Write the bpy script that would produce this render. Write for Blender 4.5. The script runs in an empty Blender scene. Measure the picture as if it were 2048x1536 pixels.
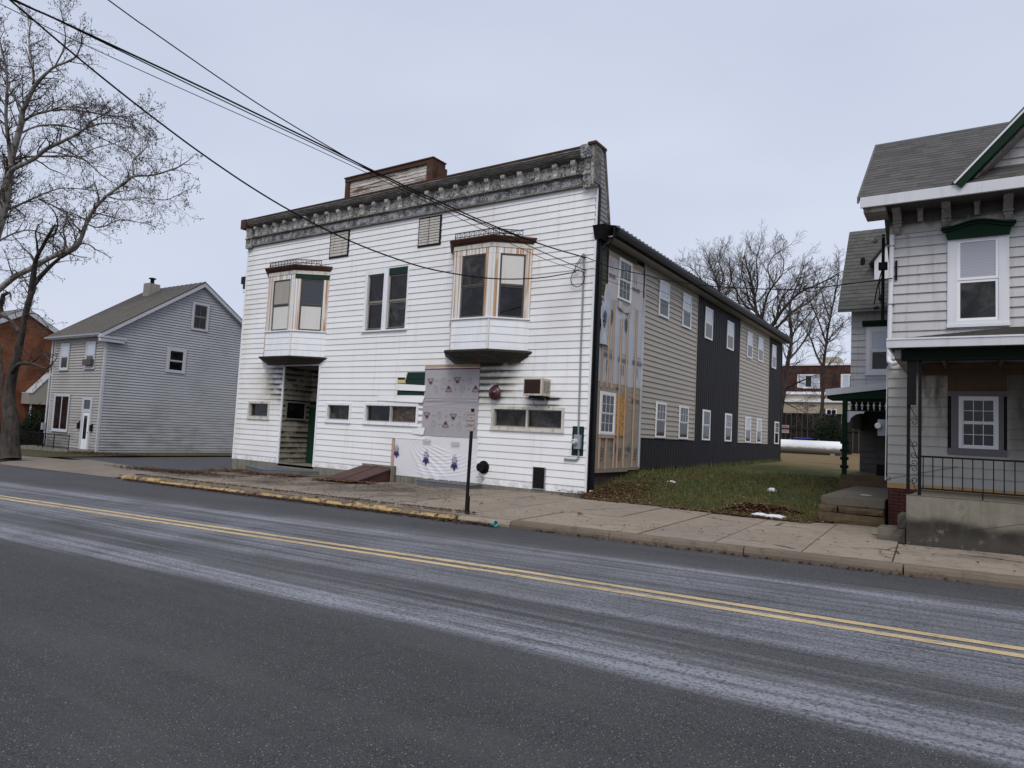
import bpy, bmesh, math, random
import numpy as np
from mathutils import Vector, Matrix, noise as mnoise
R = math.radians
random.seed(7)
SC = bpy.context.scene
COL = SC.collection

# ------------------------------------------------------------------ camera
cam = bpy.data.cameras.new("camera")
cam.sensor_width = 36.0
cam.lens = 1361.0 / 2048.0 * 36.0
cam.clip_start = 0.1
cam.clip_end = 1500.0
camo = bpy.data.objects.new("camera", cam)
COL.objects.link(camo)
right = Vector((0.829196, 0.556860, 0.048381))
down = Vector((0.000740, 0.085462, -0.996341))
fwd = Vector((-0.558958, 0.826198, 0.070453))
mrot = Matrix((right, -down, -fwd)).transposed().to_4x4()
camo.matrix_world = Matrix.Translation((0, 0, 1.6)) @ mrot
SC.camera = camo

# ------------------------------------------------------------------ sky: pale overcast
SUN_EL, SUN_AZ = R(50), R(152)       # high, behind the camera and to its right
world = bpy.data.worlds.new("World")
SC.world = world
world.use_nodes = True
wn = world.node_tree
for n in list(wn.nodes):
    wn.nodes.remove(n)
wout = wn.nodes.new("ShaderNodeOutputWorld")
wbg = wn.nodes.new("ShaderNodeBackground")
wsky = wn.nodes.new("ShaderNodeTexSky")
wsky.sky_type = 'NISHITA'
wsky.sun_disc = False
wsky.sun_elevation = SUN_EL
wsky.sun_rotation = SUN_AZ
wsky.dust_density = 4.0
wsky.air_density = 1.0
wmix = wn.nodes.new("ShaderNodeMix")
wmix.data_type = 'RGBA'
wtc = wn.nodes.new("ShaderNodeTexCoord")
wnoi = wn.nodes.new("ShaderNodeTexNoise")
wnoi.inputs["Scale"].default_value = 1.6
wnoi.inputs["Detail"].default_value = 3.0
wmap = wn.nodes.new("ShaderNodeMapping")
wmap.inputs["Scale"].default_value = (1.0, 1.0, 3.0)
wramp = wn.nodes.new("ShaderNodeValToRGB")
wramp.color_ramp.elements[0].position = 0.25
wramp.color_ramp.elements[0].color = (4.25, 4.68, 5.85, 1)
wramp.color_ramp.elements[1].position = 0.7
wramp.color_ramp.elements[1].color = (5.15, 5.55, 6.6, 1)
wn.links.new(wtc.outputs["Generated"], wmap.inputs["Vector"])
wn.links.new(wmap.outputs["Vector"], wnoi.inputs["Vector"])
wsep = wn.nodes.new("ShaderNodeSeparateXYZ")
wgain = wn.nodes.new("ShaderNodeMath")
wgain.operation = 'MULTIPLY_ADD'
wgain.inputs[1].default_value = -0.34
wadd = wn.nodes.new("ShaderNodeMath")
wadd.operation = 'ADD'
wn.links.new(wtc.outputs["Generated"], wsep.inputs[0])
wn.links.new(wsep.outputs[2], wgain.inputs[0])
wgain.inputs[2].default_value = 0.14
wn.links.new(wgain.outputs[0], wadd.inputs[0])
wn.links.new(wnoi.outputs["Fac"], wadd.inputs[1])
wn.links.new(wadd.outputs[0], wramp.inputs["Fac"])
wmix.inputs["Factor"].default_value = 0.93
wn.links.new(wsky.outputs["Color"], wmix.inputs["A"])
wn.links.new(wramp.outputs["Color"], wmix.inputs["B"])
wn.links.new(wmix.outputs["Result"], wbg.inputs["Color"])
wbg.inputs["Strength"].default_value = 0.1
wn.links.new(wbg.outputs["Background"], wout.inputs["Surface"])

# ------------------------------------------------------------------ sun behind thin cloud
sl = bpy.data.lights.new("sun", 'SUN')
sl.energy = 1.5
sl.angle = R(30)
sl.color = (1.0, 0.97, 0.93)
so = bpy.data.objects.new("sun", sl)
COL.objects.link(so)
sdir = Vector((math.sin(SUN_AZ) * math.cos(SUN_EL), math.cos(SUN_AZ) * math.cos(SUN_EL), math.sin(SUN_EL)))
so.rotation_euler = sdir.to_track_quat('Z', 'Y').to_euler()
so.location = (0, -20, 30)

SC.view_settings.view_transform = 'Standard'
SC.view_settings.look = 'None'
SC.view_settings.exposure = 0.42
SC.view_settings.gamma = 1.0
SC.view_settings.use_curve_mapping = False
SC.render.engine = 'CYCLES'
SC.cycles.max_bounces = 6

# ------------------------------------------------------------------ helpers
ORG = {}


def link(o):
    COL.objects.link(o)
    return o


def tag(o, label=None, cat=None, group=None, kind=None):
    if label: o["label"] = label
    if cat: o["category"] = cat
    if group: o["group"] = group
    if kind: o["kind"] = kind
    return o


def thing(name, loc, label, cat, group=None):
    o = link(bpy.data.objects.new(name, None))
    o.empty_display_size = 0.3
    o.location = loc
    ORG[o.name] = Vector(loc)
    return tag(o, label, cat, group)


class Fr:
    """frame of a wall: u along it, d out of it, w up"""
    def __init__(s, O, U, D):
        s.O, s.U, s.D = Vector(O), Vector(U).normalized(), Vector(D).normalized()

    def __call__(s, u, d, w):
        return s.O + s.U * u + s.D * d + Vector((0, 0, w))


def FRONT(y): return Fr((0, y, 0), (1, 0, 0), (0, -1, 0))
def SIDE(x): return Fr((x, 0, 0), (0, 1, 0), (1, 0, 0))
WORLD = Fr((0, 0, 0), (1, 0, 0), (0, 1, 0))
BOXF = [(0, 1, 3, 2), (4, 6, 7, 5), (0, 4, 5, 1), (2, 3, 7, 6), (0, 2, 6, 4), (1, 5, 7, 3)]


class MB:
    def __init__(s):
        s.v, s.f = [], []

    def add(s, vs, fs):
        n = len(s.v)
        s.v.extend([tuple(p) for p in vs])
        s.f.extend([tuple(i + n for i in f) for f in fs])
        return s

    def box(s, u0, u1, d0, d1, w0, w1, fr=WORLD):
        return s.add([fr(u, d, w) for u in (u0, u1) for d in (d0, d1) for w in (w0, w1)], BOXF)

    def hexa(s, pts):
        """8 points ordered u,d,w (0/1 nested)"""
        return s.add(pts, BOXF)

    def quad(s, a, b, c, d):
        return s.add([a, b, c, d], [(0, 1, 2, 3)])

    def prism(s, poly, u0, u1, fr=WORLD):
        """poly of (d,w) swept along u"""
        n = len(poly)
        vs = [fr(u0, d, w) for d, w in poly] + [fr(u1, d, w) for d, w in poly]
        fs = [(i, (i + 1) % n, n + (i + 1) % n, n + i) for i in range(n)]
        fs += [tuple(range(n)), tuple(range(2 * n - 1, n - 1, -1))]
        return s.add(vs, fs)

    def plate(s, poly, d0, d1, fr=WORLD):
        """outline of (u,w) given a thickness in d"""
        n = len(poly)
        vs = [fr(u, d0, w) for u, w in poly] + [fr(u, d1, w) for u, w in poly]
        fs = [(i, (i + 1) % n, n + (i + 1) % n, n + i) for i in range(n)]
        fs += [tuple(range(n)), tuple(range(2 * n - 1, n - 1, -1))]
        return s.add(vs, fs)

    def slab(s, poly, z0, z1):
        n = len(poly)
        f0 = z0 if callable(z0) else (lambda x, y: z0)
        f1 = z1 if callable(z1) else (lambda x, y: z1)
        vs = [(x, y, f0(x, y)) for x, y in poly] + [(x, y, f1(x, y)) for x, y in poly]
        fs = [(i, (i + 1) % n, n + (i + 1) % n, n + i) for i in range(n)]
        fs += [tuple(range(n)), tuple(range(2 * n - 1, n - 1, -1))]
        return s.add(vs, fs)

    def tube(s, pts, r, n=8, cap=True):
        P = [Vector(p) for p in pts]
        m = len(P)
        rs = r if isinstance(r, (list, tuple)) else [r] * m
        up = Vector((0.13, 0.31, 0.94))
        vs = []
        for i, p in enumerate(P):
            t = (P[min(i + 1, m - 1)] - P[max(i - 1, 0)])
            if t.length < 1e-9: t = Vector((0, 0, 1))
            t.normalize()
            a = t.cross(up)
            if a.length < 0.05: a = t.cross(Vector((1, 0, 0)))
            a.normalize()
            b = t.cross(a)
            for k in range(n):
                an = 2 * math.pi * k / n
                vs.append(p + (a * math.cos(an) + b * math.sin(an)) * rs[i])
        fs = []
        for i in range(m - 1):
            for k in range(n):
                fs.append((i * n + k, i * n + (k + 1) % n, (i + 1) * n + (k + 1) % n, (i + 1) * n + k))
        if cap:
            fs += [tuple(range(n)), tuple(range((m - 1) * n, m * n))]
        return s.add(vs, fs)

    def lathe(s, prof, O, axis=(0, 0, 1), n=16, cap=True):
        ax = Vector(axis).normalized()
        a = ax.orthogonal().normalized()
        b = ax.cross(a)
        O = Vector(O)
        vs = [O + ax * h + (a * math.cos(2 * math.pi * k / n) + b * math.sin(2 * math.pi * k / n)) * r
              for r, h in prof for k in range(n)]
        m = len(prof)
        fs = [(i * n + k, i * n + (k + 1) % n, (i + 1) * n + (k + 1) % n, (i + 1) * n + k)
              for i in range(m - 1) for k in range(n)]
        if cap:
            fs += [tuple(range(n)), tuple(range((m - 1) * n, m * n))]
        return s.add(vs, fs)

    def grid(s, nu, nw, fn):
        vs = [fn(i / nu, j / nw) for j in range(nw + 1) for i in range(nu + 1)]
        fs = [(j * (nu + 1) + i, j * (nu + 1) + i + 1, (j + 1) * (nu + 1) + i + 1, (j + 1) * (nu + 1) + i)
              for j in range(nw) for i in range(nu)]
        return s.add(vs, fs)

    def build(s, name, mat, parent=None, kind=None, smooth=False, bevel=0.0):
        me = bpy.data.meshes.new(name)
        if parent is not None:
            og = ORG[parent.name]
        else:
            A = np.array(s.v)
            og = Vector(((A[:, 0].min() + A[:, 0].max()) / 2, (A[:, 1].min() + A[:, 1].max()) / 2, A[:, 2].min()))
        me.from_pydata([(p[0] - og[0], p[1] - og[1], p[2] - og[2]) for p in s.v], [], s.f)
        if smooth:
            me.polygons.foreach_set("use_smooth", [True] * len(me.polygons))
        me.materials.append(mat)
        me.update()
        o = link(bpy.data.objects.new(name, me))
        if parent is not None:
            o.parent = parent
        else:
            o.location = og
        ORG[o.name] = og
        if bevel:
            b = o.modifiers.new("bevel", 'BEVEL')
            b.width = bevel
            b.segments = 2
            b.limit_method = 'ANGLE'
        if kind: o["kind"] = kind
        return o


def box(name, mat, parent, u0, u1, d0, d1, w0, w1, fr=WORLD, bevel=0.0):
    return MB().box(u0, u1, d0, d1, w0, w1, fr).build(name, mat, parent, bevel=bevel)


def text(body, size, loc, rot, mat, parent, name="lettering", sx=1.0, align='CENTER', sp=1.0):
    c = bpy.data.curves.new(name, 'FONT')
    c.body = body
    c.size = size
    c.align_x = align
    c.align_y = 'CENTER'
    c.extrude = 0.0008
    c.space_character = sp
    o = link(bpy.data.objects.new(name, c))
    o.parent = parent
    o.location = Vector(loc) - ORG[parent.name]
    o.rotation_euler = rot
    o.scale = (sx, 1, 1)
    c.materials.append(mat)
    bpy.context.view_layer.update()
    me = bpy.data.meshes.new_from_object(o)
    q = link(bpy.data.objects.new(name, me))
    q.parent, q.location, q.rotation_euler, q.scale = parent, o.location, o.rotation_euler, o.scale
    bpy.data.objects.remove(o)
    bpy.data.curves.remove(c)
    ORG[q.name] = Vector(loc)
    return q


def place(name, me, mat_world, parent):
    o = link(bpy.data.objects.new(name, me))
    o.parent = parent
    mw = mat_world.copy()
    mw.translation = mw.translation - ORG[parent.name]
    o.matrix_local = mw
    return o


def rnd(a, b): return a + (b - a) * random.random()

# ------------------------------------------------------------------ materials


class G:
    """small helper round a material's nodes"""
    def __init__(s, name):
        s.m = bpy.data.materials.new(name)
        s.m.use_nodes = True
        s.t = s.m.node_tree
        s.t.nodes.clear()
        s.out = s.t.nodes.new("ShaderNodeOutputMaterial")
        s.b = s.t.nodes.new("ShaderNodeBsdfPrincipled")
        s.t.links.new(s.b.outputs[0], s.out.inputs[0])
        s.pos = s.t.nodes.new("ShaderNodeNewGeometry")
        s.P = s.pos.outputs["Position"]
        s.isl = s.pos.outputs["Random Per Island"]

    def put(s, sock, v):
        if isinstance(v, bpy.types.NodeSocket):
            s.t.links.new(v, sock)
        elif isinstance(v, (tuple, list)) and len(v) == 3 and sock.type == 'RGBA':
            sock.default_value = (*v, 1)
        else:
            sock.default_value = v

    def math(s, op, a, b=0.0, c=0.0, clamp=False):
        n = s.t.nodes.new("ShaderNodeMath")
        n.operation = op
        n.use_clamp = clamp
        for i, v in enumerate((a, b, c)):
            s.put(n.inputs[i], v)
        return n.outputs[0]

    def mul(s, a, b): return s.math('MULTIPLY', a, b)
    def addn(s, a, b): return s.math('ADD', a, b)

    def xyz(s):
        n = s.t.nodes.new("ShaderNodeSeparateXYZ")
        s.put(n.inputs[0], s.P)
        return n.outputs

    def scl(s, v, vec=None, loc=(0, 0, 0)):
        n = s.t.nodes.new("ShaderNodeMapping")
        s.put(n.inputs["Vector"], vec or s.P)
        n.inputs["Scale"].default_value = v
        n.inputs["Location"].default_value = loc
        return n.outputs[0]

    def noise(s, scale, detail=4, vec=None, rough=0.55, dist=0.0):
        n = s.t.nodes.new("ShaderNodeTexNoise")
        s.put(n.inputs["Vector"], vec or s.P)
        n.inputs["Scale"].default_value = scale
        n.inputs["Detail"].default_value = detail
        n.inputs["Roughness"].default_value = rough
        n.inputs["Distortion"].default_value = dist
        return n.outputs["Fac"]

    def vor(s, scale, feature='F1', out="Distance", vec=None, rand=1.0):
        n = s.t.nodes.new("ShaderNodeTexVoronoi")
        n.feature = feature
        s.put(n.inputs["Vector"], vec or s.P)
        n.inputs["Scale"].default_value = scale
        n.inputs["Randomness"].default_value = rand
        return n.outputs[out]

    def ramp(s, f, stops, interp='LINEAR'):
        n = s.t.nodes.new("ShaderNodeValToRGB")
        s.put(n.inputs[0], f)
        e = n.color_ramp.elements
        n.color_ramp.interpolation = interp
        while len(e) < len(stops): e.new(0.5)
        for i, (p, c) in enumerate(stops):
            e[i].position = p
            e[i].color = (c, c, c, 1) if isinstance(c, (int, float)) else (*c, 1)
        return n.outputs[0]

    def step(s, f, a, b):
        n = s.t.nodes.new("ShaderNodeMapRange")
        n.interpolation_type = 'SMOOTHSTEP'
        s.put(n.inputs[0], f)
        n.inputs[1].default_value = a
        n.inputs[2].default_value = b
        return n.outputs[0]

    def mix(s, f, a, b, mode='MIX'):
        n = s.t.nodes.new("ShaderNodeMix")
        n.data_type = 'RGBA'
        n.blend_type = mode
        s.put(n.inputs["Factor"], f)
        s.put(n.inputs["A"], a)
        s.put(n.inputs["B"], b)
        return n.outputs["Result"]

    def bump(s, h, strength=0.3, dist=0.01):
        n = s.t.nodes.new("ShaderNodeBump")
        s.put(n.inputs["Height"], h)
        n.inputs["Strength"].default_value = strength
        n.inputs["Distance"].default_value = dist
        s.t.links.new(n.outputs[0], s.b.inputs["Normal"])

    def fin(s, color, rough=0.7, spec=0.3, metal=0.0):
        s.put(s.b.inputs["Base Color"], color)
        s.put(s.b.inputs["Roughness"], rough)
        s.b.inputs["Specular IOR Level"].default_value = spec
        s.b.inputs["Metallic"].default_value = metal
        return s.m


def shade(c, k): return tuple(max(0, min(1, x * k)) for x in c)


def plain(name, c, rough=0.6, var=0.18, scale=2.5, spec=0.3, bump=0.0, bscale=60, metal=0.0, streak=0.0, dirt=None, island=0.0):
    g = G(name)
    f = g.noise(scale, 5)
    col = g.mix(f, shade(c, 1 - var), shade(c, 1 + var))
    if streak:
        st = g.noise(1.0, 4, g.scl((9, 9, 0.6)))
        col = g.mix(g.mul(g.step(st, 0.48, 0.75), streak), col, dirt or shade(c, 0.45))
    if island:
        col = g.mix(g.mul(g.isl, island), col, shade(c, 0.35), 'MIX')
    if bump:
        g.bump(g.noise(bscale, 3), bump, 0.005)
    return g.fin(col, rough, spec, metal)

# the white clapboards: chalky paint, run marks, mildew where the photo shows it
def white_siding(name, base, mildew):
    g = G(name)
    X = g.xyz()
    f = g.noise(1.3, 5)
    oi = g.t.nodes.new("ShaderNodeObjectInfo")
    col = g.mix(g.addn(g.mul(f, 0.6), g.mul(oi.outputs["Random"], 0.4)), shade(base, 0.86), shade(base, 1.03))
    run = g.noise(1.0, 4, g.scl((7, 7, 0.35)))
    col = g.mix(g.mul(g.step(run, 0.52, 0.8), 0.38), col, (0.50, 0.46, 0.38))
    film = g.noise(0.35, 5)
    col = g.mix(g.mul(g.step(film, 0.48, 0.7), 0.22), col, (0.55, 0.50, 0.40))
    edge = g.mul(g.step(X[0], -24.0, -24.9), g.step(g.noise(2.0, 4), 0.35, 0.6))
    col = g.mix(g.mul(edge, 0.35), col, (0.52, 0.46, 0.34))
    foot = g.mul(g.step(X[2], 0.30, 0.0), g.step(g.noise(4.0, 4), 0.40, 0.6))
    col = g.mix(g.mul(foot, 0.45), col, (0.30, 0.27, 0.22))
    fr = g.math('FRACT', g.math('DIVIDE', X[2], 0.2032))
    row = g.math('FLOOR', g.math('DIVIDE', X[2], 0.2032))
    band = g.addn(g.step(fr, 0.30, 0.92), g.mul(g.step(fr, 0.35, 0.0), 0.25))
    cv = g.t.nodes.new("ShaderNodeCombineXYZ")
    g.put(cv.inputs[0], g.mul(X[0], 1.5))
    g.put(cv.inputs[1], g.mul(row, 3.7))
    g.put(cv.inputs[2], g.mul(X[2], 1.4))
    ns = g.noise(1.0, 5, cv.outputs[0])
    if mildew:
        a = g.mul(g.step(X[0], -23.1, -21.95), g.step(X[0], -21.2, -21.5))
        a = g.mul(a, g.mul(g.step(X[2], 2.2, 3.0), g.step(X[2], 4.1, 3.5)))
        b = g.mul(g.step(X[0], -10.9, -12.45), g.step(X[0], -12.9, -12.6))
        b = g.mul(b, g.mul(g.step(X[2], 2.2, 3.3), g.step(X[2], 3.9, 3.7)))
        c = g.mul(g.mul(g.step(X[0], -24.6, -22.6), g.step(X[0], -21.3, -21.6)), g.mul(g.step(X[2], 1.2, 3.0), g.step(X[2], 4.1, 3.6)))
        c2 = g.mul(g.mul(g.step(X[0], -10.2, -12.2), g.step(X[0], -12.9, -12.6)), g.mul(g.step(X[2], 1.4, 3.2), g.step(X[2], 4.0, 3.7)))
        d = g.mul(g.step(X[0], -10.9, -10.5), g.step(X[0], -9.6, -9.9))
        d = g.mul(g.mul(d, g.step(X[2], 2.3, 2.65)), g.step(X[2], 2.75, 2.66))
        warm = g.mul(g.math('MAXIMUM', c, c2), 0.75)
        col = g.mix(g.mul(warm, g.step(ns, 0.3, 0.6)), col, (0.50, 0.45, 0.33))
        m = g.math('MAXIMUM', g.math('MAXIMUM', a, b), d)
        m = g.mul(g.math('POWER', m, 0.55), g.mul(g.addn(band, 0.10), g.step(ns, 0.27, 0.52)))
        col = g.mix(g.math('MINIMUM', g.mul(m, 1.6), 0.95), col, (0.030, 0.027, 0.022))
    g.bump(g.noise(90, 2), 0.05, 0.004)
    return g.fin(col, 0.42, 0.35)


def mildew_boards(name, base, dark, amount):
    g = G(name)
    X = g.xyz()
    fr = g.math('FRACT', g.math('DIVIDE', X[2], 0.2032))
    band = g.step(fr, 0.25, 0.95)
    ns = g.noise(1.0, 5, g.scl((1.6, 1.6, 2.5)))
    n2 = g.noise(12, 4)
    m = g.mul(g.addn(band, 0.35), g.step(g.addn(ns, g.mul(g.addn(n2, -0.5), 0.3)), 0.30, 0.62))
    col = g.mix(g.math('MINIMUM', g.mul(m, amount), 0.96), base, dark)
    return g.fin(col, 0.6)


def peeling(name, paint, under, lo, hi, scale=9.0, rust=0.0, stretch=(1, 1, 1)):
    """flaking paint over dark metal"""
    g = G(name)
    v = g.scl(stretch)
    n1 = g.noise(scale, 8, v, 0.72)
    n2 = g.noise(scale * 0.17, 4, v)
    f = g.step(g.addn(n1, g.mul(g.addn(n2, -0.5), 0.55)), lo, hi)
    u = g.mix(g.noise(scale * 2.5, 4), shade(under, 0.6), shade(under, 1.5))
    p = g.mix(g.noise(scale * 0.8, 4), shade(paint, 0.78), shade(paint, 1.1))
    col = g.mix(f, u, p)
    if rust:
        r = g.step(g.noise(scale * 0.23, 6, g.scl((1, 1, 2.0), None, (3, 1, 5))), 0.62 - rust * 0.3, 0.72)
        col = g.mix(r, col, g.mix(g.noise(scale * 3, 4), (0.050, 0.020, 0.011), (0.19, 0.075, 0.030)))
    g.bump(f, 0.35, 0.006)
    return g.fin(col, 0.75, 0.25)


def rust_runs(name, base, amount=1.0):
    g = G(name)
    X = g.xyz()
    n = g.noise(1.0, 3, g.scl((15, 15, 0.12)))
    n2 = g.noise(1.0, 4, g.scl((30, 30, 0.5)))
    fade = g.noise(1.0, 2, g.scl((4, 4, 0.8)))
    f = g.mul(g.step(n, 0.47, 0.58), g.step(g.addn(fade, g.mul(n2, 0.3)), 0.34, 0.62))
    soft = g.mul(g.step(n, 0.40, 0.55), 0.45)
    base2 = g.mix(g.noise(3, 4), shade(base, 0.9), shade(base, 1.05))
    col = g.mix(soft, base2, (0.62, 0.50, 0.30))
    col = g.mix(g.mul(f, 0.85 * amount), col, g.mix(n2, (0.14, 0.05, 0.015), (0.52, 0.25, 0.07)))
    return g.fin(col, 0.6)


def glass(name, c=(0.012, 0.013, 0.016), rough=0.04, spec=0.5, var=0.6, vscale=1.6):
    g = G(name)
    f = g.noise(vscale, 5, None, 0.6, 0.6)
    col = g.mix(g.step(f, 0.35, 0.75), shade(c, 1 - var), shade(c, 1 + var))
    return g.fin(col, rough, spec)


def asphalt():
    g = G("asphalt")
    X = g.xyz()
    bx = g.mul(g.math('MAXIMUM', g.math('SUBTRACT', -4.0, X[0]), 0.0), 0.052)
    wob = g.noise(1.0, 3, g.scl((0.09, 0.5, 0.5)))
    v = g.addn(g.addn(X[1], bx), g.mul(g.addn(wob, -0.5), 0.5))
    vv = g.math('DIVIDE', v, 12.0)
    # salt left between the wheel tracks, along the road
    k = lambda y: y / 12.0
    salt = g.ramp(vv, [(0.0, 0.03), (k(3.9), 0.03), (k(4.45), 0.10), (k(4.62), 0.98), (k(5.05), 0.92), (k(5.3), 0.40), (k(5.42), 0.20),
                       (k(5.55), 0.40), (k(5.64), 0.18), (k(5.84), 0.22), (k(6.0), 0.62), (k(6.5), 0.64), (k(6.85), 0.74), (k(7.35), 0.70),
                       (k(7.6), 0.58), (k(8.0), 0.50), (k(8.16), 0.78), (k(8.25), 0.30), (k(8.38), 0.42), (k(8.5), 0.80), (k(8.75), 0.92),
                       (k(9.0), 0.42), (k(9.35), 0.12), (k(9.9), 0.06), (k(10.4), 0.10), (1.0, 0.1)])
    thin = g.noise(1.0, 6, g.scl((0.13, 9.0, 1.0)), 0.65)
    thin2 = g.noise(1.0, 4, g.scl((1.6, 26.0, 1.0)))
    patch = g.noise(0.8, 5)
    s = g.mul(salt, g.addn(g.mul(g.step(thin, 0.30, 0.66), 0.95), g.mul(g.step(patch, 0.3, 0.7), 0.38)))
    s = g.addn(s, g.mul(g.mul(g.addn(thin2, -0.5), 0.30), salt))
    # stones of the surface show through
    st = g.vor(95, 'F1', "Color")
    stn = g.t.nodes.new("ShaderNodeSeparateColor")
    g.put(stn.inputs[0], st)
    d = g.vor(95)
    gr = g.noise(150, 2)
    fine = g.noise(38, 4)
    s = g.mul(s, g.step(g.addn(fine, g.mul(gr, 0.35)), 0.42, 0.78))
    base = g.mix(g.noise(0.55, 6), (0.034, 0.033, 0.034), (0.062, 0.060, 0.060))
    base = g.mix(g.mul(g.step(gr, 0.35, 0.75), 0.6), base, (0.095, 0.093, 0.094))
    base = g.mix(g.step(d, 0.25, 0.75), base, shade((0.04, 0.04, 0.043), 0.5))
    glint = g.mul(g.step(stn.outputs[0], 0.86, 0.95), g.step(d, 0.42, 0.25))
    base = g.mix(g.mul(glint, 0.85), base, g.mix(stn.outputs[1], (0.12, 0.115, 0.11), (0.46, 0.43, 0.40)))
    flaky = g.mul(g.step(g.noise(1.0, 5, g.scl((6, 18, 6))), 0.66, 0.70), g.step(salt, 0.5, 0.8))
    col = g.mix(g.math('MINIMUM', g.mul(s, 1.05), 0.85), base, (0.285, 0.293, 0.327))
    col = g.mix(g.mul(flaky, 0.6), col, (0.05, 0.05, 0.055))
    # old cracks across the lanes
    cr = g.vor(0.16, 'DISTANCE_TO_EDGE', "Distance", g.scl((1.0, 0.35, 1.0), g.addv(g.P, g.noise(1.2, 4), 0.5)))
    col = g.mix(g.mul(g.mul(g.step(cr, 0.0022, 0.0008), 0.55), g.step(patch, 0.40, 0.62)), col, (0.018, 0.018, 0.02))
    # sawn joints across the lanes, tar drips, oil
    for x0, sk in ((-3.9, 0.16), (-7.9, 0.10), (-12.5, 0.05), (1.6, 0.12)):
        jl = g.math('ABSOLUTE', g.addn(g.addn(X[0], g.mul(X[1], sk)), g.addn(g.mul(g.addn(g.noise(0.9, 4), -0.5), 0.22), -x0)))
        jm = g.mul(g.step(jl, 0.022, 0.006), g.mul(g.step(g.noise(0.7, 4), 0.42, 0.58), g.mul(g.step(X[1], 3.6, 4.3), g.step(X[1], 9.6, 8.2))))
        col = g.mix(g.mul(jm, 0.55), col, (0.02, 0.02, 0.021))
    oil = g.step(g.noise(2.6, 5, None, 0.6), 0.70, 0.76)
    col = g.mix(g.mul(oil, 0.45), col, (0.024, 0.023, 0.023))
    wear = g.noise(1.0, 5, g.scl((0.35, 1.3, 1.0)))
    col = g.mix(g.mul(g.step(wear, 0.42, 0.72), 0.35), col, (0.082, 0.079, 0.078))
    g.bump(g.addn(g.mul(d, 0.7), g.mul(gr, 0.6)), 0.7, 0.007)
    return g.fin(col, 0.78, 0.35)


def addv(self, vec, sock, k):
    n = self.t.nodes.new("ShaderNodeVectorMath")
    n.operation = 'ADD'
    c = self.t.nodes.new("ShaderNodeCombineXYZ")
    m = self.mul(self.addn(sock, -0.5), k)
    for i in range(3): self.put(c.inputs[i], m)
    self.put(n.inputs[0], vec)
    self.put(n.inputs[1], c.outputs[0])
    return n.outputs[0]


G.addv = addv


def concrete(name, c=(0.25, 0.215, 0.175), wet=0.5, rand=0.0):
    g = G(name)
    n1 = g.noise(0.7, 6)
    n2 = g.noise(5, 6, None, 0.65)
    n3 = g.noise(70, 3)
    col = g.mix(n1, shade(c, 0.62), shade(c, 1.22))
    col = g.mix(g.mul(g.step(n2, 0.52, 0.72), wet), col, shade(c, 0.42))
    oi = g.t.nodes.new("ShaderNodeObjectInfo")
    if rand:
        col = g.mix(g.mul(oi.outputs["Random"], rand), col, shade((c[2], c[2], c[2]), 0.8))
    col = g.mix(g.mul(g.step(n3, 0.5, 0.75), 0.3), col, shade(c, 1.5))
    col = g.mix(g.mul(g.step(g.noise(24, 4), 0.62, 0.7), 0.5), col, shade(c, 0.3))
    g.bump(g.addn(n3, g.mul(n2, 0.6)), 0.35, 0.006)
    return g.fin(col, 0.88, 0.2)


def pavement():
    g = G("pavement_concrete")
    X = g.xyz()
    c = (0.310, 0.254, 0.196)
    n1 = g.noise(0.8, 6)
    n2 = g.noise(5, 6, None, 0.65)
    n3 = g.noise(70, 3)
    oi = g.t.nodes.new("ShaderNodeObjectInfo")
    col = g.mix(n1, shade(c, 0.66), shade(c, 1.2))
    col = g.mix(g.mul(oi.outputs["Random"], 0.55), col, (0.165, 0.148, 0.128))
    col = g.mix(g.mul(g.step(n2, 0.48, 0.70), 0.55), col, shade(c, 0.40))
    # mud washed over the slabs in front of the old building
    mud = g.mul(g.mul(g.step(X[0], -9.5, -13.0), g.step(X[1], 11.3, 13.2)), g.step(g.addn(n1, g.mul(n2, 0.6)), 0.52, 0.95))
    col = g.mix(g.mul(mud, 0.9), col, (0.072, 0.055, 0.040))
    wet = g.mul(g.step(X[0], -1.4, -0.6), g.mul(g.step(X[1], 11.2, 12.2), g.step(n1, 0.45, 0.65)))
    col = g.mix(g.mul(wet, 0.7), col, (0.07, 0.06, 0.052))
    col = g.mix(g.mul(g.step(n3, 0.5, 0.75), 0.3), col, shade(c, 1.5))
    col = g.mix(g.mul(g.step(g.noise(24, 4), 0.62, 0.7), 0.5), col, shade(c, 0.3))
    ck = g.vor(0.33, 'DISTANCE_TO_EDGE', "Distance", g.addv(g.P, g.noise(2.2, 4), 0.4))
    col = g.mix(g.mul(g.mul(g.step(ck, 0.010, 0.003), 0.9), g.step(n1, 0.46, 0.56)), col, (0.03, 0.026, 0.022))
    g.bump(g.addn(n3, g.mul(n2, 0.6)), 0.35, 0.006)
    return g.fin(col, 0.88, 0.2)


def soil(name, a, b, c):
    g = G(name)
    n1 = g.noise(0.6, 6)
    n2 = g.noise(9, 6, None, 0.7)
    col = g.mix(g.step(n1, 0.35, 0.65), a, b)
    col = g.mix(g.step(n2, 0.5, 0.7), col, c)
    g.bump(n2, 0.6, 0.03)
    return g.fin(col, 0.95, 0.1)


def island_mat(name, cols, rough=0.8):
    g = G(name)
    n = len(cols)
    col = g.ramp(g.isl, [((i + 0.5) / n, c) for i, c in enumerate(cols)])
    col = g.mix(g.mul(g.noise(0.5, 3), 0.5), col, shade(cols[0], 0.6))
    return g.fin(col, rough, 0.2)


def bark(name, a, b, scale=6):
    g = G(name)
    n = g.noise(1.0, 6, g.scl((scale, scale, scale * 0.25)), 0.7)
    col = g.mix(g.step(n, 0.35, 0.65), a, b)
    g.bump(n, 0.6, 0.02)
    return g.fin(col, 0.9, 0.15)


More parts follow.
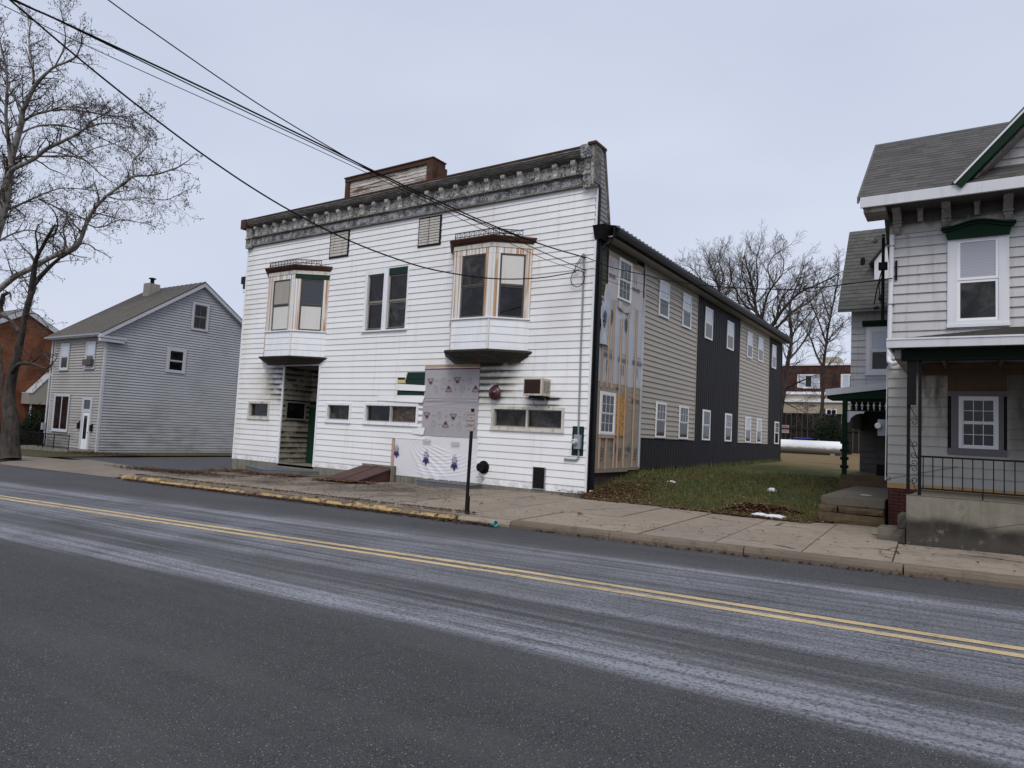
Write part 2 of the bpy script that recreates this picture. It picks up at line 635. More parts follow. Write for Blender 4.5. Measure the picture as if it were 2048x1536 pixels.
M = {}
M['white'] = white_siding("white_siding", (0.80, 0.80, 0.80), True)
M['white_trim'] = plain("white_trim", (0.74, 0.75, 0.77), 0.45, 0.08, 4, streak=0.25, dirt=(0.40, 0.37, 0.31))
M['rust_white'] = rust_runs("rust_run_paint", (0.70, 0.72, 0.75))
M['grimy_white'] = plain("grimy_white_paint", (0.55, 0.53, 0.47), 0.6, 0.25, 9, streak=0.6, dirt=(0.12, 0.10, 0.08))
M['entry'] = mildew_boards("mildewed_siding", (0.30, 0.275, 0.215), (0.022, 0.018, 0.013), 1.0)
M['cornice_panel'] = peeling("flaking_white_paint", (0.40, 0.39, 0.365), (0.052, 0.050, 0.048), 0.42, 0.56, 20)
M['cornice_bracket'] = peeling("flaking_bracket_paint", (0.44, 0.43, 0.405), (0.07, 0.066, 0.062), 0.36, 0.54, 20)
M['cornice_dark'] = peeling("flaking_dark_frieze", (0.37, 0.37, 0.365), (0.050, 0.052, 0.058), 0.44, 0.60, 24)
M['cornice_mould'] = peeling("weathered_green_mould", (0.27, 0.265, 0.245), (0.088, 0.083, 0.072), 0.44, 0.68, 12, 0.22, (0.35, 1, 4))
M['rust'] = peeling("rusted_sheet_metal", (0.11, 0.10, 0.095), (0.060, 0.027, 0.017), 0.56, 0.75, 7, 0.15, (0.5, 1, 3))
M['sign_board'] = peeling("flaking_sign_board", (0.56, 0.53, 0.49), (0.13, 0.075, 0.045), 0.33, 0.58, 7, 0.0, (0.35, 1, 3))
M['skirt'] = peeling("weathered_bay_skirt", (0.20, 0.185, 0.165), (0.036, 0.032, 0.028), 0.55, 0.80, 8, 0.25, (0.4, 0.4, 5))
M['iron'] = plain("black_iron", (0.006, 0.006, 0.007), 0.65, 0.3, 10, 0.15, 0.2)
M['glass'] = glass("dark_window_glass", (0.012, 0.012, 0.014), 0.05, 0.35, 0.75, 2.2)
M['glass_dusty'] = glass("dusty_window_glass", (0.034, 0.032, 0.030), 0.22, 0.35, 0.85, 2.6)
M['glass_brown'] = glass("brown_blocked_glass", (0.085, 0.065, 0.05), 0.3, 0.3, 0.6, 9)
M['glass_slate'] = plain("slate_board_pane", (0.048, 0.052, 0.066), 0.5, 0.1, 2)
M['board_white'] = plain("white_backed_pane", (0.60, 0.585, 0.55), 0.4, 0.06, 2, streak=0.15)
M['curtain'] = plain("yellowed_curtain_pane", (0.33, 0.30, 0.255), 0.4, 0.12, 2, streak=0.5, dirt=(0.24, 0.21, 0.17))
M['pale_pane'] = plain("pale_bluish_pane", (0.42, 0.46, 0.53), 0.15, 0.1, 1.0, 0.5)  # pale bluish tone given to some window panes
M['sash_old'] = plain("old_sash", (0.20, 0.18, 0.155), 0.7, 0.4, 14)
M['sash_dark'] = plain("dark_sash", (0.075, 0.068, 0.06), 0.7, 0.4, 14)
M['old_green'] = plain("old_green_boards", (0.008, 0.028, 0.019), 0.65, 0.3, 8, 0.2, streak=0.4, dirt=(0.02, 0.02, 0.018))
M['foam'] = plain("yellowed_foam_board", (0.58, 0.47, 0.24), 0.7, 0.15, 6)
M['louvre'] = plain("louvre_slat_paint", (0.50, 0.475, 0.43), 0.7, 0.25, 9, streak=0.5, dirt=(0.2, 0.16, 0.12))
M['dark'] = plain("dark_void", (0.010, 0.009, 0.008), 0.9, 0.2, 5)
M['grey_wrap'] = plain("grey_building_wrap", (0.36, 0.335, 0.35), 0.38, 0.08, 3, 0.4)
M['white_wrap'] = plain("white_building_wrap", (0.70, 0.685, 0.705), 0.35, 0.08, 1.2, 0.4)
M['side_wrap'] = plain("bluish_building_wrap", (0.46, 0.485, 0.53), 0.4, 0.09, 1.6, 0.35)
M['side_wrap_top'] = plain("warm_building_wrap", (0.52, 0.48, 0.47), 0.45, 0.07, 1.6, 0.3)
M['tan_wrap'] = plain("tan_building_wrap", (0.30, 0.255, 0.205), 0.45, 0.14, 2.5, 0.3)
M['purple'] = plain("purple_print", (0.035, 0.02, 0.11), 0.6, 0.1)
M['red_print'] = plain("red_print", (0.13, 0.035, 0.045), 0.6, 0.1)
M['grey_print'] = plain("grey_print", (0.16, 0.14, 0.15), 0.6, 0.1)
M['black_print'] = plain("black_print", (0.02, 0.02, 0.024), 0.6, 0.1)
M['blue_print'] = plain("faded_blue_print", (0.05, 0.10, 0.15), 0.6, 0.2)
M['lumber'] = plain("bare_lumber", (0.42, 0.305, 0.225), 0.75, 0.25, 7, streak=0.4, dirt=(0.24, 0.14, 0.08))
M['lumber_grey'] = plain("grey_lumber", (0.24, 0.20, 0.165), 0.8, 0.3, 7)


def osb():
    g = G("strand_board")
    c = g.vor(26, 'F1', "Color", g.scl((1, 0.5, 1.3)))
    sc = g.t.nodes.new("ShaderNodeSeparateColor")
    g.put(sc.inputs[0], c)
    col = g.ramp(sc.outputs[0], [(0.0, (0.28, 0.12, 0.03)), (0.5, (0.48, 0.24, 0.07)), (1.0, (0.62, 0.38, 0.14))])
    return g.fin(col, 0.75)


M['osb'] = osb()
M['plywood'] = plain("dim_plywood", (0.125, 0.082, 0.050), 0.8, 0.35, 2.5, streak=0.5, dirt=(0.08, 0.035, 0.02))
M['black_metal'] = plain("black_downspout", (0.005, 0.005, 0.006), 0.55, 0.2, 4, 0.2)
M['bronze_metal'] = plain("dark_bronze_gutter", (0.009, 0.008, 0.009), 0.5, 0.15, 4, 0.22)
M['soffit'] = plain("beige_soffit", (0.36, 0.34, 0.315), 0.5, 0.08, 2)
M['drip'] = plain("pale_drip_edge", (0.42, 0.43, 0.45), 0.4, 0.25, 2)
M['tan_vinyl'] = plain("tan_vinyl", (0.385, 0.342, 0.288), 0.5, 0.09, 1.2, 0.35)
M['dark_metal'] = plain("charcoal_steel_panel", (0.019, 0.0185, 0.022), 0.6, 0.10, 1.3, 0.2)
M['vinyl_white'] = plain("white_vinyl", (0.76, 0.76, 0.77), 0.35, 0.04, 2)
M['green_clap'] = plain("olive_clapboards", (0.060, 0.062, 0.036), 0.7, 0.2, 3)
M['shingle_side'] = plain("grey_wall_shingles", (0.26, 0.26, 0.27), 0.8, 0.2, 6, island=0.35)
M['foundation'] = plain("stained_foundation", (0.185, 0.175, 0.145), 0.9, 0.35, 3, 0.2, 0.4, 30, streak=0.7, dirt=(0.04, 0.038, 0.03))
M['stone_base'] = plain("dark_stone_base", (0.055, 0.042, 0.036), 0.9, 0.5, 6, 0.2, 0.5, 25)
M['ac_case'] = plain("cream_metal_case", (0.50, 0.45, 0.38), 0.5, 0.15, 6, streak=0.8, dirt=(0.22, 0.10, 0.05))
M['rust_grille'] = plain("rusted_grille", (0.030, 0.013, 0.010), 0.8, 0.4, 20)
M['steel'] = plain("galvanised_pipe", (0.23, 0.24, 0.26), 0.45, 0.15, 8, 0.5)
M['meter'] = plain("grey_meter_box", (0.25, 0.27, 0.31), 0.45, 0.08, 4, 0.4)
M['meter_face'] = plain("meter_face", (0.46, 0.47, 0.46), 0.25, 0.1, 9, 0.5)
M['gong'] = plain("oxblood_enamel", (0.060, 0.016, 0.018), 0.35, 0.25, 9, 0.5)
M['hatch'] = plain("rusty_red_hatch", (0.066, 0.029, 0.022), 0.6, 0.45, 2.2, 0.3, 0.15, 40, streak=0.3, dirt=(0.05, 0.03, 0.026))
M['slate_slab'] = plain("bluestone_slab", (0.105, 0.112, 0.12), 0.8, 0.25, 3, 0.3, 0.4, 40)
M['green_door'] = plain("dark_green_door", (0.009, 0.032, 0.016), 0.5, 0.25, 4, 0.25)
M['dark_green'] = plain("dark_green_trim", (0.004, 0.022, 0.010), 0.6, 0.25, 5, 0.12)
M['cable'] = plain("black_cable", (0.005, 0.005, 0.006), 0.7, 0.2, 2.5, 0.15)
M['sign_face'] = plain("faded_sign_face", (0.36, 0.335, 0.31), 0.5, 0.12, 12)
M['sign_red'] = plain("faded_sign_red", (0.22, 0.055, 0.05), 0.5, 0.2, 20)
M['sign_black'] = plain("faded_sign_black", (0.05, 0.04, 0.035), 0.5, 0.2, 20)
M['post'] = plain("brown_steel_post", (0.010, 0.008, 0.0075), 0.6, 0.35, 12, 0.2)
M['asphalt'] = asphalt()
M['old_asphalt'] = plain("old_drive_asphalt", (0.070, 0.069, 0.072), 0.9, 0.3, 3, 0.2, 0.4, 60)


def paint_line():
    g = G("yellow_road_paint")
    n = g.noise(60, 4)
    w = g.noise(1.0, 5, g.scl((1.5, 9, 1)))
    f = g.step(g.addn(n, g.mul(w, 0.8)), 0.62, 0.82)
    col = g.mix(g.noise(2, 4), (0.50, 0.37, 0.19), (0.60, 0.46, 0.26))
    col = g.mix(g.mul(g.step(n, 0.5, 0.7), 0.35), col, (0.12, 0.10, 0.08))
    col = g.mix(g.mul(g.step(w, 0.54, 0.72), 0.7), col, (0.17, 0.16, 0.165))
    ch = g.noise(1.0, 6, g.scl((5, 16, 5)), 0.7)
    col = g.mix(g.mul(g.step(ch, 0.55, 0.63), 0.75), col, (0.085, 0.082, 0.082))
    col = g.mix(g.mul(g.step(g.noise(0.5, 4), 0.4, 0.7), 0.35), col, (0.20, 0.165, 0.11))
    g.bump(n, 0.4, 0.004)
    return g.fin(col, 0.8)


M['yellow'] = paint_line()
M['concrete'] = pavement()
M['kerb'] = concrete("kerb_concrete", (0.165, 0.132, 0.100), 0.75)
M['yellow_kerb'] = peeling("worn_yellow_kerb_paint", (0.43, 0.295, 0.13), (0.105, 0.082, 0.058), 0.42, 0.56, 6)
M['apron'] = concrete("apron_concrete", (0.20, 0.168, 0.135), 0.7)
M['soil'] = soil("bare_soil", (0.055, 0.042, 0.030), (0.09, 0.075, 0.055), (0.04, 0.035, 0.028))


def lawn_mat():
    g = G("winter_lawn")
    X = g.xyz()
    n1 = g.noise(0.5, 6)
    n2 = g.noise(14, 6, None, 0.7)
    brown = g.step(g.addn(X[1], g.mul(n1, 6)), 33, 42)
    col = g.mix(g.step(n1, 0.4, 0.66), (0.040, 0.056, 0.018), (0.105, 0.092, 0.036))
    col = g.mix(g.step(n2, 0.5, 0.7), col, (0.05, 0.043, 0.022))
    col = g.mix(brown, col, g.mix(n2, (0.12, 0.085, 0.045), (0.21, 0.155, 0.085)))
    g.bump(n2, 0.8, 0.04)
    return g.fin(col, 0.95, 0.1)


M['lawn'] = lawn_mat()
M['grass'] = island_mat("grass_blades", [(0.040, 0.066, 0.017), (0.060, 0.086, 0.024), (0.095, 0.102, 0.032), (0.17, 0.145, 0.06), (0.26, 0.20, 0.10)])
M['leaves'] = island_mat("fallen_leaves", [(0.060, 0.026, 0.013), (0.12, 0.055, 0.026), (0.045, 0.022, 0.013), (0.20, 0.105, 0.050), (0.10, 0.05, 0.028), (0.27, 0.17, 0.085)])
M['leaf_dark'] = island_mat("old_leaves", [(0.035, 0.02, 0.012), (0.06, 0.03, 0.018), (0.10, 0.055, 0.03)])
M['snow'] = plain("old_snow", (0.66, 0.67, 0.70), 0.7, 0.1, 14, 0.2, 0.5, 40)
M['plastic'] = plain("white_plastic", (0.72, 0.72, 0.72), 0.35, 0.05, 4)
def grey_siding(name, c, d):
    g = G(name)
    n = g.noise(0.45, 6, None, 0.65)
    h = g.noise(1.0, 5, g.scl((0.8, 0.8, 3.0)))
    X = g.xyz()
    low = g.step(X[2], 3.5, -0.5)
    f = g.addn(g.mul(g.step(n, 0.4, 0.7), 0.45), g.mul(g.mul(low, g.step(h, 0.4, 0.65)), 0.55))
    return g.fin(g.mix(f, c, d), 0.6, 0.25)


M['gray_vinyl'] = grey_siding("weathered_grey_siding", (0.40, 0.40, 0.415), (0.245, 0.255, 0.245))
M['verge'] = soil("brown_verge", (0.055, 0.058, 0.024), (0.085, 0.066, 0.040), (0.05, 0.036, 0.024))
M['gray_front'] = grey_siding("brownish_grey_siding", (0.36, 0.345, 0.325), (0.22, 0.21, 0.195))
M['gray_trim'] = plain("pale_grey_trim", (0.46, 0.47, 0.50), 0.5, 0.1, 3)
M['metal_roof'] = plain("brown_seam_roof", (0.105, 0.092, 0.080), 0.6, 0.25, 0.9, 0.3, streak=0.3, dirt=(0.06, 0.055, 0.05))


def brick_mat(name, a, b, mortar, sc=1.0):
    g = G(name)
    X = g.xyz()
    c = g.t.nodes.new("ShaderNodeCombineXYZ")
    g.put(c.inputs[0], g.addn(X[0], X[1]))
    g.put(c.inputs[1], X[2])
    n = g.t.nodes.new("ShaderNodeTexBrick")
    g.put(n.inputs["Vector"], c.outputs[0])
    n.inputs["Color1"].default_value = (*a, 1)
    n.inputs["Color2"].default_value = (*b, 1)
    n.inputs["Mortar"].default_value = (*mortar, 1)
    n.inputs["Scale"].default_value = sc
    n.inputs["Mortar Size"].default_value = 0.008
    n.inputs["Brick Width"].default_value = 0.215
    n.inputs["Row Height"].default_value = 0.075
    col = g.mix(g.step(g.noise(0.7, 6), 0.4, 0.7), n.outputs[0], shade(a, 0.6))
    return g.fin(col, 0.9, 0.15)


M['brick_far'] = brick_mat("orange_brickwork", (0.215, 0.072, 0.034), (0.29, 0.115, 0.058), (0.20, 0.12, 0.085))
M['brick_dark'] = brick_mat("dark_red_brickwork", (0.065, 0.026, 0.022), (0.085, 0.036, 0.030), (0.075, 0.05, 0.045))
M['brick'] = plain("painted_red_brick", (0.095, 0.031, 0.023), 0.75, 0.22, 5, 0.3, 0.3, 60)
M['mortar'] = plain("dark_mortar", (0.060, 0.024, 0.02), 0.9, 0.2, 5)
M['awning'] = plain("beige_awning_side", (0.40, 0.365, 0.31), 0.6, 0.08, 2)
M['block'] = plain("chimney_block", (0.33, 0.31, 0.27), 0.85, 0.25, 3, streak=0.5, dirt=(0.17, 0.15, 0.12))
M['shrub'] = island_mat("evergreen_leaves", [(0.006, 0.011, 0.005), (0.010, 0.018, 0.007), (0.016, 0.026, 0.010)])
M['bark'] = bark("dark_street_bark", (0.030, 0.024, 0.021), (0.070, 0.058, 0.050))
M['bark_syc'] = bark("mottled_sycamore_bark", (0.11, 0.10, 0.085), (0.32, 0.31, 0.28), 2.2)
M['twig'] = plain("brown_twigs", (0.055, 0.044, 0.037), 0.9, 0.25, 0.6)
M['twig_dark'] = plain("dark_twigs", (0.055, 0.046, 0.040), 0.9, 0.25, 0.6)
M['seed'] = plain("brown_seed_balls", (0.085, 0.056, 0.036), 0.9, 0.3, 3)
M['house_white'] = plain("house_white_siding", (0.46, 0.455, 0.455), 0.55, 0.16, 1.6, 0.3, streak=0.6, dirt=(0.27, 0.25, 0.215))
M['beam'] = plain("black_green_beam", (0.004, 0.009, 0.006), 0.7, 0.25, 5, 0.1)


def soot_shade_siding():
    g = G("soot_and_shade_siding")
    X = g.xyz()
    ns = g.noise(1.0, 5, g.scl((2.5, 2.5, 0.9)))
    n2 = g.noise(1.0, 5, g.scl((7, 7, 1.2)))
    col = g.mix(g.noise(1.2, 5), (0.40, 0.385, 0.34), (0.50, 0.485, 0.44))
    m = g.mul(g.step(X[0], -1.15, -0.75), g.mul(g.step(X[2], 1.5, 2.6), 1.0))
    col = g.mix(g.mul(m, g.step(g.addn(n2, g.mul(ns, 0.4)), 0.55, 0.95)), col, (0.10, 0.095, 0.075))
    col = g.mix(g.mul(g.step(X[0], 0.45, 0.7), g.mul(g.step(X[2], 1.0, 2.0), 0.7)), col, (0.085, 0.08, 0.07))  # boards at the right end: porch shade painted in as darker colour
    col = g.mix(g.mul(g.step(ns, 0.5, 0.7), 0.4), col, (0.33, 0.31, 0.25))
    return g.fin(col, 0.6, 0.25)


M['soot_shade_siding'] = soot_shade_siding()


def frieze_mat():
    g = G("top_darkened_frieze_boards")
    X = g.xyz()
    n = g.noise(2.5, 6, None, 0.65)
    up = g.step(X[2], 6.02, 6.35)  # boards go darker in blotches towards the top
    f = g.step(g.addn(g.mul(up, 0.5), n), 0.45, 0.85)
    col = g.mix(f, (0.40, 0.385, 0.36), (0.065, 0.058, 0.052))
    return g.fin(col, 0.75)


M['frieze'] = frieze_mat()
M['bracket'] = plain("sooty_bracket", (0.26, 0.245, 0.22), 0.75, 0.45, 12, streak=0.7, dirt=(0.05, 0.045, 0.04))
M['shingle'] = plain("grey_roof_shingle", (0.115, 0.112, 0.107), 0.9, 0.22, 5, 0.2, 0.4, 90)
M['shingle_brown'] = plain("brown_roof_shingle", (0.10, 0.097, 0.092), 0.9, 0.35, 8, 0.2, 0.4, 90, island=0.4)
M['gutter_white'] = plain("white_gutter", (0.66, 0.665, 0.69), 0.4, 0.07, 2, streak=0.2)


def wall_concrete():
    g = G("streaked_wall_concrete")
    X = g.xyz()
    n = g.noise(1.1, 6, None, 0.62)
    n2 = g.noise(6, 6)
    col = g.mix(n2, (0.150, 0.135, 0.104), (0.245, 0.225, 0.18))
    low = g.step(g.addn(X[2], g.mul(g.addn(n, -0.5), 0.42)), 0.60, 0.42)
    lower = g.step(g.addn(X[2], g.mul(g.addn(n2, -0.5), 0.25)), 0.22, 0.42)
    col = g.mix(g.mul(low, g.addn(g.mul(lower, 0.14), 0.80)), col, (0.024, 0.021, 0.020))
    st = g.noise(1.0, 5, g.scl((5, 5, 0.7)))
    col = g.mix(g.mul(g.step(st, 0.5, 0.72), 0.45), col, (0.085, 0.078, 0.064))
    col = g.mix(g.mul(g.step(g.noise(3.2, 6, None, 0.7), 0.56, 0.68), 0.4), col, (0.30, 0.28, 0.24))
    ck = g.vor(0.7, 'DISTANCE_TO_EDGE', "Distance", g.addv(g.P, g.noise(2.5, 4), 0.4))
    col = g.mix(g.mul(g.step(ck, 0.006, 0.002), 0.6), col, (0.03, 0.027, 0.024))
    g.bump(n2, 0.5, 0.015)
    return g.fin(col, 0.9, 0.15)


M['wall_concrete'] = wall_concrete()
M['step_stone'] = plain("brown_step_stone", (0.105, 0.075, 0.043), 0.85, 0.45, 4, 0.2, 0.6, 20, streak=0.4, dirt=(0.035, 0.03, 0.024))
M['slab_conc'] = concrete("slab_concrete", (0.145, 0.125, 0.098), 0.7)
M['tan_wood'] = plain("new_sill_lumber", (0.47, 0.29, 0.13), 0.7, 0.2, 5, streak=0.4, dirt=(0.3, 0.17, 0.07))
M['mauve_trim'] = plain("grey_mauve_casing", (0.15, 0.137, 0.147), 0.6, 0.08, 4)


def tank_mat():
    g = G("tank_with_grey_belly")
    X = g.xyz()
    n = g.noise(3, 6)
    f = g.step(g.addn(X[2], g.mul(g.addn(n, -0.5), 0.25)), 1.62, 1.42)  # lower part of the shell turns grey along an uneven line
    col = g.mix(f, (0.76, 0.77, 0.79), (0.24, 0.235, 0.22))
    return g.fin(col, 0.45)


M['tank'] = tank_mat()
M['fence'] = plain("dark_fence_boards", (0.013, 0.010, 0.0095), 0.85, 0.4, 3)
M['blue'] = plain("blue_plastic", (0.02, 0.05, 0.28), 0.4, 0.1)
M['tan_stucco'] = plain("tan_stucco", (0.33, 0.29, 0.225), 0.85, 0.1, 1)
M['turquoise'] = plain("turquoise_plastic", (0.10, 0.42, 0.40), 0.4, 0.15)
M['water_grey'] = plain("insulator_glass", (0.42, 0.45, 0.5), 0.25, 0.2)
M['porch_dark'] = plain("shade_toned_porch_boards", (0.10, 0.095, 0.09), 0.8, 0.3, 3)  # white boards whose deep porch shade is put into the colour

# ------------------------------------------------------------------ ground
def zg(x): return 0.022 * max(-70.0, min(25.0, x))


def interp(x, xs, ys):
    return float(np.interp(x, xs, ys))


def ky(x): return interp(x, [-60, -32, -22.5, -13.25, -8.07, -2.9, 3, 30], [11.6, 11.5, 11.25, 10.85, 10.58, 10.42, 10.37, 10.37])
def sm(t):
    t = max(0.0, min(1.0, t))
    return t * t * (3 - 2 * t)


def zl(x, y):
    base = zg(x) + 0.12
    t = sm((y - 15.2) / 5.2)
    z1 = 0.50 + 0.0115 * (min(y, 40) - 20) + 0.02 * max(0, y - 40)
    n = 0.03 * mnoise.noise(Vector((x * 0.8, y * 0.8, 0))) if y > 15.5 else 0.0
    return base + (z1 - base) * t + n


def sheet(name, xs, ys, zf, mat, kind='structure', parent=None, yf=None):
    mb = MB()
    nx, ny = len(xs), len(ys)
    vs = []
    for j, y in enumerate(ys):
        for i, x in enumerate(xs):
            yy = yf(x, y) if yf else y
            vs.append((x, yy, zf(x, yy)))
    fs = [(j * nx + i, j * nx + i + 1, (j + 1) * nx + i + 1, (j + 1) * nx + i) for j in range(ny - 1) for i in range(nx - 1)]
    mb.add(vs, fs)
    return mb.build(name, mat, parent, kind=kind, smooth=True)


sheet("ground", [-400, -150, -70, -50, -35, -24, -10, 0, 10, 25, 80, 300], [-120, -30, -8, 0, 8, 14, 20, 40, 80, 160, 400], lambda x, y: zg(x) - 0.07, M['soil'])
XS = [-120, -70] + [x for x in range(-60, 31, 3)] + [60]
sheet("road", XS, [0, .25, .5, .75, 1], lambda x, y: zg(x), M['asphalt'], yf=lambda x, t: -7 + (ky(x) + 7.05) * t)


def yl(x, off): return interp(x, [-60, -24, -18.25, -4.7, 0.35, 40], [5.9, 6.2, 6.5, 7.17, 7.225, 7.3]) - off


def lane_line(off):
    mb = MB()
    xs = [x * 1.5 for x in range(-40, 20)]
    vs = []
    for x in xs:
        vs += [(x, yl(x, off) - 0.062, zg(x) + 0.004), (x, yl(x, off) + 0.062, zg(x) + 0.004)]
    fs = [(2 * i, 2 * i + 2, 2 * i + 3, 2 * i + 1) for i in range(len(xs) - 1)]
    return mb.add(vs, fs).build("lane_line", M['yellow'], None, 'structure')


lane_line(0.0)
lane_line(0.255)

# pavement slabs, each a slab of its own
pave = thing("pavement", (-10, 12, -0.2), None, None)
pave["kind"] = 'structure'
def back(x): return interp(x, [-23, -9.0, -8.7, -8.3, -2.7, -2.6, -1.345, -1.34, -.88, -.87, 5], [16.75, 16.75, 16.4, 16.05, 14.85, 15.3, 15.3, 15.5, 15.5, 12.78, 12.78])
sheet("pavement_bed", [-23, -20, -16, -12, -8.6, -8.2, -6, -4, -2, -1.36, -1.3, 1, 4, 8, 12], [0, .5, 1], lambda x, y: zg(x) + 0.10, M['soil'], None, pave,
      yf=lambda x, t: ky(x) + 0.15 + (back(x) - ky(x) - 0.15) * t)
joints = [-22.9, -21.5, -20.2, -18.8, -17.4, -16.0, -14.7, -13.3, -12.0, -10.7, -9.45, -8.2, -7.0, -5.75, -4.55, -3.3, -2.02, -0.868, 0.75, 2.2, 3.6, 5.0, 6.4, 7.8, 9.2, 10.6, 12]
for i in range(len(joints) - 1):
    a, b = joints[i] + 0.011, joints[i + 1] - 0.011
    ys = [None, 12.72 if a > -9 else 12.95, 14.7 if a < -8.3 else None, 'back']
    rows = []
    lo = 'kerb'
    for yv in ys[1:]:
        if yv is None: continue
        rows.append((lo, yv))
        lo = yv
    for lo, hi in rows:
        skew = -0.05
        def Y(v, x, s):
            if v == 'kerb': return ky(x) + 0.157
            if v == 'back': return back(x)
            return v + s
        y0a, y0b = Y(lo, a, 0.007), Y(lo, b, 0.007)
        y1a, y1b = Y(hi, a, -0.007), Y(hi, b, -0.007)
        if y1a - y0a < 0.1 or y1b - y0b < 0.06: continue
        dz = rnd(-0.006, 0.008)
        tl = rnd(-0.004, 0.004)
        sx = lambda y: -0.045 * (y - 10.5)
        pts = [(a + sx(y0a), y0a), (b + sx(y0b), y0b), (b + sx(y1b), y1b), (a + sx(y1a), y1a)]
        MB().slab(pts, lambda x, y: zg(x) + 0.07, lambda x, y: zg(x) + 0.13 + dz + tl * (y - 12)).build("paving_slab", M['concrete'], pave)

# kerb stones: plain to the right, broken and painted yellow to the left
kerb = thing("kerb", (-10, 10.6, -0.2), None, None)
kerb["kind"] = 'structure'
def kerb_stone(x0, x1, top, mat, jy=0.0, tilt=0.0, w=0.16, chips=0):
    n = max(2, int((x1 - x0) / 0.14))
    mb = MB()
    vs = []
    for i in range(n + 1):
        x = x0 + (x1 - x0) * i / n
        ch = chips * max(0, mnoise.noise(Vector((x * 4.3, 2.0, jy * 50))) + .12 * mnoise.noise(Vector((x * 17, 1, 0)))) 
        e = 0.02 + ch * 0.6
        y = ky(x) + jy
        t = zg(x) + top + tilt * (x - x0) - ch * 0.25
        for dy, z in ((0, zg(x) - 0.05), (-0.012, zg(x) + top * 0.45), (0.005, t - e), (e, t), (w, t + 0.004), (w, zg(x) - 0.05)):
            vs.append((x, y + dy, z))
    fs = []
    for i in range(n):
        for k in range(6):
            fs.append((i * 6 + k, i * 6 + (k + 1) % 6, (i + 1) * 6 + (k + 1) % 6, (i + 1) * 6 + k))
    fs += [tuple(range(6)), tuple(range(n * 6 + 5, n * 6 - 1, -1))]
    mb.add(vs, fs)
    return mb.build("kerb_stone", mat, kerb)


for a, b in ((-7.0, -5.0), (-4.99, -2.79), (-2.77, -0.74), (-0.72, 1.6), (1.62, 4.2), (4.22, 7), (7.02, 9.6), (9.62, 12)):
    kerb_stone(a, b, 0.132, M['kerb'], 0, 0, 0.155, 0.05)
x = -22.5
while x < -8.4:
    L = rnd(0.7, 1.7)
    L = min(L, -8.35 - x)
    if L < 0.25: break
    kerb_stone(x, x + L - rnd(0.03, 0.12), rnd(0.075, 0.125), M['yellow_kerb'], rnd(-0.035, 0.035), rnd(-0.015, 0.015), 0.12, rnd(0.12, 0.26))
    x += L
kerb_stone(-8.3, -7.05, 0.10, M['concrete'], 0.02, 0.01, 0.15, 0.05)
for a, b in ((-46, -43.2), (-43.1, -40.5), (-40.4, -37.7), (-37.6, -35.2), (-35.1, -33.0)):
    kerb_stone(a, b, 0.11, M['yellow_kerb'], rnd(-0.02, 0.02), 0, 0.15, 0.06)

# left of the white building: apron, drive, old pavement, verge
sheet("concrete_apron", [-34, -32, -30, -27, -24, -23], [0, .2, .6, 1], lambda x, y: zg(x) + 0.012 + 0.11 * sm((y - ky(x)) / 1.4), M['apron'],
      yf=lambda x, t: ky(x) + 0.02 + (interp(x, [-34, -23], [15.5, 13.4]) - ky(x)) * t)
sheet("driveway", [-37, -34, -30, -27, -24.95], [0, .3, .6, 1], lambda x, y: zg(x) + 0.10, M['old_asphalt'],
      yf=lambda x, t: interp(x, [-37, -34, -24.95], [15.6, 15.5, 13.5]) + (46 - interp(x, [-37, -34, -24.95], [15.6, 15.5, 13.5])) * t)
sheet("old_pavement", [-70, -60, -50, -42, -36, -34.02], [0, .5, 1], lambda x, y: zg(x) + 0.115, M['apron'],
      yf=lambda x, t: ky(x) + 0.17 + (14.6 - ky(x)) * t)
sheet("verge", [-80, -60, -50, -42.6, -39, -37], [14.6, 16, 18, 20, 26, 36, 50], lambda x, y: zg(x) + 0.125 + 0.05 * sm((y - 15) / 4), M['verge'])
sheet("soil_strip", [-24.9, -23.5, -23.01], [13.42, 14.5, 16.75], lambda x, y: zg(x) + 0.11, M['soil'])

LY = [0, .04, .08, .12, .17, .22, .27, .33, .4, .5, .6, .7, .8, .9, 1]
LXs = [-8.72, -8.3, -7.8, -7, -6, -5, -4, -3, -2.6, -2.0, -1.4, 0, 4]
sheet("lawn", LXs, LY, zl, M['lawn'], yf=lambda x, t: (back(min(x, -1.36)) + 0.0) + (40.0 - back(min(x, -1.36))) * t)
sheet("back_lot", [-60, -40, -25, -15, -8, 0, 10, 25, 60], [40, 44, 50, 56, 64, 74, 90, 140], zl, M['lawn'])


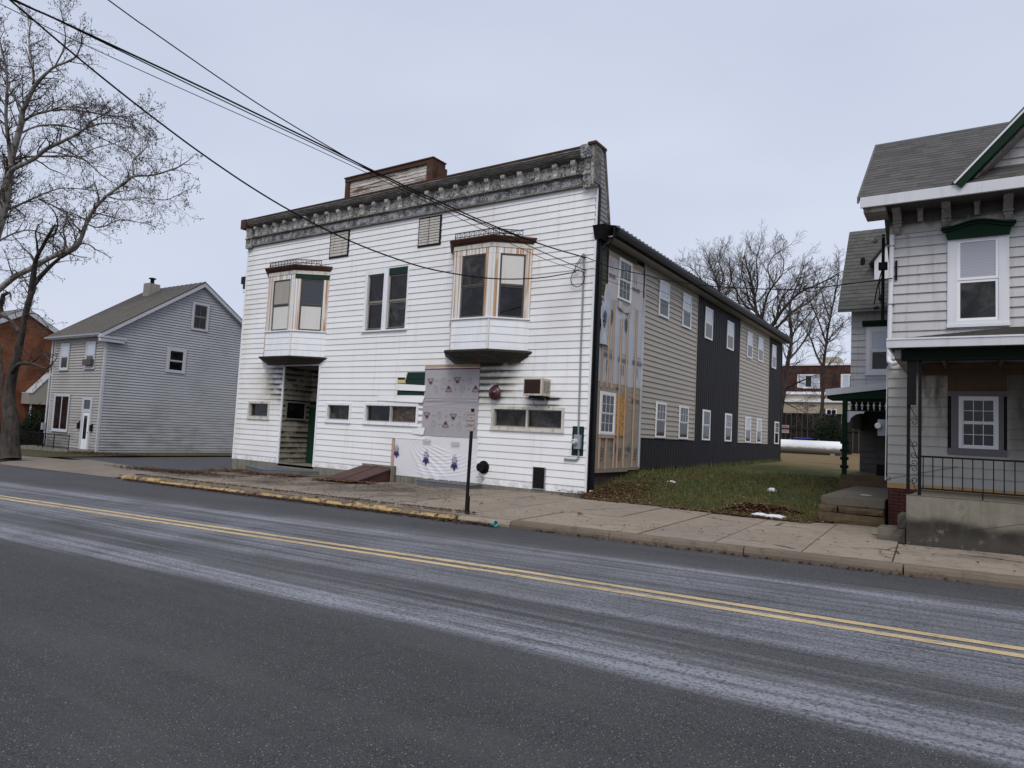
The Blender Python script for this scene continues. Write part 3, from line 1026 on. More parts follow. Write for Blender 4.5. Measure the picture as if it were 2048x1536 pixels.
# ------------------------------------------------------------------ boards
def boards(parent, fr, u0, u1, w0, w1, pitch, opens, mat, name="clapboard", d_top=0.003, d_bot=0.027, maxlen=99, clip=None, slope_cut=None, off=0.0):
    """overlapping boards; opens = [(u0,u1,w0,w1)] left free"""
    k0 = int(math.floor((w0 - off) / pitch + 1e-6))
    r = k0
    while off + r * pitch < w1 - 0.005:
        za, zb = max(w0, off + r * pitch), min(w1, off + (r + 1) * pitch)
        z00 = off + r * pitch
        ops = [o for o in opens if o[2] < zb - 0.004 and o[3] > za + 0.004]
        xs = sorted({u0, u1} | {max(u0, min(u1, v)) for o in ops for v in o[:2]})
        runs = []
        for a, b in zip(xs[:-1], xs[1:]):
            if b - a < 0.004: continue
            segs = [(za, zb)]
            for o in ops:
                if o[0] <= a + 1e-4 and o[1] >= b - 1e-4:
                    ns = []
                    for s0, s1 in segs:
                        if o[2] > s0: ns.append((s0, min(s1, o[2])))
                        if o[3] < s1: ns.append((max(s0, o[3]), s1))
                    segs = [q for q in ns if q[1] - q[0] > 0.006]
            for q in segs:
                if runs and abs(runs[-1][1] - a) < 1e-4 and runs[-1][2:] == q:
                    runs[-1] = (runs[-1][0], b) + q
                else:
                    runs.append((a, b) + q)
        for a, b, s0, s1 in runs:
            cuts = [a]
            while b - cuts[-1] > maxlen * 1.15:
                cuts.append(cuts[-1] + maxlen * rnd(0.55, 1.0))
            cuts.append(b)
            for i in range(len(cuts) - 1):
                ca, cb = cuts[i], cuts[i + 1] - (0.004 if i < len(cuts) - 2 else 0)
                dd = lambda w: d_bot + (d_top - d_bot) * (w - z00) / pitch
                j = rnd(-0.0015, 0.0015)
                lip = 0.006 if s0 <= z00 + 1e-4 else 0.0
                t0, t1 = rnd(-0.0012, 0.0012), rnd(-0.0012, 0.0012)
                pts = []
                for u, tt in ((ca, t0), (cb, t1)):
                    pts += [fr(u, 0.0, s0 - lip + tt), fr(u, 0.0, s1), fr(u, dd(s0) + j, s0 - lip + tt), fr(u, dd(s1) + j, s1)]
                MB().hexa(pts).build(name, mat, parent)
        r += 1


def window(parent, fr, u0, u1, w0, w1, casing, cm, sash_m, panes, mid=0.5, sash=0.045, depth=0.045, grid=None, grid2=None, sill=True, name="window", head=None, mun_m=None, cols=1, base=0.0):
    """double-hung (or side by side, cols=2) window: casing mesh, sashes, panes, muntins, sill as children"""
    c = casing
    o = MB()
    d1 = base + depth
    o.box(u0, u0 + c, base, d1, w0, w1, fr)
    o.box(u1 - c, u1, base, d1, w0, w1, fr)
    o.box(u0 + c, u1 - c, base, d1 - 0.002, w1 - (head or c), w1, fr)
    o.box(u0 + c, u1 - c, base, d1 - 0.002, w0, w0 + c * 0.8, fr)
    win = o.build(name, cm, parent)
    a, b, lo, hi = u0 + c, u1 - c, w0 + c * 0.8, w1 - (head or c)
    if sill:
        MB().box(u0 - 0.03, u1 + 0.03, base, d1 + 0.035, w0 - 0.045, w0 - 0.001, fr).build("sill", cm, win)
    cells = []
    if cols == 1:
        m = lo + (hi - lo) * mid
        cells = [(a, b, m, hi, 0.014), (a, b, lo, m, 0.002)]
        grids = [grid, grid2]
    else:
        cells = []
        wd = (b - a) / cols
        for i in range(cols):
            cells.append((a + i * wd, a + (i + 1) * wd, lo, hi, 0.006))
        grids = [grid] * cols
    for i, (ca, cb, cl, ch, dz) in enumerate(cells):
        f = MB()
        s = sash
        z0, z1 = base + dz, base + dz + 0.022
        f.box(ca, ca + s, z0, z1, cl, ch, fr).box(cb - s, cb, z0, z1, cl, ch, fr)
        f.box(ca + s, cb - s, z0, z1 - .001, cl, cl + s, fr).box(ca + s, cb - s, z0, z1 - .001, ch - s, ch, fr)
        f.build("sash", sash_m, win)
        pm = panes[i] if i < len(panes) else panes[-1]
        ti, tj = rnd(0, .005), rnd(0, .005)
        PA = (ca + s - .002, cb - s + .002, cl + s - .002, ch - s + .002)
        MB().hexa([fr(PA[0], z0 + .001, PA[2]), fr(PA[0], z0 + .001, PA[3]), fr(PA[0], z0 + .004 + ti, PA[2]), fr(PA[0], z0 + .004 + tj, PA[3]), fr(PA[1], z0 + .001, PA[2]), fr(PA[1], z0 + .001, PA[3]), fr(PA[1], z0 + .004 + tj, PA[2]), fr(PA[1], z0 + .004 + ti, PA[3])]).build("pane", pm, win)
        gd = grids[i] if i < len(grids) else None
        if gd:
            mm = mun_m or sash_m
            A, B, Lo, Hi = ca + s, cb - s, cl + s, ch - s
            for k in range(1, gd[0]):
                uu = A + (B - A) * k / gd[0]
                MB().box(uu - .006, uu + .006, z0 + 0.009, z0 + 0.016, Lo, Hi, fr).build("muntin", mm, win)
            for k in range(1, gd[1]):
                ww = Lo + (Hi - Lo) * k / gd[1]
                MB().box(A, B, z0 + 0.009, z0 + 0.015, ww - .006, ww + .006, fr).build("muntin", mm, win)
    return win


# ------------------------------------------------------------------ the white commercial building
YF, XL, XR_ = 16.78, -24.85, -8.72
F = FRONT(YF)
S = SIDE(-8.7)
bld = thing("commercial_building", (-16.8, 16.8, -0.4), "long two-storey white clapboard shop building with rusty cornice and unfinished side wall", "building")
# walls behind the boards, with the entry left open
w = MB()
EX0, EX1, EZ = -21.93, -19.95, 3.68
WINS = [(-24.05, -22.70, 1.65, 2.33), (-19.43, -18.13, 1.66, 2.35), (-17.48, -14.98, 1.66, 2.37), (-12.03, -9.50, 1.67, 2.36), (-17.80, -15.75, 4.90, 7.05)]
holes = [(a + .05, b - .05, c + .05, d - .05) for a, b, c, d in WINS] + [(EX0, EX1, -1, EZ)]
us = sorted({XL, XR_} | {v for h in holes for v in h[:2]})
zs = sorted({-0.02, 9.7} | {max(-.02, v) for h in holes for v in h[2:]})
for a, b in zip(us[:-1], us[1:]):
    run = None
    for c, d in list(zip(zs[:-1], zs[1:])) + [(None, None)]:
        solid = c is not None and not any(h[0] <= a + 1e-4 and h[1] >= b - 1e-4 and h[2] <= c + 1e-4 and h[3] >= d - 1e-4 for h in holes)
        if solid:
            run = (run[0] if run else c, d)
        elif run:
            w.box(a, b, -0.2, 0.0, run[0], run[1], F)
            run = None
w.box(XL + 0.02, XL + 0.2, -21.0, -0.2, -0.3, 7.4, F)
w.box(XL + 0.2, -8.9, -22.6, -22.4, -0.3, 7.4, F)
w.build("wall", M['old_green'], bld)
sw = MB()
sw.box(16.981, 39.4, -0.2, 0.0, 0.66, 7.25, S)
sw.build("side_wall", M['dark'], bld)
# foundation under the boards
fd = MB()
fd.hexa([(XL + .02, YF - .02, -0.75), (XL + .02, YF - .02, 0.0), (XL + .02, YF + .3, -0.75), (XL + .02, YF + .3, 0.0), (-8.75, YF - .02, -0.5), (-8.75, YF - .02, 0.0), (-8.75, YF + .3, -0.5), (-8.75, YF + .3, 0.0)])
fd.build("foundation", M['foundation'], bld)
sb = MB()
sb.box(16.8, 39.38, -0.25, -0.03, -0.4, 0.66, S)
sb.build("stone_base", M['stone_base'], bld)

# openings of the front
wins = dict(sw1=(-24.05, -22.70, 1.65, 2.33), sw2=(-19.43, -18.13, 1.66, 2.35), dw3=(-17.48, -14.98, 1.66, 2.37), dw4=(-12.03, -9.50, 1.67, 2.36))
LV = [(-19.83, -18.79, 7.70, 8.69), (-15.43, -14.43, 7.62, 8.63)]
MID = (-17.80, -15.75, 4.90, 7.05)
BAYP = 0.76
BAYS = [(-23.26, -22.26, -20.76, -19.73), (-13.83, -13.18, -11.76, -10.83)]
MET = (-9.23, -8.86, 1.03, 1.85)
VENT = (-10.46, -10.03, 0.0, 0.64)
WRAP = (-14.80, -12.54, 1.34, 3.62)
WRAP2 = (-16.06, -12.50, -0.05, 1.20)
ops = [v for v in wins.values()] + LV + [MID, MET, VENT]
ops += [(b[0], b[3], 3.95, 7.25) for b in BAYS]
ops += [(EX0 - .07, EX1 + .07, -0.1, EZ + .08), WRAP, (-14.65, -12.5, 1.18, 1.36), WRAP2]
ops += [(-15.60, -14.79, 3.05, 3.42), (-16.0, -15.59, 3.05, 3.24), (-15.98, -14.79, 2.65, 2.84)]
ops += [(-14.92, -14.79, 2.3, 2.62)]
boards(bld, F, XL + 0.05, XR_ - 0.05, 0.0, 8.70, 0.2032, ops, M['white'], maxlen=4.6)
# corner trims
for a, b in ((XL - 0.02, XL + 0.05), (XR_ - 0.05, XR_ + 0.02)):
    MB().box(a, b, -0.05, 0.034, -0.02, 8.72, F).build("corner_trim", M['white_trim'], bld)
# old green boards and foam that show where siding is gone
for a, b, c, d, in ((-15.98, -14.79, 2.95, 3.19), (-15.98, -14.79, 3.195, 3.43), (-15.98, -14.79, 2.64, 2.85)):
    MB().hexa([F(a, 0, c), F(a, 0, d), F(a, .012, c), F(a, .003, d), F(b, 0, c), F(b, 0, d), F(b, .012, c), F(b, .003, d)]).build("old_board", M['old_green'], bld)
MB().box(-16.0, -15.62, 0.012, 0.02, 3.05, 3.17, F).plate([(-15.63, 3.05), (-15.60, 3.28), (-15.53, 3.42), (-15.56, 3.42), (-15.66, 3.27)], 0.012, 0.02, F).build("foam_sheet", M['foam'], bld)
# loose boards that hang proud by the wrap
MB().hexa([F(-16.0, .01, 2.83), F(-16.0, .01, 3.03), F(-16.0, .03, 2.82), F(-16.0, .02, 3.03), F(-14.72, .012, 2.80), F(-14.72, .012, 2.98), F(-14.72, .055, 2.79), F(-14.72, .04, 2.98)]).build("loose_board", M['white'], bld)
MB().hexa([F(-16.9, .026, 2.47), F(-16.9, .01, 2.63), F(-16.9, .034, 2.46), F(-16.9, .02, 2.63), F(-14.78, .03, 2.42), F(-14.72, .03, 2.63), F(-14.80, .075, 2.41), F(-14.72, .045, 2.63)]).build("loose_board", M['white'], bld)
MB().hexa([F(-15.2, .026, 1.40), F(-15.2, .01, 1.62), F(-15.2, .034, 1.39), F(-15.2, .02, 1.62), F(-14.68, .03, 1.38), F(-14.64, .03, 1.60), F(-14.70, .065, 1.37), F(-14.64, .045, 1.60)]).build("loose_board", M['white'], bld)

# cornice
cor = MB()
cor.box(XL + 0.05, XR_ - 0.05, 0.0, 0.052, 8.70, 9.06, F).box(XL + 0.05, XR_ - 0.05, 0.0, 0.006, 9.06, 9.54, F)
cor.build("cornice_back", M['cornice_panel'], bld)
fz = MB()
fz.box(XL + 0.33, XR_ - 0.42, 0.05, 0.075, 8.76, 9.0, F)
fz.build("frieze", M['cornice_dark'], bld)
ml = MB()
ml.prism([(0.05, 8.68), (0.11, 8.69), (0.11, 8.715), (0.085, 8.735), (0.085, 8.755), (0.05, 8.76)], XL + 0.03, XR_ - 0.03, F)
ml.prism([(0.05, 9.0), (0.10, 9.0), (0.10, 9.02), (0.15, 9.035), (0.15, 9.06), (0.05, 9.075)], XL + 0.03, XR_ - 0.03, F)
ml.build("moulding", M['cornice_mould'], bld)
cw = MB()
cw.prism([(0.0, 9.47), (0.17, 9.53), (0.17, 9.55), (0.21, 9.555), (0.215, 9.585), (0.24, 9.59), (0.245, 9.62), (0.27, 9.63), (0.275, 9.67), (0.30, 9.68), (0.30, 9.73), (0.0, 9.75)], XL - 0.16, XR_ - 0.10, F)
cw.build("crown", M['cornice_mould'], bld)
MB().prism([(-0.25, 9.752), (0.315, 9.732), (0.32, 9.75), (0.32, 9.785), (-0.25, 9.80)], XL - 0.17, XR_ - 0.09, F).build("coping", M['rust'], bld)
# brackets
nb = 25
bx0, bx1 = XL + 0.55, XR_ - 0.78
def bracket_mesh(u, wd=0.15):
    m = MB()
    m.prism([(0.0, 9.07), (0.10, 9.07), (0.12, 9.13), (0.09, 9.20), (0.12, 9.30), (0.18, 9.38), (0.19, 9.475), (0.0, 9.475)], u - wd / 2, u + wd / 2, F)
    return m
for i in range(nb):
    bracket_mesh(bx0 + (bx1 - bx0) * i / (nb - 1)).build("bracket", M['cornice_bracket'], bld)
for (a, b) in ((XL + 0.0, XL + 0.33), (XR_ - 0.42, XR_ - 0.03)):
    e = MB()
    e.box(a, b, 0.05, 0.17, 8.62, 9.42, F)
    e.prism([(0.17, 8.98), (0.21, 8.98), (0.21, 9.03), (0.17, 9.05)], a - .01, b + .01, F)
    e.prism([(0.17, 9.1), (0.20, 9.14), (0.22, 9.30), (0.26, 9.41), (0.17, 9.41)], a + 0.06, b - 0.06, F)
    e.build("end_bracket", M['cornice_panel'], bld)
e = MB()
e.box(XL - 0.2, XL + 0.12, 0.1, 0.33, 9.42, 9.80, F)
e.build("crown_block", M['rust'], bld)
MB().box(XR_ - 0.45, XR_ + 0.0, 0.1, 0.33, 9.42, 9.81, F).build("crown_block", M['cornice_dark'], bld)
# signboard over the cornice
P0, P1 = -19.05, -14.82
sg = MB()
sg.box(P0 + .2, P1 - .2, -0.42, 0.10, 9.79, 10.42, F)
sgo = sg.build("sign_board", M['sign_board'], bld)
for k in range(5):
    z = 9.82 + k * 0.12
    MB().hexa([F(P0 + .22, .10, z), F(P0 + .22, .10, z + .12), F(P0 + .22, .125, z), F(P0 + .22, .108, z + .12), F(P1 - .22, .10, z), F(P1 - .22, .10, z + .12), F(P1 - .22, .125, z), F(P1 - .22, .108, z + .12)]).build("plank", M['sign_board'], sgo)
fr_ = MB()
fr_.box(P0, P0 + .2, -0.45, 0.17, 9.78, 10.42, F).box(P1 - .26, P1, -0.2, 0.20, 9.70, 10.42, F).box(P1 - .04, P1 + .12, -0.42, -.02, 9.70, 10.34, F)
fr_.box(P0, P1, -0.45, 0.19, 10.42, 10.56, F).box(P0 - .03, P1 + .03, -0.47, 0.22, 10.562, 10.60, F)
fr_.build("sign_frame", M['rust'], sgo)
# return of the false front on the right
rt = MB()
rt.plate([(16.83, 6.95), (17.42, 7.75), (16.98, 9.74), (16.42, 9.74), (16.42, 8.6), (16.76, 8.6), (16.76, 7.2)], 0.0, -0.10, S)
rt.build("parapet_return", M['cornice_panel'], bld)
for k in range(15):
    z = 7.72 + k * 0.13
    yb = 16.98 + (17.42 - 16.98) * (9.74 - z) / 1.99
    MB().hexa([S(16.80, .004, z), S(16.80, .004, z + .13), S(16.80, .022, z), S(16.80, .008, z + .13), S(yb - .10, .004, z), S(yb - .10, .004, z + .13), S(yb - .10, .022, z), S(yb - .12, .008, z + .13)]).build("shingle", M['shingle_side'], bld)
MB().plate([(17.44, 7.72), (17.50, 7.72), (17.03, 9.76), (16.95, 9.76)], -0.12, 0.04, S).plate([(16.40, 8.66), (16.79, 8.66), (16.79, 9.74), (16.40, 9.74)], 0.0, 0.03, S).build("return_trim", M['cornice_mould'], bld)
MB().plate([(16.36, 9.74), (17.05, 9.74), (17.05, 9.81), (16.36, 9.81)], -0.2, 0.06, S).build("return_cap", M['rust'], bld)

# louvred vents
def vent(u0, u1, w0, w1, n, frame_m, slat_m, name, t=0.05, mid=None):
    o = MB()
    o.box(u0, u1, 0.001, 0.003, w0, w1, F)
    o.box(u0, u0 + t * .4, 0, 0.036, w0, w1, F).box(u1 - t, u1, 0, 0.046, w0, w1, F).box(u0, u1 - t, 0, 0.046, w0, w0 + t, F).box(u0, u1 - t, 0, 0.036, w1 - t * .4, w1, F)
    v = o.build(name, frame_m, bld)
    h = (w1 - w0 - t * 1.4) / n
    for k in range(n):
        z = w0 + t + k * h
        MB().hexa([F(u0 + .02, .004, z + h * .4), F(u0 + .02, .006, z + h * .95), F(u0 + .02, .030, z + .004), F(u0 + .02, .032, z + h * .70),
                   F(u1 - t, .004, z + h * .4), F(u1 - t, .006, z + h * .95), F(u1 - t, .030, z + .004), F(u1 - t, .032, z + h * .70)]).build("slat", slat_m, v)
    if mid:
        MB().box(mid - .008, mid + .008, 0.033, 0.040, w0 + t, w1 - t * .4, F).build("rod", frame_m, v)
    return v
vent(*LV[0], 8, M['dark'], M['louvre'], "louvre_vent", 0.07)
vent(*LV[1], 10, M['dark'], M['louvre'], "louvre_vent", 0.07, -14.97)
gv = vent(*VENT, 14, M['steel'], M['post'], "floor_vent", 0.03)

# small windows at street level
def fixed_window(k, cols, panes, cm, sm_):
    u0, u1, w0, w1 = wins[k]
    wn_ = MB()
    c = 0.085
    wn_.box(u0, u0 + c, -.16, .045, w0, w1, F).box(u1 - c, u1, -.16, .045, w0, w1, F).box(u0 + c, u1 - c, -.16, .043, w1 - c, w1, F).box(u0 + c, u1 - c, -.16, .050, w0, w0 + c, F)
    wo = wn_.build("window", M[cm], bld)
    MB().box(u0 - .02, u1 + .02, 0, .065, w0 - .035, w0 - .001, F).build("sill", M[cm], wo)
    a, b, lo, hi = u0 + c, u1 - c, w0 + c, w1 - c
    wd = (b - a) / cols
    for i in range(cols):
        ca, cb = a + i * wd, a + (i + 1) * wd
        s = 0.035
        f = MB().box(ca, ca + s, -.12, -.05, lo, hi, F).box(cb - s, cb, -.12, -.05, lo, hi, F).box(ca + s, cb - s, -.12, -.052, lo, lo + s, F).box(ca + s, cb - s, -.12, -.052, hi - s, hi, F)
        f.build("sash", M[sm_], wo)
        MB().box(ca + s - .002, cb - s + .002, -.105 + .02 * (i % 2), -.100 + .02 * (i % 2), lo + s - .002, hi - s + .002, F).build("pane", M[panes[i]], wo)
    if cols == 2:
        MB().box((a + b) / 2 - .03, (a + b) / 2 + .03, -.05, .02, lo, hi, F).build("mullion", M['grimy_white'], wo)
    return wo
fixed_window('sw1', 1, ['glass'], 'grimy_white', 'sash_old')
fixed_window('sw2', 1, ['glass_dusty'], 'white_trim', 'sash_old')
fixed_window('dw3', 2, ['glass', 'glass_brown'], 'white_trim', 'sash_old')
fixed_window('dw4', 2, ['glass_dusty', 'glass_dusty'], 'grimy_white', 'sash_old')

# the middle pair of tall windows
mm = -16.79
c = MB()
c.box(MID[0], MID[0] + .12, -.12, .05, MID[2], MID[3], F).box(mm - .10, mm + .10, -.12, .055, MID[2], MID[3] - .02, F).box(MID[0] + .12, mm - .1, 0, .05, MID[3] - .16, MID[3], F)
c.box(MID[1] - .07, MID[1], -.12, .02, MID[2], MID[3], F)
pw = c.build("window", M['white_trim'], bld)
MB().box(mm + .1, MID[1] - .072, -0.1, .012, MID[3] - .24, MID[3] + .0, F).build("head_board", M['old_green'], pw)
MB().box(MID[0] - .05, MID[1] + .05, 0, .09, MID[2] - .05, MID[2], F).build("sill", M['white_trim'], pw)
for a, b, top, pm, pm2 in ((MID[0] + .12, mm - .1, MID[3] - .16, 'glass', 'glass'), (mm + .1, MID[1] - .07, MID[3] - .24, 'glass', 'glass_dusty')):
    m_ = 5.88
    for lo, hi, dz, pp in ((m_, top, -.050, pm), (MID[2] + .02, m_, -.075, pm2)):
        s = .05
        MB().box(a, a + s, dz, dz + .022, lo, hi, F).box(b - s, b, dz, dz + .022, lo, hi, F).box(a + s, b - s, dz, dz + .021, lo, lo + s + .02, F).box(a + s, b - s, dz, dz + .021, hi - s, hi, F).build("sash", M['sash_old'], pw)
        MB().box(a + s, b - s, dz + .002, dz + .006, lo + s + .018, hi - s, F).build("pane", M[pp], pw)


# the two bay windows
def bay(B, panes_front, panes_right, has_green, crest):
    x0, xa, xb, x1 = B
    p = BAYP
    faces = [Fr((x0, YF, 0), (xa - x0, -p, 0), (-p, -(xa - x0), 0)), Fr((xa, YF - p, 0), (1, 0, 0), (0, -1, 0)), Fr((xb, YF - p, 0), (x1 - xb, p, 0), (p, -(x1 - xb), 0))]
    lens = [math.hypot(xa - x0, p), xb - xa, math.hypot(x1 - xb, p)]
    outline = lambda e: [(x0 - e, YF), (xa - e * .6, YF - p - e), (xb + e * .6, YF - p - e), (x1 + e, YF)]
    body = MB()
    body.slab(outline(-0.03), 4.0, 7.2)
    bo = body.build("bay_window", M['dark'], bld)
    for i, (fr, L) in enumerate(zip(faces, lens)):
        # boards of the apron
        for r in range(4):
            za, zb = 4.02 + r * 0.225, 4.02 + (r + 1) * 0.225
            MB().hexa([fr(0, -.03, za - .005), fr(0, -.03, zb), fr(0, .016, za - .005), fr(0, .0, zb), fr(L, -.03, za - .005), fr(L, -.03, zb), fr(L, .016, za - .005), fr(L, .0, zb)]).build("clapboard", M['white_trim'], bo)
        MB().box(-.02, L + .02, -.03, .05, 4.922, 4.965, fr).build("sill", M['white_trim'], bo)
        sd = 0.30 if i == 1 else 0.24
        a, b = sd, L - (0.22 if i == 1 else 0.20)
        cs = MB()
        cs.box(0, a, -.03, .022, 4.967, 6.88, fr).box(b, L, -.03, .022, 4.967, 6.88, fr)
        cs.build("casing", M['rust_white'], bo)
        gm = M['old_green'] if (has_green and i == 2) else M['rust_white']
        MB().box(0.0, L, -.03, .026, 6.882, 7.06, fr).build("head_board", gm, bo)
        MB().box(-.01, L + .01, -.03, .045, 7.062, 7.19, fr).build("frieze_board", M['grimy_white'], bo)
        pr = panes_right if i == 2 else panes_front
        m_ = 5.92
        for lo, hi, dz, pp in ((m_, 6.88, -.012, pr[0]), (4.97, m_, -.026, pr[1])):
            s = .055
            MB().box(a, a + s, dz, dz + .02, lo, hi, fr).box(b - s, b, dz, dz + .02, lo, hi, fr).box(a + s, b - s, dz, dz + .019, lo, lo + s, fr).box(a + s, b - s, dz, dz + .019, hi - s * .8, hi, fr).build("sash", M['sash_dark'], bo)
            MB().box(a + s, b - s, dz + .002, dz + .006, lo + s, hi - s * .8, fr).build("pane", M[pp], bo)
    # corner post strips
    for q in ((xa, YF - p), (xb, YF - p)):
        MB().lathe([(.03, 4.02), (.03, 7.19)], (q[0], q[1], 0), n=8).build("corner_post", M['rust_white'], bo)
    # crown
    prof = [(0.03, 7.19), (0.06, 7.20), (0.06, 7.24), (0.11, 7.26), (0.14, 7.31), (0.17, 7.34), (0.17, 7.385)]
    def ringed(prof, mat, name):
        m = MB()
        n = 4
        vs = []
        for e, z in prof:
            for (x, y) in outline(e): vs.append((x, y, z))
        k = len(prof)
        fs = [(i * n + j, i * n + j + 1, (i + 1) * n + j + 1, (i + 1) * n + j) for i in range(k - 1) for j in range(n - 1)]
        fs += [(0, 1, 2, 3), tuple((k - 1) * n + j for j in range(n))]
        m.add(vs, fs)
        return m.build(name, mat, bo)
    ringed(prof, M['rust'], "crown")
    zb = 3.77 if crest == 0 else 3.66
    ringed([(e, zb + (4.0 - zb) * t) for e, t in ((-0.20, 0), (-0.19, .12), (-0.12, .2), (-0.10, .32), (-0.02, .42), (0.06, .6), (0.14, .74), (0.165, .8), (0.17, .93), (0.10, 1.0))], M['skirt'], "skirt")
    # iron cresting
    o2 = outline(0.02)
    pts = [Vector((x, y, 0)) for x, y in o2]
    cr = MB()
    for s0, s1, n in ((0, 1, 6), (1, 2, 9 if crest == 0 else 8), (2, 3, 7)):
        A, Bq = pts[s0], pts[s1]
        if s0 == 0: A = A + (Bq - A) * 0.4
        if s1 == 3: Bq = A + (Bq - A) * 0.72
        n = max(3, int((Bq - A).length / 0.165))
        for z in (7.47, 7.605):
            cr.tube([A + Vector((0, 0, z)), Bq + Vector((0, 0, z))], .013, 4)
        for k in range(n + 1):
            q = A + (Bq - A) * k / n
            cr.tube([q + Vector((0, 0, 7.385)), q + Vector((0, 0, 7.61))], .012, 4)
            if k < n:
                q2 = A + (Bq - A) * (k + 1) / n
                t = q2 - q
                cr.tube([q + t * .15 + Vector((0, 0, 7.59)), q + t * .5 + Vector((0, 0, 7.56)), q + t * .35 + Vector((0, 0, 7.51)), q + t * .85 + Vector((0, 0, 7.48))], .009, 3)
                cr.tube([q + t * .85 + Vector((0, 0, 7.59)), q + t * .45 + Vector((0, 0, 7.54)), q + t * .15 + Vector((0, 0, 7.48))], .009, 3)
    cr.build("cresting", M['iron'], bo)
    return bo


bay(BAYS[0], ['curtain', 'board_white'], ['glass_slate', 'board_white'], True, 0)
bay(BAYS[1], ['glass_dusty', 'glass'], ['board_white', 'glass'], False, 1)

# recessed entry
en = MB()
en.box(EX0 - .002, EX1 + .1, -1.36, -1.30, -0.02, EZ, F)
en.box(EX0 - .06, EX0 - .03, -1.36, -0.2, -0.02, EZ, F)
en.box(EX1 + .03, EX1 + .06, -1.36, -0.2, -0.02, EZ, F)
eo = en.build("entry_recess", M['dark'], bld)
MB().box(EX0 - .03, EX1 + .03, -1.3, 0.02, -0.10, -0.02, F).build("threshold", M['foundation'], eo)
MB().box(EX0 - .03, EX1 + .03, -1.3, -.001, EZ, EZ + .05, F).build("ceiling", M['entry'], eo)
RV = Fr((EX0 + .004, YF, 0), (0, 1, 0), (1, 0, 0))
for r in range(18):
    za, zb = r * .2032, (r + 1) * .2032
    za_, zb_ = max(za, 0), min(zb, EZ)
    segs = [(0.0, 1.3)] if not (za < 2.38 and zb > 1.66) else [(0.0, .12), (1.10, 1.3)]
    for a, b in segs:
        MB().hexa([RV(a, 0, za_ - .005), RV(a, 0, zb_), RV(a, .024, za_ - .005), RV(a, .004, zb_), RV(b, 0, za_ - .005), RV(b, 0, zb_), RV(b, .024, za_ - .005), RV(b, .004, zb_)]).build("clapboard", M['entry'], eo)
    if za < 3.5 and za > 2.3:
        MB().hexa([F(EX0, -1.3, za_ - .005), F(EX0, -1.3, zb_), F(EX0, -1.276, za_ - .005), F(EX0, -1.296, zb_), F(EX1, -1.3, za_ - .005), F(EX1, -1.3, zb_), F(EX1, -1.276, za_ - .005), F(EX1, -1.296, zb_)]).build("clapboard", M['entry'], eo)
MB().box(.12, 1.10, 0, .03, 1.66, 1.72, RV).box(.12, 1.10, 0, .03, 2.32, 2.38, RV).box(.12, .19, 0, .03, 1.72, 2.32, RV).box(1.03, 1.10, 0, .03, 1.72, 2.32, RV).build("reveal_window", M['sash_old'], eo)
MB().box(.19, 1.03, .0, .012, 1.72, 2.32, RV).build("reveal_pane", M['glass'], eo)
MB().box(EX0 + .02, EX0 + 1.02, -1.295, -1.255, 0.0, 2.2, F).build("door", M['green_door'], eo)
MB().box(EX0 + .0, EX0 + 1.1, -1.298, -1.245, 2.202, 2.30, F).box(EX0 + 1.03, EX0 + 1.1, -1.298, -1.245, 0, 2.2, F).build("door_frame", M['sash_dark'], eo)
for a, b in ((EX0 - .075, EX0 - .0), (EX1 + .0, EX1 + .075)):
    MB().box(a, b, -.05, .045, -0.02, EZ + .02, F).build("entry_trim", M['white_trim'], bld)
MB().box(EX0 - .075, EX1 + .075, -.05, .03, EZ + .022, EZ + .085, F).build("entry_trim", M['grimy_white'], bld)


# house wrap on the front
def wrap(name, fr, u0, u1, w0, w1, mat, amp, fold, nu=70, nw=60, seed=0.0, edge=0.0, base=0.008):
    def fn(s, t):
        u, wv = u0 + (u1 - u0) * s, w0 + (w1 - w0) * t
        q = Vector((u * 1.1 + seed, wv * 1.1, seed))
        d = base + amp * (0.5 + 0.5 * mnoise.noise(q * 1.5))
        d += fold(s, t, u, wv)
        eu = edge * mnoise.noise(Vector((seed, wv * 2.2, 5))) if (s in (0.0, 1.0)) else 0
        ew = edge * mnoise.noise(Vector((u * 2.2, seed, 9))) if (t in (0.0, 1.0)) else 0
        return fr(u + eu, max(0.003, d), wv + ew)
    return MB().grid(nu, nw, fn).build(name, mat, bld, smooth=True)


def ridge(v, wd): return math.exp(-(v / wd) ** 2)
def fold_up(s, t, u, w_):
    a = 0.006 * ridge(((s - .45) - (t - .4) * 0.35 + .03 * mnoise.noise(Vector((u * 3, w_ * 3, 0)))) , .018)
    for k in range(5):
        a += 0.005 * ridge((s - (.18 + .16 * k)) + (t - .1) * (.25 - .1 * k), .014) * max(0, 1 - abs(t - .25) * 3)
    a += 0.007 * ridge(t - .02 - .05 * math.sin(s * 3), .02)
    return a
def fold_mid(s, t, u, w_):
    a = 0.0
    for k in range(6):
        a += 0.006 * ridge((t - .42 + .07 * k) + (s - .1) * (.55 + .06 * k), .022) * max(0, 1 - s * 1.3)
    a += 0.008 * ridge(t - .93 + .05 * math.sin(s * 5 + 1), .022) * (1 if s > .08 else .3)
    a += 0.004 * ridge(t - .85 + .12 * (s - .4) ** 2, .02)
    return a
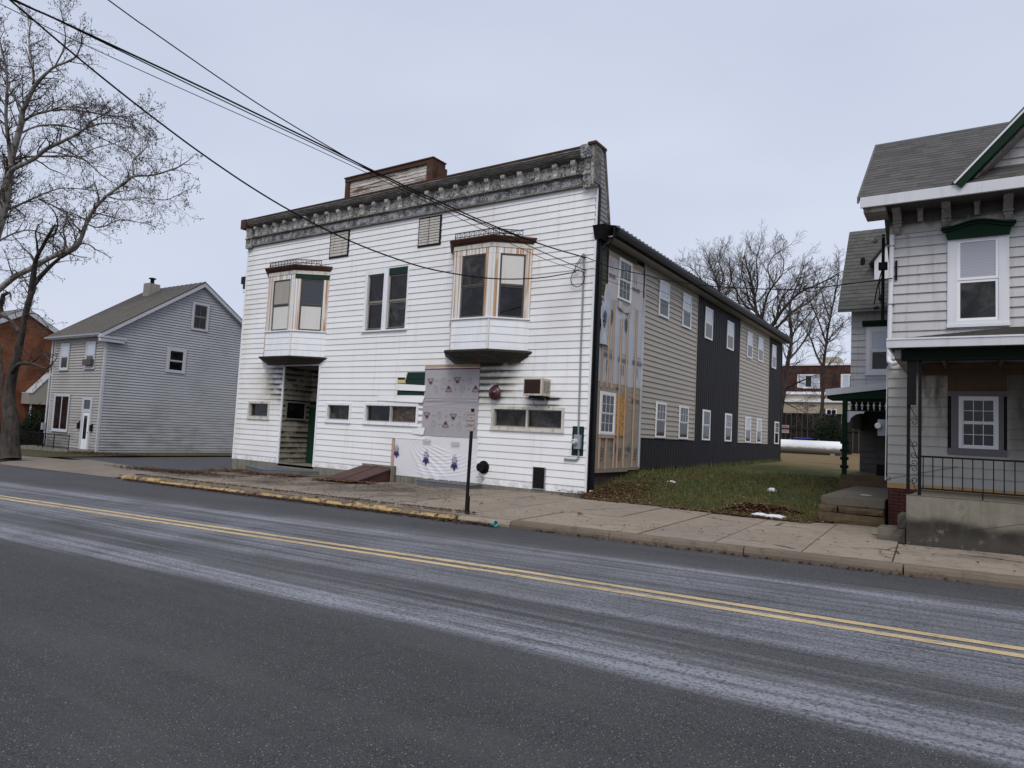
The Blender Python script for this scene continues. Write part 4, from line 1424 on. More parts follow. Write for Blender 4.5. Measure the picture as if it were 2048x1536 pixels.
def fold_low(s, t, u, w_):
    a = 0.0
    # creases that run down from the upper left corner and swing to the foot
    cx, cy = .10, 1.0
    ang = math.atan2(cy - t, s - cx)
    rr = math.hypot(s - cx, (cy - t) * .6)
    for k in range(7):
        a += 0.012 * ridge(ang - (.55 + .12 * k), .03) * min(1, rr * 2) * (1 if s < .55 else max(0, 1 - (s - .55) * 5))
    rad = math.hypot(s - .52, (t - 1.05) * .75)
    for k in range(9):
        a += 0.007 * ridge(rad - (.28 + .055 * k) + .015 * mnoise.noise(Vector((u * 2, w_ * 2, 3))), .012) * (1 if (s > .30 and t < .6) else 0.25)
    for k in range(5):
        a += 0.005 * ridge((s - (.68 + .05 * k)) - (t - .2) * .18, .008) * max(0, 1 - t)
    return a
wrap("upper_wrap", F, -14.78, -12.56, 2.46, 3.50, M['grey_wrap'], .008, fold_up, seed=1.3)
MB().box(-14.78, -12.56, .008, .022, 3.50, 3.535, F).build("wrap_band", M['red_print'], bld)
MB().box(-14.78, -12.56, .004, .022, 3.56, 3.66, F).build("header_board", M['lumber'], bld)
MB().box(-14.78, -12.56, .004, .018, 3.535, 3.562, F).build("header_flash", M['white_trim'], bld)
wrap("middle_wrap", F, -14.98, -12.53, 1.34, 2.465, M['grey_wrap'], .008, fold_mid, seed=4.1)
MB().box(-14.7, -12.55, .02, .024, 2.455, 2.463, F).box(-14.7, -12.55, .02, .024, 1.352, 1.360, F).box(-14.7, -12.55, .02, .024, 2.56, 2.566, F).build("staple_line", M['sash_old'], bld)
wrap("lower_wrap", F, -15.95, -12.47, -0.02, 1.36, M['white_wrap'], .012, fold_low, 110, 80, seed=7.7, edge=.012)
MB().box(-16.05, -15.93, .01, .05, 0.04, 1.18, F).build("batten", M['lumber'], bld)


# printed marks on the wrap
RXF = (R(90), 0, 0)
RXF180 = (R(90), R(180), 0)
def house_mark(u, wv, up=True, k=1.0):
    s = 1 if up else -1
    tr = lambda pts: [(u + a * k, wv + b * k * s) for a, b in pts]
    m = MB()
    m.plate(tr([(-.085, .01), (-.055, .04), (-.05, .075), (0, .10), (.05, .075), (.055, .04), (.085, .01)]), .034, .0365, F)
    m.plate(tr([(-.13, -.085), (.13, -.085), (.13, -.07), (-.13, -.07)]), .034, .0365, F)
    m.plate(tr([(-.13, -.07), (-.115, -.07), (-.09, -.015), (-.105, -.015)]), .034, .0365, F)
    m.plate(tr([(.115, -.07), (.13, -.07), (.105, -.015), (.09, -.015)]), .034, .0365, F)
    m.plate(tr([(-.105, -.02), (-.02, -.02), (-.02, -.008), (-.105, -.008)]), .034, .0365, F)
    m.plate(tr([(.02, -.02), (.105, -.02), (.105, -.008), (.02, -.008)]), .034, .0365, F)
    return m.build("printed_mark", M['red_print'], bld)
def oval_mark(u, wv, k=1.0, up=True):
    pts = []
    for i in range(17):
        a = 2 * math.pi * i / 16
        rr = 1 + .12 * math.sin(3 * a + u) + .06 * math.sin(7 * a)
        pts.append(F(u + .10 * k * rr * math.cos(a), .036, wv + .10 * k * rr * math.sin(a) * (1 if up else -1)))
    m = MB().tube(pts, .0028, 3, False)
    m.tube([F(u - .03 * k, .036, wv + .09 * k), F(u - .02, .036, wv), F(u + .03, .036, wv + .02), F(u + .02, .036, wv - .08 * k)], .0028, 3)
    return m.build("printed_outline", M['grey_print'], bld)
for u, wv, up in ((-14.52, 3.12, False), (-13.42, 3.15, False), (-13.75, 2.87, True), (-12.68, 2.87, True), (-14.60, 2.02, False), (-13.50, 2.00, False), (-13.80, 1.74, True), (-12.75, 1.72, True)):
    house_mark(u, wv, up)
for u, wv in ((-14.0, 3.13), (-12.93, 3.13), (-14.28, 2.86), (-13.2, 2.86), (-14.08, 2.03), (-13.02, 2.0), (-14.30, 1.74), (-13.25, 1.72)):
    oval_mark(u, wv, .95, wv % .5 > .3)
dm = MB()
for u, wv in ((-14.25, 3.13), (-13.75, 3.13), (-13.17, 3.13), (-14.02, 2.87), (-13.48, 2.87), (-12.95, 2.87), (-14.32, 2.01), (-13.80, 2.01), (-13.25, 2.0), (-14.05, 1.74), (-13.52, 1.73), (-12.98, 1.73)):
    dm.box(u - .05, u + .05, .034, .036, wv - .006, wv + .006, F)
for i in range(8):
    for wv in (3.33, 2.99, 2.68, 2.17, 1.88, 1.56):
        dm.box(-14.6 + i * .27 - .008, -14.6 + i * .27 + .008, .034, .036, wv - .01, wv + .01, F)
dm.build("printed_dashes", M['grey_print'], bld)


def rex_mark(u, wv, mat, fr, rot, par, k=1.0, up=False, d=.045):
    s = 1 if up else -1
    tr = lambda pts: [(u + a * k, wv + b * k * s) for a, b in pts]
    m = MB()
    m.plate(tr([(-.10, .0), (.10, .0), (.085, .035), (-.085, .035)]), d, d + .002, fr)
    m.plate(tr([(-.09, .05), (.09, .05), (.075, .13), (.0, .27), (-.075, .13)]), d, d + .002, fr)
    m.plate(tr([(-.10, .05), (-.14, .17), (-.115, .18), (-.075, .12), (-.09, .05)]), d, d + .002, fr)
    m.plate(tr([(.10, .05), (.14, .17), (.115, .18), (.075, .12), (.09, .05)]), d, d + .002, fr)
    m.build("printed_crown", mat, par)
    text("REX", .135 * k, fr(u, d + .001, wv - .075 * k * s), rot, mat, par, "lettering", 0.95)
    text("WRAP", .075 * k, fr(u, d + .001, wv - .165 * k * s), rot, mat, par, "lettering", 0.8)
    text("FS", .06 * k, fr(u, d + .001, wv - .24 * k * s), rot, mat, par, "lettering", 0.9)
rex_mark(-15.82, .80, M['purple'], F, RXF180, bld, .9)
rex_mark(-14.52, .66, M['purple'], F, RXF180, bld)
rex_mark(-13.35, .57, M['purple'], F, RXF180, bld)
for u, wv in ((-14.52, 1.22), (-13.35, 1.20)):
    m = MB()
    for i, (dw, L) in enumerate(((0, .17), (-.05, .20), (-.09, .15), (-.13, .18))):
        m.box(u - L, u + L, .045, .047, wv + dw - .006, wv + dw + .004, F)
    m.build("printed_lines", M['grey_print'], bld)

# ---------------------------------------------------- the side wall
TAN = [(20.18, 25.28, 1.62, 7.22), (31.10, 36.50, 1.62, 7.22)]
DK = [(25.28, 31.10, 0.66, 7.22), (36.50, 39.40, 0.66, 7.22), (20.30, 25.28, 0.66, 1.58), (31.10, 36.50, 0.66, 1.58)]
UPW = [(21.35, 22.25), (23.60, 24.50), (26.13, 27.05), (29.06, 30.02), (32.24, 33.14), (34.22, 35.17), (37.03, 37.92)]
UPZ = [(5.74, 6.96), (5.72, 6.97), (5.66, 6.91), (5.62, 6.84), (5.62, 6.85), (5.68, 6.88), (5.64, 6.88)]
LOW = [(21.40, 22.29), (23.58, 24.53), (26.16, 27.08), (29.10, 30.04), (32.26, 33.18), (34.26, 35.16), (37.95, 38.90)]
sops = [(a, b, z0, z1) for (a, b), (z0, z1) in zip(UPW, UPZ)] + [(a, b, 1.65, 2.85) for a, b in LOW]
for (a, b, z0, z1) in TAN:
    boards(bld, S, a + .03, b - .03, z0 + .02, z1, 0.172, [o for o in sops if o[0] < b and o[1] > a], M['tan_vinyl'], "siding_plank", 0.004, 0.030, off=0.03)
    MB().box(a, a + .03, 0, .036, z0, z1, S).box(b - .03, b, 0, .036, z0, z1, S).box(a + .03, b - .03, 0, .034, z0, z0 + .02, S).build("siding_trim", M['tan_vinyl'], bld)
for (a, b, z0, z1) in DK:
    # ribbed steel sheets, about a metre wide each
    n = max(1, int(round((b - a) / 0.97)))
    for i in range(n):
        c0, c1 = a + (b - a) * i / n + .003, a + (b - a) * (i + 1) / n - .003
        if z0 < 1 and z1 > 3: z0_ = 0.66
        else: z0_ = z0
        m = MB()
        prof = []
        k = 4
        wd = (c1 - c0) / k
        for j in range(k):
            q = c0 + j * wd
            prof += [(q, .006), (q + wd * .62, .006), (q + wd * .70, .026), (q + wd * .92, .026)]
        prof.append((c1, .006))
        vs = [S(u, d, z) for z in (z0_, z1) for u, d in prof]
        L = len(prof)
        m.add(vs, [(j, j + 1, L + j + 1, L + j) for j in range(L - 1)])
        m.build("steel_panel", M['dark_metal'], bld)
MB().box(39.36, 39.42, -.1, .045, .64, 7.2, S).build("corner_flashing", M['dark_metal'], bld)
MB().box(20.12, 20.18, 0, .05, .66, 7.2, S).build("edge_channel", M['drip'], bld)
for i, ((a, b), (z0, z1)) in enumerate(zip(UPW, UPZ)):
    pn = [M['pale_pane'], M['glass']]
    if i == 6: pn = [M['pale_pane'], M['glass']]
    window(bld, S, a, b, z0, z1, .045, M['vinyl_white'], M['vinyl_white'], pn, .5, .032, .03, None, None, False, base=.029)
for i, (a, b) in enumerate(LOW):
    pn = [M['glass'] if i not in (4, 5) else M['pale_pane'], M['glass']]
    window(bld, S, a, b, 1.65, 2.85, .045, M['vinyl_white'], M['vinyl_white'], pn, .5, .032, .03, (3, 2) if i in (0, 1, 3, 6) else None, None, False, base=.029)
# unfinished strip by the front corner
for r in range(int((7.15 - 0.95) / .15)):
    z = .95 + r * .15
    if z > 4.6:
        MB().hexa([S(17.0, 0, z), S(17.0, 0, z + .15), S(17.0, .016, z), S(17.0, .003, z + .15), S(17.44, 0, z), S(17.44, 0, z + .15), S(17.44, .016, z), S(17.44, .003, z + .15)]).build("old_board", M['green_clap'], bld)
MB().box(17.44, 17.50, 0, .03, 5.3, 6.95, S).box(20.06, 20.12, 0, .03, 6.1, 6.98, S).build("old_trim", M['rust_grille'], bld)
MB().box(17.5, 20.06, 0, .012, 6.82, 7.05, S).build("header_board", M['lumber'], bld)
MB().box(17.5, 19.55, 0.012, .02, 7.0, 7.2, S).build("old_fascia", M['green_clap'], bld)
nofold = lambda s, t, u, w_: 0.006 * ridge(s - .3 - .1 * math.sin(4 * t), .03) + .004 * ridge(t - .5 - .2 * s, .03)
wrap("top_wrap", S, 17.50, 20.10, 5.62, 6.84, M['side_wrap_top'], .006, nofold, 40, 30, 11.0, .0, .014)
wrap("side_wrap", S, 17.02, 20.12, 3.16, 5.66, M['side_wrap'], .010, nofold, 50, 60, 13.0, .02, .004)
def fold_tan(s, t, u, w_):
    a = 0
    for k in range(6):
        a += .008 * ridge(t - .93 + .03 * k + .08 * s * (k - 2) * .3 - .02 * math.sin(9 * s + k), .012)
        a += .006 * ridge((t - .25 - .05 * k) - .5 * (s - .2 * k), .02) * ridge(s - .2 * k, .15)
    return a
wrap("tan_wrap", S, 16.95, 20.12, .70, 3.18, M['tan_wrap'], .010, fold_tan, 60, 70, 17.0, .02, .002)
# the loose flap by the corner
def flap(s, t):
    wv = 4.2 + 1.75 * t
    top = 17.55 + .25 * (1 - t)
    u = 17.0 + (top - 17.0) * s + (.40 * max(0, t - .55) / .45 if s < .5 else 0)
    return S(u, .05 + .05 * math.sin(t * 5 + s * 4) + .05 * mnoise.noise(Vector((u * 3, wv * 2, 1))), wv)
MB().grid(10, 24, flap).build("loose_wrap", M['side_wrap'], bld, smooth=True)
MB().grid(12, 6, lambda s, t: S(18.2 + .9 * s, .05 + .03 * math.sin(s * 9) + .02 * t, 5.45 + .2 * t - .09 * math.sin(s * 3.1))).build("wrap_fold", M['side_wrap_top'], bld, smooth=True)
window(bld, S, 18.17, 19.07, 5.70, 6.94, .05, M['vinyl_white'], M['vinyl_white'], [M['glass'], M['glass']], .5, .03, .04, (3, 2), (3, 2), False, base=.024)
window(bld, S, 17.28, 18.25, 1.66, 2.88, .075, M['vinyl_white'], M['vinyl_white'], [M['glass'], M['glass']], .5, .028, .04, (3, 2), (3, 2), False, base=.024)
MB().box(18.28, 18.68, .022, .034, 1.64, 2.86, S).box(18.69, 19.10, .022, .034, 1.64, 2.86, S).build("strand_board", M['osb'], bld)
studs = [(17.30, 3.0, 4.6), (17.68, 3.02, 5.55), (17.97, 3.0, 5.6), (18.50, .70, 5.15), (18.95, .70, 5.45), (19.60, .70, 5.6)]
studs += [(17.33, .70, 1.55), (17.74, .70, 1.55), (18.27, .70, 1.62)]
for u, z0, z1 in studs:
    MB().box(u - .032, u + .032, .025, .062, z0, z1, S).build("stud", M['lumber'], bld)
MB().box(17.28, 18.26, .025, .062, 1.56, 1.65, S).build("stud", M['lumber'], bld)
MB().box(16.95, 19.25, -.02, .06, .58, .70, S).box(19.25, 20.12, -.02, .05, .62, .72, S).build("sill_plate", M['lumber_grey'], bld)
# prints on the side
RS, RS180 = (R(90), 0, R(90)), (R(90), R(180), R(90))
DD = .034
for u, wv in ((17.72, 3.95), (18.72, 3.92), (19.75, 3.95)):
    text("WERNER", .20, S(u, DD, wv), RS180, M['black_print'], bld, "lettering", .95)
    MB().box(u - .3, u + .3, DD, DD + .002, wv + .15, wv + .165, S).build("printed_lines", M['grey_print'], bld)
    MB().plate([(u - .10, wv - .15), (u - .07, wv - .15), (u - .10, wv - .5), (u - .12, wv - .5)], DD, DD + .002, S).plate([(u + .0, wv - .15), (u + .03, wv - .15), (u + .06, wv - .45), (u + .03, wv - .45)], DD, DD + .002, S).build("printed_arrow", M['black_print'], bld)
for u, wv in ((17.72, 6.27), (19.42, 6.20)):
    text("WERNER" if u > 19 else "ERNER", .18, S(u + .05, DD, wv), RS, M['black_print'], bld, "lettering", .8)
    MB().plate([(u - .10, wv + .15), (u - .08, wv + .15), (u - .10, wv + .5), (u - .12, wv + .5)], DD, DD + .002, S).plate([(u + .04, wv + .15), (u + .06, wv + .15), (u + .08, wv + .45), (u + .06, wv + .45)], DD, DD + .002, S).build("printed_arrow", M['grey_print'], bld)
text("WERNER", .17, S(19.72, DD, 2.75), RS180, M['black_print'], bld, "lettering", .9)
text("WERNER", .14, S(18.45, DD, 3.03), RS, M['black_print'], bld, "lettering", .6)
for u in (18.34, 19.30):
    m = MB()
    k = 1.0
    tr = lambda pts: [(u + .06 + a, 1.18 + b) for a, b in pts]
    m.plate(tr([(-.08, .02), (.08, .02), (.07, .08), (0, .25), (-.07, .08)]), DD, DD + .002, S).plate(tr([(-.09, .03), (-.12, .14), (-.10, .15), (-.07, .09)]), DD, DD + .002, S).plate(tr([(.09, .03), (.12, .14), (.10, .15), (.07, .09)]), DD, DD + .002, S)
    m.build("printed_crown", M['blue_print'], bld)
    text("REX", .16, S(u - .22, DD, 1.26), RS, M['blue_print'], bld, "lettering", .8)
    text("WRAP", .14, S(u - .1, DD, 1.06), RS, M['grey_print'], bld, "lettering", .8)
for u in (17.52, 18.70, 19.86):
    text("USG", .26, S(u, DD, 1.10), (R(90), R(-80), R(90)), M['black_print'], bld, "lettering", .8)
for u, wv in ((17.42, 5.0), (17.83, 5.1), (18.85, 5.0)):
    MB().plate([(u - .10, wv + .15), (u, wv + .22), (u + .08, wv + .1), (u + .05, wv - .12), (u - .02, wv - .25), (u - .08, wv - .08)], DD + .0, DD + .002, S).build("printed_crown", M['blue_print'], bld)

# eaves, gutter, roof of the long wing
MB().box(17.0, 39.4, .0, .40, 7.205, 7.235, S).build("soffit", M['soffit'], bld)
MB().prism([(.40, 7.25), (.41, 7.24), (.46, 7.27), (.50, 7.38), (.51, 7.47), (.49, 7.49), (.40, 7.49)], 17.15, 39.35, S).build("gutter", M['bronze_metal'], bld)
MB().box(17.0, 39.4, .37, .40, 7.20, 7.50, S).build("fascia", M['bronze_metal'], bld)
for a, b in ((17.1, 22.9), (27.0, 31.5)):
    MB().box(a, b, .395, .455, 7.50, 7.535, S).build("drip_edge", M['drip'], bld)
rf = MB()
n = 78
prof = []
for i in range(n):
    q = 17.0 + 22.6 * i / n
    wd = 22.6 / n
    prof += [(q, 0.0), (q + wd * .55, 0.0), (q + wd * .68, .045), (q + wd * .88, .045)]
prof.append((39.6, 0.0))
L = len(prof)
sl_ = 0.20
vs = []
for d in (.46, -3.0, -8.1):
    for u, h in prof: vs.append(S(u, d, 7.515 + (.46 - d) * sl_ + h))
rf.add(vs, [(r * L + j, r * L + j + 1, (r + 1) * L + j + 1, (r + 1) * L + j) for r in range(2) for j in range(L - 1)])
rf.quad(S(17.0, -8.1, 9.22), S(39.6, -8.1, 9.22), S(39.6, -16.5, 7.45), S(17.0, -16.5, 7.45))
rf.build("roof", M['bronze_metal'], bld)
# end of the left eaves that shows past the front
MB().box(XL - .45, XL - .02, -2.2, -.05, 7.22, 7.52, F).box(XL - .30, XL - .02, -2.0, -.05, 7.0, 7.22, F).build("left_gutter", M['bronze_metal'], bld)
MB().box(XL - .34, XL - .06, -.35, -.08, 6.86, 6.96, F).build("left_lamp", M['vinyl_white'], bld)
# conductor head, corner downspout
ch = MB()
ch.hexa([S(16.72, -.05, 7.1), S(16.55, -.05, 7.46), S(16.72, .17, 7.1), S(16.55, .34, 7.46), S(17.02, -.05, 7.05), S(17.14, -.05, 7.5), S(17.02, .17, 7.05), S(17.14, .36, 7.5)])
ch.build("conductor_head", M['bronze_metal'], bld)
MB().tube([S(17.10, .32, 7.25), S(17.06, .24, 7.06), S(16.98, .12, 6.98), S(16.93, .06, 6.85)], .05, 8).build("leader_elbow", M['bronze_metal'], bld)
MB().box(16.80, 16.98, -.02, .10, .12, 7.12, S).build("downspout", M['black_metal'], bld)
MB().box(16.70, 16.80, .022, .06, .0, 8.6, S).build("corner_board", M['black_metal'], bld)
MB().box(16.80, 16.95, .0, .10, -.12, .12, S).build("drain_boot", M['vinyl_white'], bld)

# ------------------------------------------------------------------ fixtures of the white building
# air conditioner
ac = thing("air_conditioner", (-10.2, 16.6, 2.6), "rusty cream window air conditioner jutting out above the wide two-pane window", "air conditioner")
A0, A1 = -10.62, -10.0
MB().box(A0, A1, .0, .50, 2.66, 3.16, F).build("case", M['ac_case'], ac, bevel=.01)
MB().box(A0 + .035, A1 - .05, .50, .505, 2.72, 3.12, F).build("coil_grille", M['rust_grille'], ac)
for k in range(7):
    z = 2.75 + k * .05
    MB().box(A0 + .035, A1 - .05, .505, .511, z, z + .008, F).build("fin", M['rust_grille'], ac)
ACS = Fr((A1, YF, 0), (0, -1, 0), (1, 0, 0))
for a, b in ((.08, .23), (.26, .40)):
    MB().box(a, b, .0, .004, 2.76, 3.08, ACS).build("side_louvre", M['sash_old'], ac)
    for k in range(8):
        MB().box(a, b, .004, .009, 2.78 + k * .037, 2.79 + k * .037, ACS).build("fin", M['ac_case'], ac)
for u in (A0 + .12, A1 - .06):
    MB().tube([F(u, .30, 2.655), F(u + .06, .06, 2.37), F(u + .06, .03, 2.36)], .014, 6).build("brace", M['steel'], ac)
MB().box(A0 + .15, A1 - .02, .05, .42, 2.60, 2.655, F).build("drip_pan", M['iron'], ac)

# electric meter in its recess with the service pipe
em = thing("electric_meter", (-9.0, 16.7, 1.0), "grey electric meter with round glass face in a green recess by the corner", "meter")
MB().box(MET[0], MET[1], -.0, .004, MET[2], MET[3], F).build("recess_back", M['old_green'], em)
for k in range(4):
    z = MET[2] + k * .2032
    MB().hexa([F(MET[0], .004, z), F(MET[0], .004, z + .2), F(MET[0], .016, z), F(MET[0], .006, z + .2), F(MET[1], .004, z), F(MET[1], .004, z + .2), F(MET[1], .016, z), F(MET[1], .006, z + .2)]).build("old_board", M['old_green'], em)
MB().box(-9.12, -8.92, .02, .13, 1.22, 1.62, F).build("box", M['meter'], em, bevel=.012)
MB().lathe([(.085, 0), (.085, .04), (.075, .05), (.075, .11), (.06, .13), (.0, .135)], F(-9.06, .13, 1.42), (0, -1, 0), 20).build("dial", M['meter_face'], em, smooth=True)
MB().box(-9.10, -9.02, .266, .268, 1.44, 1.455, F).build("dial_bar", M['black_print'], em)
MB().tube([F(-9.06, .06, 6.62), F(-9.05, .05, 4.0), F(-9.02, .05, 1.62)], .026, 8).build("service_pipe", M['steel'], em)
MB().tube([F(-8.98, .06, 1.24), F(-8.98, .06, 1.02), F(-9.0, .06, .95), F(-9.07, .06, .92), F(-9.40, .06, .92)], .026, 8).build("lower_pipe", M['steel'], em)
MB().lathe([(.035, 0), (.035, .05)], F(-9.42, .06, .92), (1, 0, 0), 8).build("pipe_end", M['steel'], em)
MB().lathe([(.03, 0), (.055, .03), (.05, .10), (.02, .13)], F(-9.06, .08, 6.60), (0, -.3, 1), 10).build("weather_head", M['steel'], em)
lp = [F(-9.10 + .22 * math.cos(a) - .12, .10, 6.02 + .24 * math.sin(a)) for a in [k * .35 for k in range(-4, 14)]]
MB().tube([F(-9.06, .1, 6.66), F(-9.2, .12, 6.45), F(-9.36, .12, 6.22)] + lp[8:] + lp[:8], .012, 5).build("cable_loop", M['cable'], em)
MB().tube([F(-9.10, .1, 6.68), F(-9.28, .14, 6.4), F(-9.33, .12, 6.2)], .010, 5).build("cable_tail", M['cable'], em)
# red gong
gg = thing("alarm_gong", (-11.9, 16.7, 2.63), "round oxblood alarm gong on the white boards left of the air conditioner", "alarm bell")
MB().lathe([(.0, .13), (.06, .13), (.065, .10), (.12, .085), (.20, .045), (.215, .02), (.215, .0), (.08, .0), (.08, -.09)], F(-11.88, .12, 2.75), (0, -1, 0), 28).build("bell", M['gong'], gg, smooth=True)
MB().box(-11.93, -11.83, .02, .13, 2.92, 3.0, F).build("striker_box", M['gong'], gg)
# hydrant inlet and tap
fi = thing("fire_inlet", (-12.25, 16.7, .3), "black round fire inlet on the white boards right of the low wrap", "pipe inlet")
MB().lathe([(.20, 0), (.20, .03), (.12, .05), (.11, .16), (.13, .17), (.13, .21), (.0, .21)], F(-12.22, .02, .50), (0, -1, 0), 20).build("flange", M['iron'], fi)
for a in (.4, 1.5, 2.6, 3.7, 4.8, 5.9):
    MB().box(-12.22 + .15 * math.cos(a) - .02, -12.22 + .15 * math.cos(a) + .02, .05, .08, .5 + .15 * math.sin(a) - .02, .5 + .15 * math.sin(a) + .02, F).build("bolt", M['iron'], fi)
tp = thing("wall_tap", (-12.28, 16.7, .08), "small brass tap low on the boards under the black inlet", "tap")
MB().tube([F(-12.2, .02, .16), F(-12.22, .10, .16), F(-12.30, .14, .13), F(-12.33, .15, .08)], .026, 8).build("spout", M['ac_case'], tp)
MB().lathe([(.045, 0), (.045, .02)], F(-12.22, .10, .20), (0, 0, 1), 10).build("wheel", M['steel'], tp)

# cellar hatch with sloping doors
ht = thing("cellar_hatch", (-16.6, 15.8, -0.25), "rust-red sloping metal cellar hatch leaning on the white building", "cellar hatch")
Z0 = zg(-16.5) + .13
hx0, hx1, hy0, hy1, hz = -17.35, -15.85, 15.15, 16.70, .22
MB().hexa([(hx0 + .05, hy0 + .02, Z0 - .03), (hx0 + .05, hy0 + .02, Z0 + .04), (hx0 + .05, hy1, Z0 - .03), (hx0 + .05, hy1, hz - .04), (hx1 - .04, hy0 + .02, Z0 - .03), (hx1 - .04, hy0 + .02, Z0 + .04), (hx1 - .04, hy1, Z0 - .03), (hx1 - .04, hy1, hz - .04)]).build("frame", M['hatch'], ht)
mid = (hx0 + hx1) / 2
for a, b, e in ((hx0, mid - .005, 0), (mid + .005, hx1, .012)):
    MB().hexa([(a, hy0 - .04, Z0 + .045), (a, hy0 - .04, Z0 + .075 + e), (a, hy1, hz - .035), (a, hy1, hz + e), (b, hy0 - .04, Z0 + .045), (b, hy0 - .04, Z0 + .075 + e), (b, hy1, hz - .035), (b, hy1, hz + e)]).build("door", M['hatch'], ht)
MB().hexa([(mid - .04, hy0 - .03, Z0 + .09), (mid - .04, hy0 - .03, Z0 + .10), (mid - .04, hy1, hz + .015), (mid - .04, hy1, hz + .027), (mid + .03, hy0 - .03, Z0 + .09), (mid + .03, hy0 - .03, Z0 + .10), (mid + .03, hy1, hz + .015), (mid + .03, hy1, hz + .027)]).build("lap_strip", M['hatch'], ht)
MB().box(hx0 + .0, hx1 + .04, hy1 - .0, hy1 + .045, Z0, hz + .07).build("head_curb", M['foundation'], ht)
MB().box(hx1 - .0, hx1 + .05, hy1 - .16, hy1 + .04, Z0 - .02, hz + .05).build("side_curb", M['foundation'], ht)
# two bluestone door steps
s1 = MB().slab([(-23.0, 16.1), (-20.95, 15.35), (-19.85, 16.1), (-19.6, 16.74), (-23.0, 16.74)], lambda x, y: zg(x) + .06, lambda x, y: -.165)
tag(s1.build("door_step", M['slate_slab'], None, bevel=.01), "wide grey bluestone step in front of the recessed entry", "door step")
s2 = MB().slab([(-14.25, 16.05), (-12.2, 16.05), (-12.2, 16.66), (-14.25, 16.66)], lambda x, y: zg(x) + .06, lambda x, y: zg(-13) + .26)
tag(s2.build("door_step", M['slate_slab'], None, bevel=.012), "low dark bluestone step under the wrapped doorway behind the sign post", "door step")

# sign post at the kerb
sp = thing("street_sign", (-8.3, 10.83, -.05), "faded loading sign on a brown steel post at the kerb", "sign")
po = MB()
PX, PY, PZ = -8.27, 10.83, zg(-8.27) + .12
U = .024
lean = -.03
vs = []
po.hexa([(PX - U, PY - U, PZ), (PX - U + lean * -1, PY - U, 2.03), (PX - U, PY + U, PZ), (PX - U - lean, PY + U, 2.03), (PX + U, PY - U, PZ), (PX + U - lean, PY - U, 2.03), (PX + U, PY + U, PZ), (PX + U - lean, PY + U, 2.03)])
po.build("post", M['post'], sp)
MB().box(PX + .02, PX + .055, PY - .025, PY + .03, PZ, PZ + .36).build("anchor", M['post'], sp)
SF = FRONT(PY - .035)
sx = PX + .025
pl = []
for cx, cz, a0 in ((.075, .17, 0), (-.075, .17, 90), (-.075, -.17, 180), (.075, -.17, 270)):
    for k in range(4):
        a = R(a0 + 30 * k)
        pl.append((sx + cx + .02 * math.cos(a), 1.77 + cz + .02 * math.sin(a)))
MB().plate(pl, 0, .004, SF).build("plate", M['sign_face'], sp)
bd = MB()
for a, b, c, d in ((-.086, .086, .178, .182), (-.086, .086, -.182, -.178), (-.086, -.082, -.178, .178), (.082, .086, -.178, .178)):
    bd.box(sx + a, sx + b, .0045, .0055, 1.77 + c, 1.77 + d, SF)
bd.build("border", M['sign_red'], sp)
text("LOADING", .042, SF(sx, .006, 1.905), RXF, M['sign_red'], sp, "lettering", .82)
text("AND", .040, SF(sx, .006, 1.845), RXF, M['sign_red'], sp, "lettering", .8)
text("UNLOADING", .042, SF(sx, .006, 1.785), RXF, M['sign_red'], sp, "lettering", .64)
text("ONLY", .085, SF(sx, .006, 1.690), RXF, M['sign_black'], sp, "lettering", .66)

# ------------------------------------------------------------------ grey clapboard house on the left
gh = thing("grey_house", (-46, 25.6, -.85), "grey weathered gable house with small front railing left of the white building", "house")
GX0, GX1, GY0, GY1 = -49.3, -42.7, 19.8, 31.4
GF, GS = FRONT(GY0), SIDE(GX1)
GZ = -.80
EV, AP, YA = 6.50, 10.50, 25.6
def gz(y): return AP - (AP - EV) * abs(y - YA) / (YA - GY0)
def saw(u0f, u1f, z0, z1, p, fr, d0=.002, d1=.055):
    """one continuous lapped wall surface"""
    m = MB()
    vs = []
    z = z0
    rows = []
    while z < z1 - .001:
        zt = min(z1, z + p)
        rows.append((z, d1)); rows.append((zt, d0))
        z = zt
    for zz, d in rows:
        a, b = u0f(zz), u1f(zz)
        vs += [fr(a, d, zz), fr(b, d, zz)]
    fs = [(2 * i, 2 * i + 1, 2 * i + 3, 2 * i + 2) for i in range(len(rows) - 1)]
    return m.add(vs, fs)
yl_ = lambda z: GY0 if z <= EV else YA - (AP - z) / (AP - EV) * (YA - GY0)
yr_ = lambda z: GY1 if z <= EV else YA + (AP - z) / (AP - EV) * (YA - GY0)
saw(yl_, yr_, GZ, AP - .05, .168, GS).build("gable_wall", M['gray_vinyl'], gh)
saw(lambda z: GX0, lambda z: GX1, GZ, EV, .168, GF).build("front_wall", M['gray_front'], gh)
core = MB()
core.add([(GX0 + .02, y, z) for y, z in ((GY0 + .02, -1.2), (GY1, -1.2), (GY1, EV), (YA, AP - .04), (GY0 + .02, EV))] + [(GX1 - .005, y, z) for y, z in ((GY0 + .02, -1.2), (GY1, -1.2), (GY1, EV), (YA, AP - .04), (GY0 + .02, EV))],
         [(0, 1, 2, 3, 4), (9, 8, 7, 6, 5)] + [(i, (i + 1) % 5, 5 + (i + 1) % 5, 5 + i) for i in range(5)])
core.build("core", M['dark'], gh)
MB().box(GX1 - .06, GX1 + .05, GY0 - .05, GY0 + .10, GZ, EV - .05).build("corner_trim", M['gray_trim'], gh)
MB().box(GX0 - .04, GX0 + .10, GY0 - .045, GY0 + .06, GZ, EV - .05).build("corner_trim", M['gray_trim'], gh)
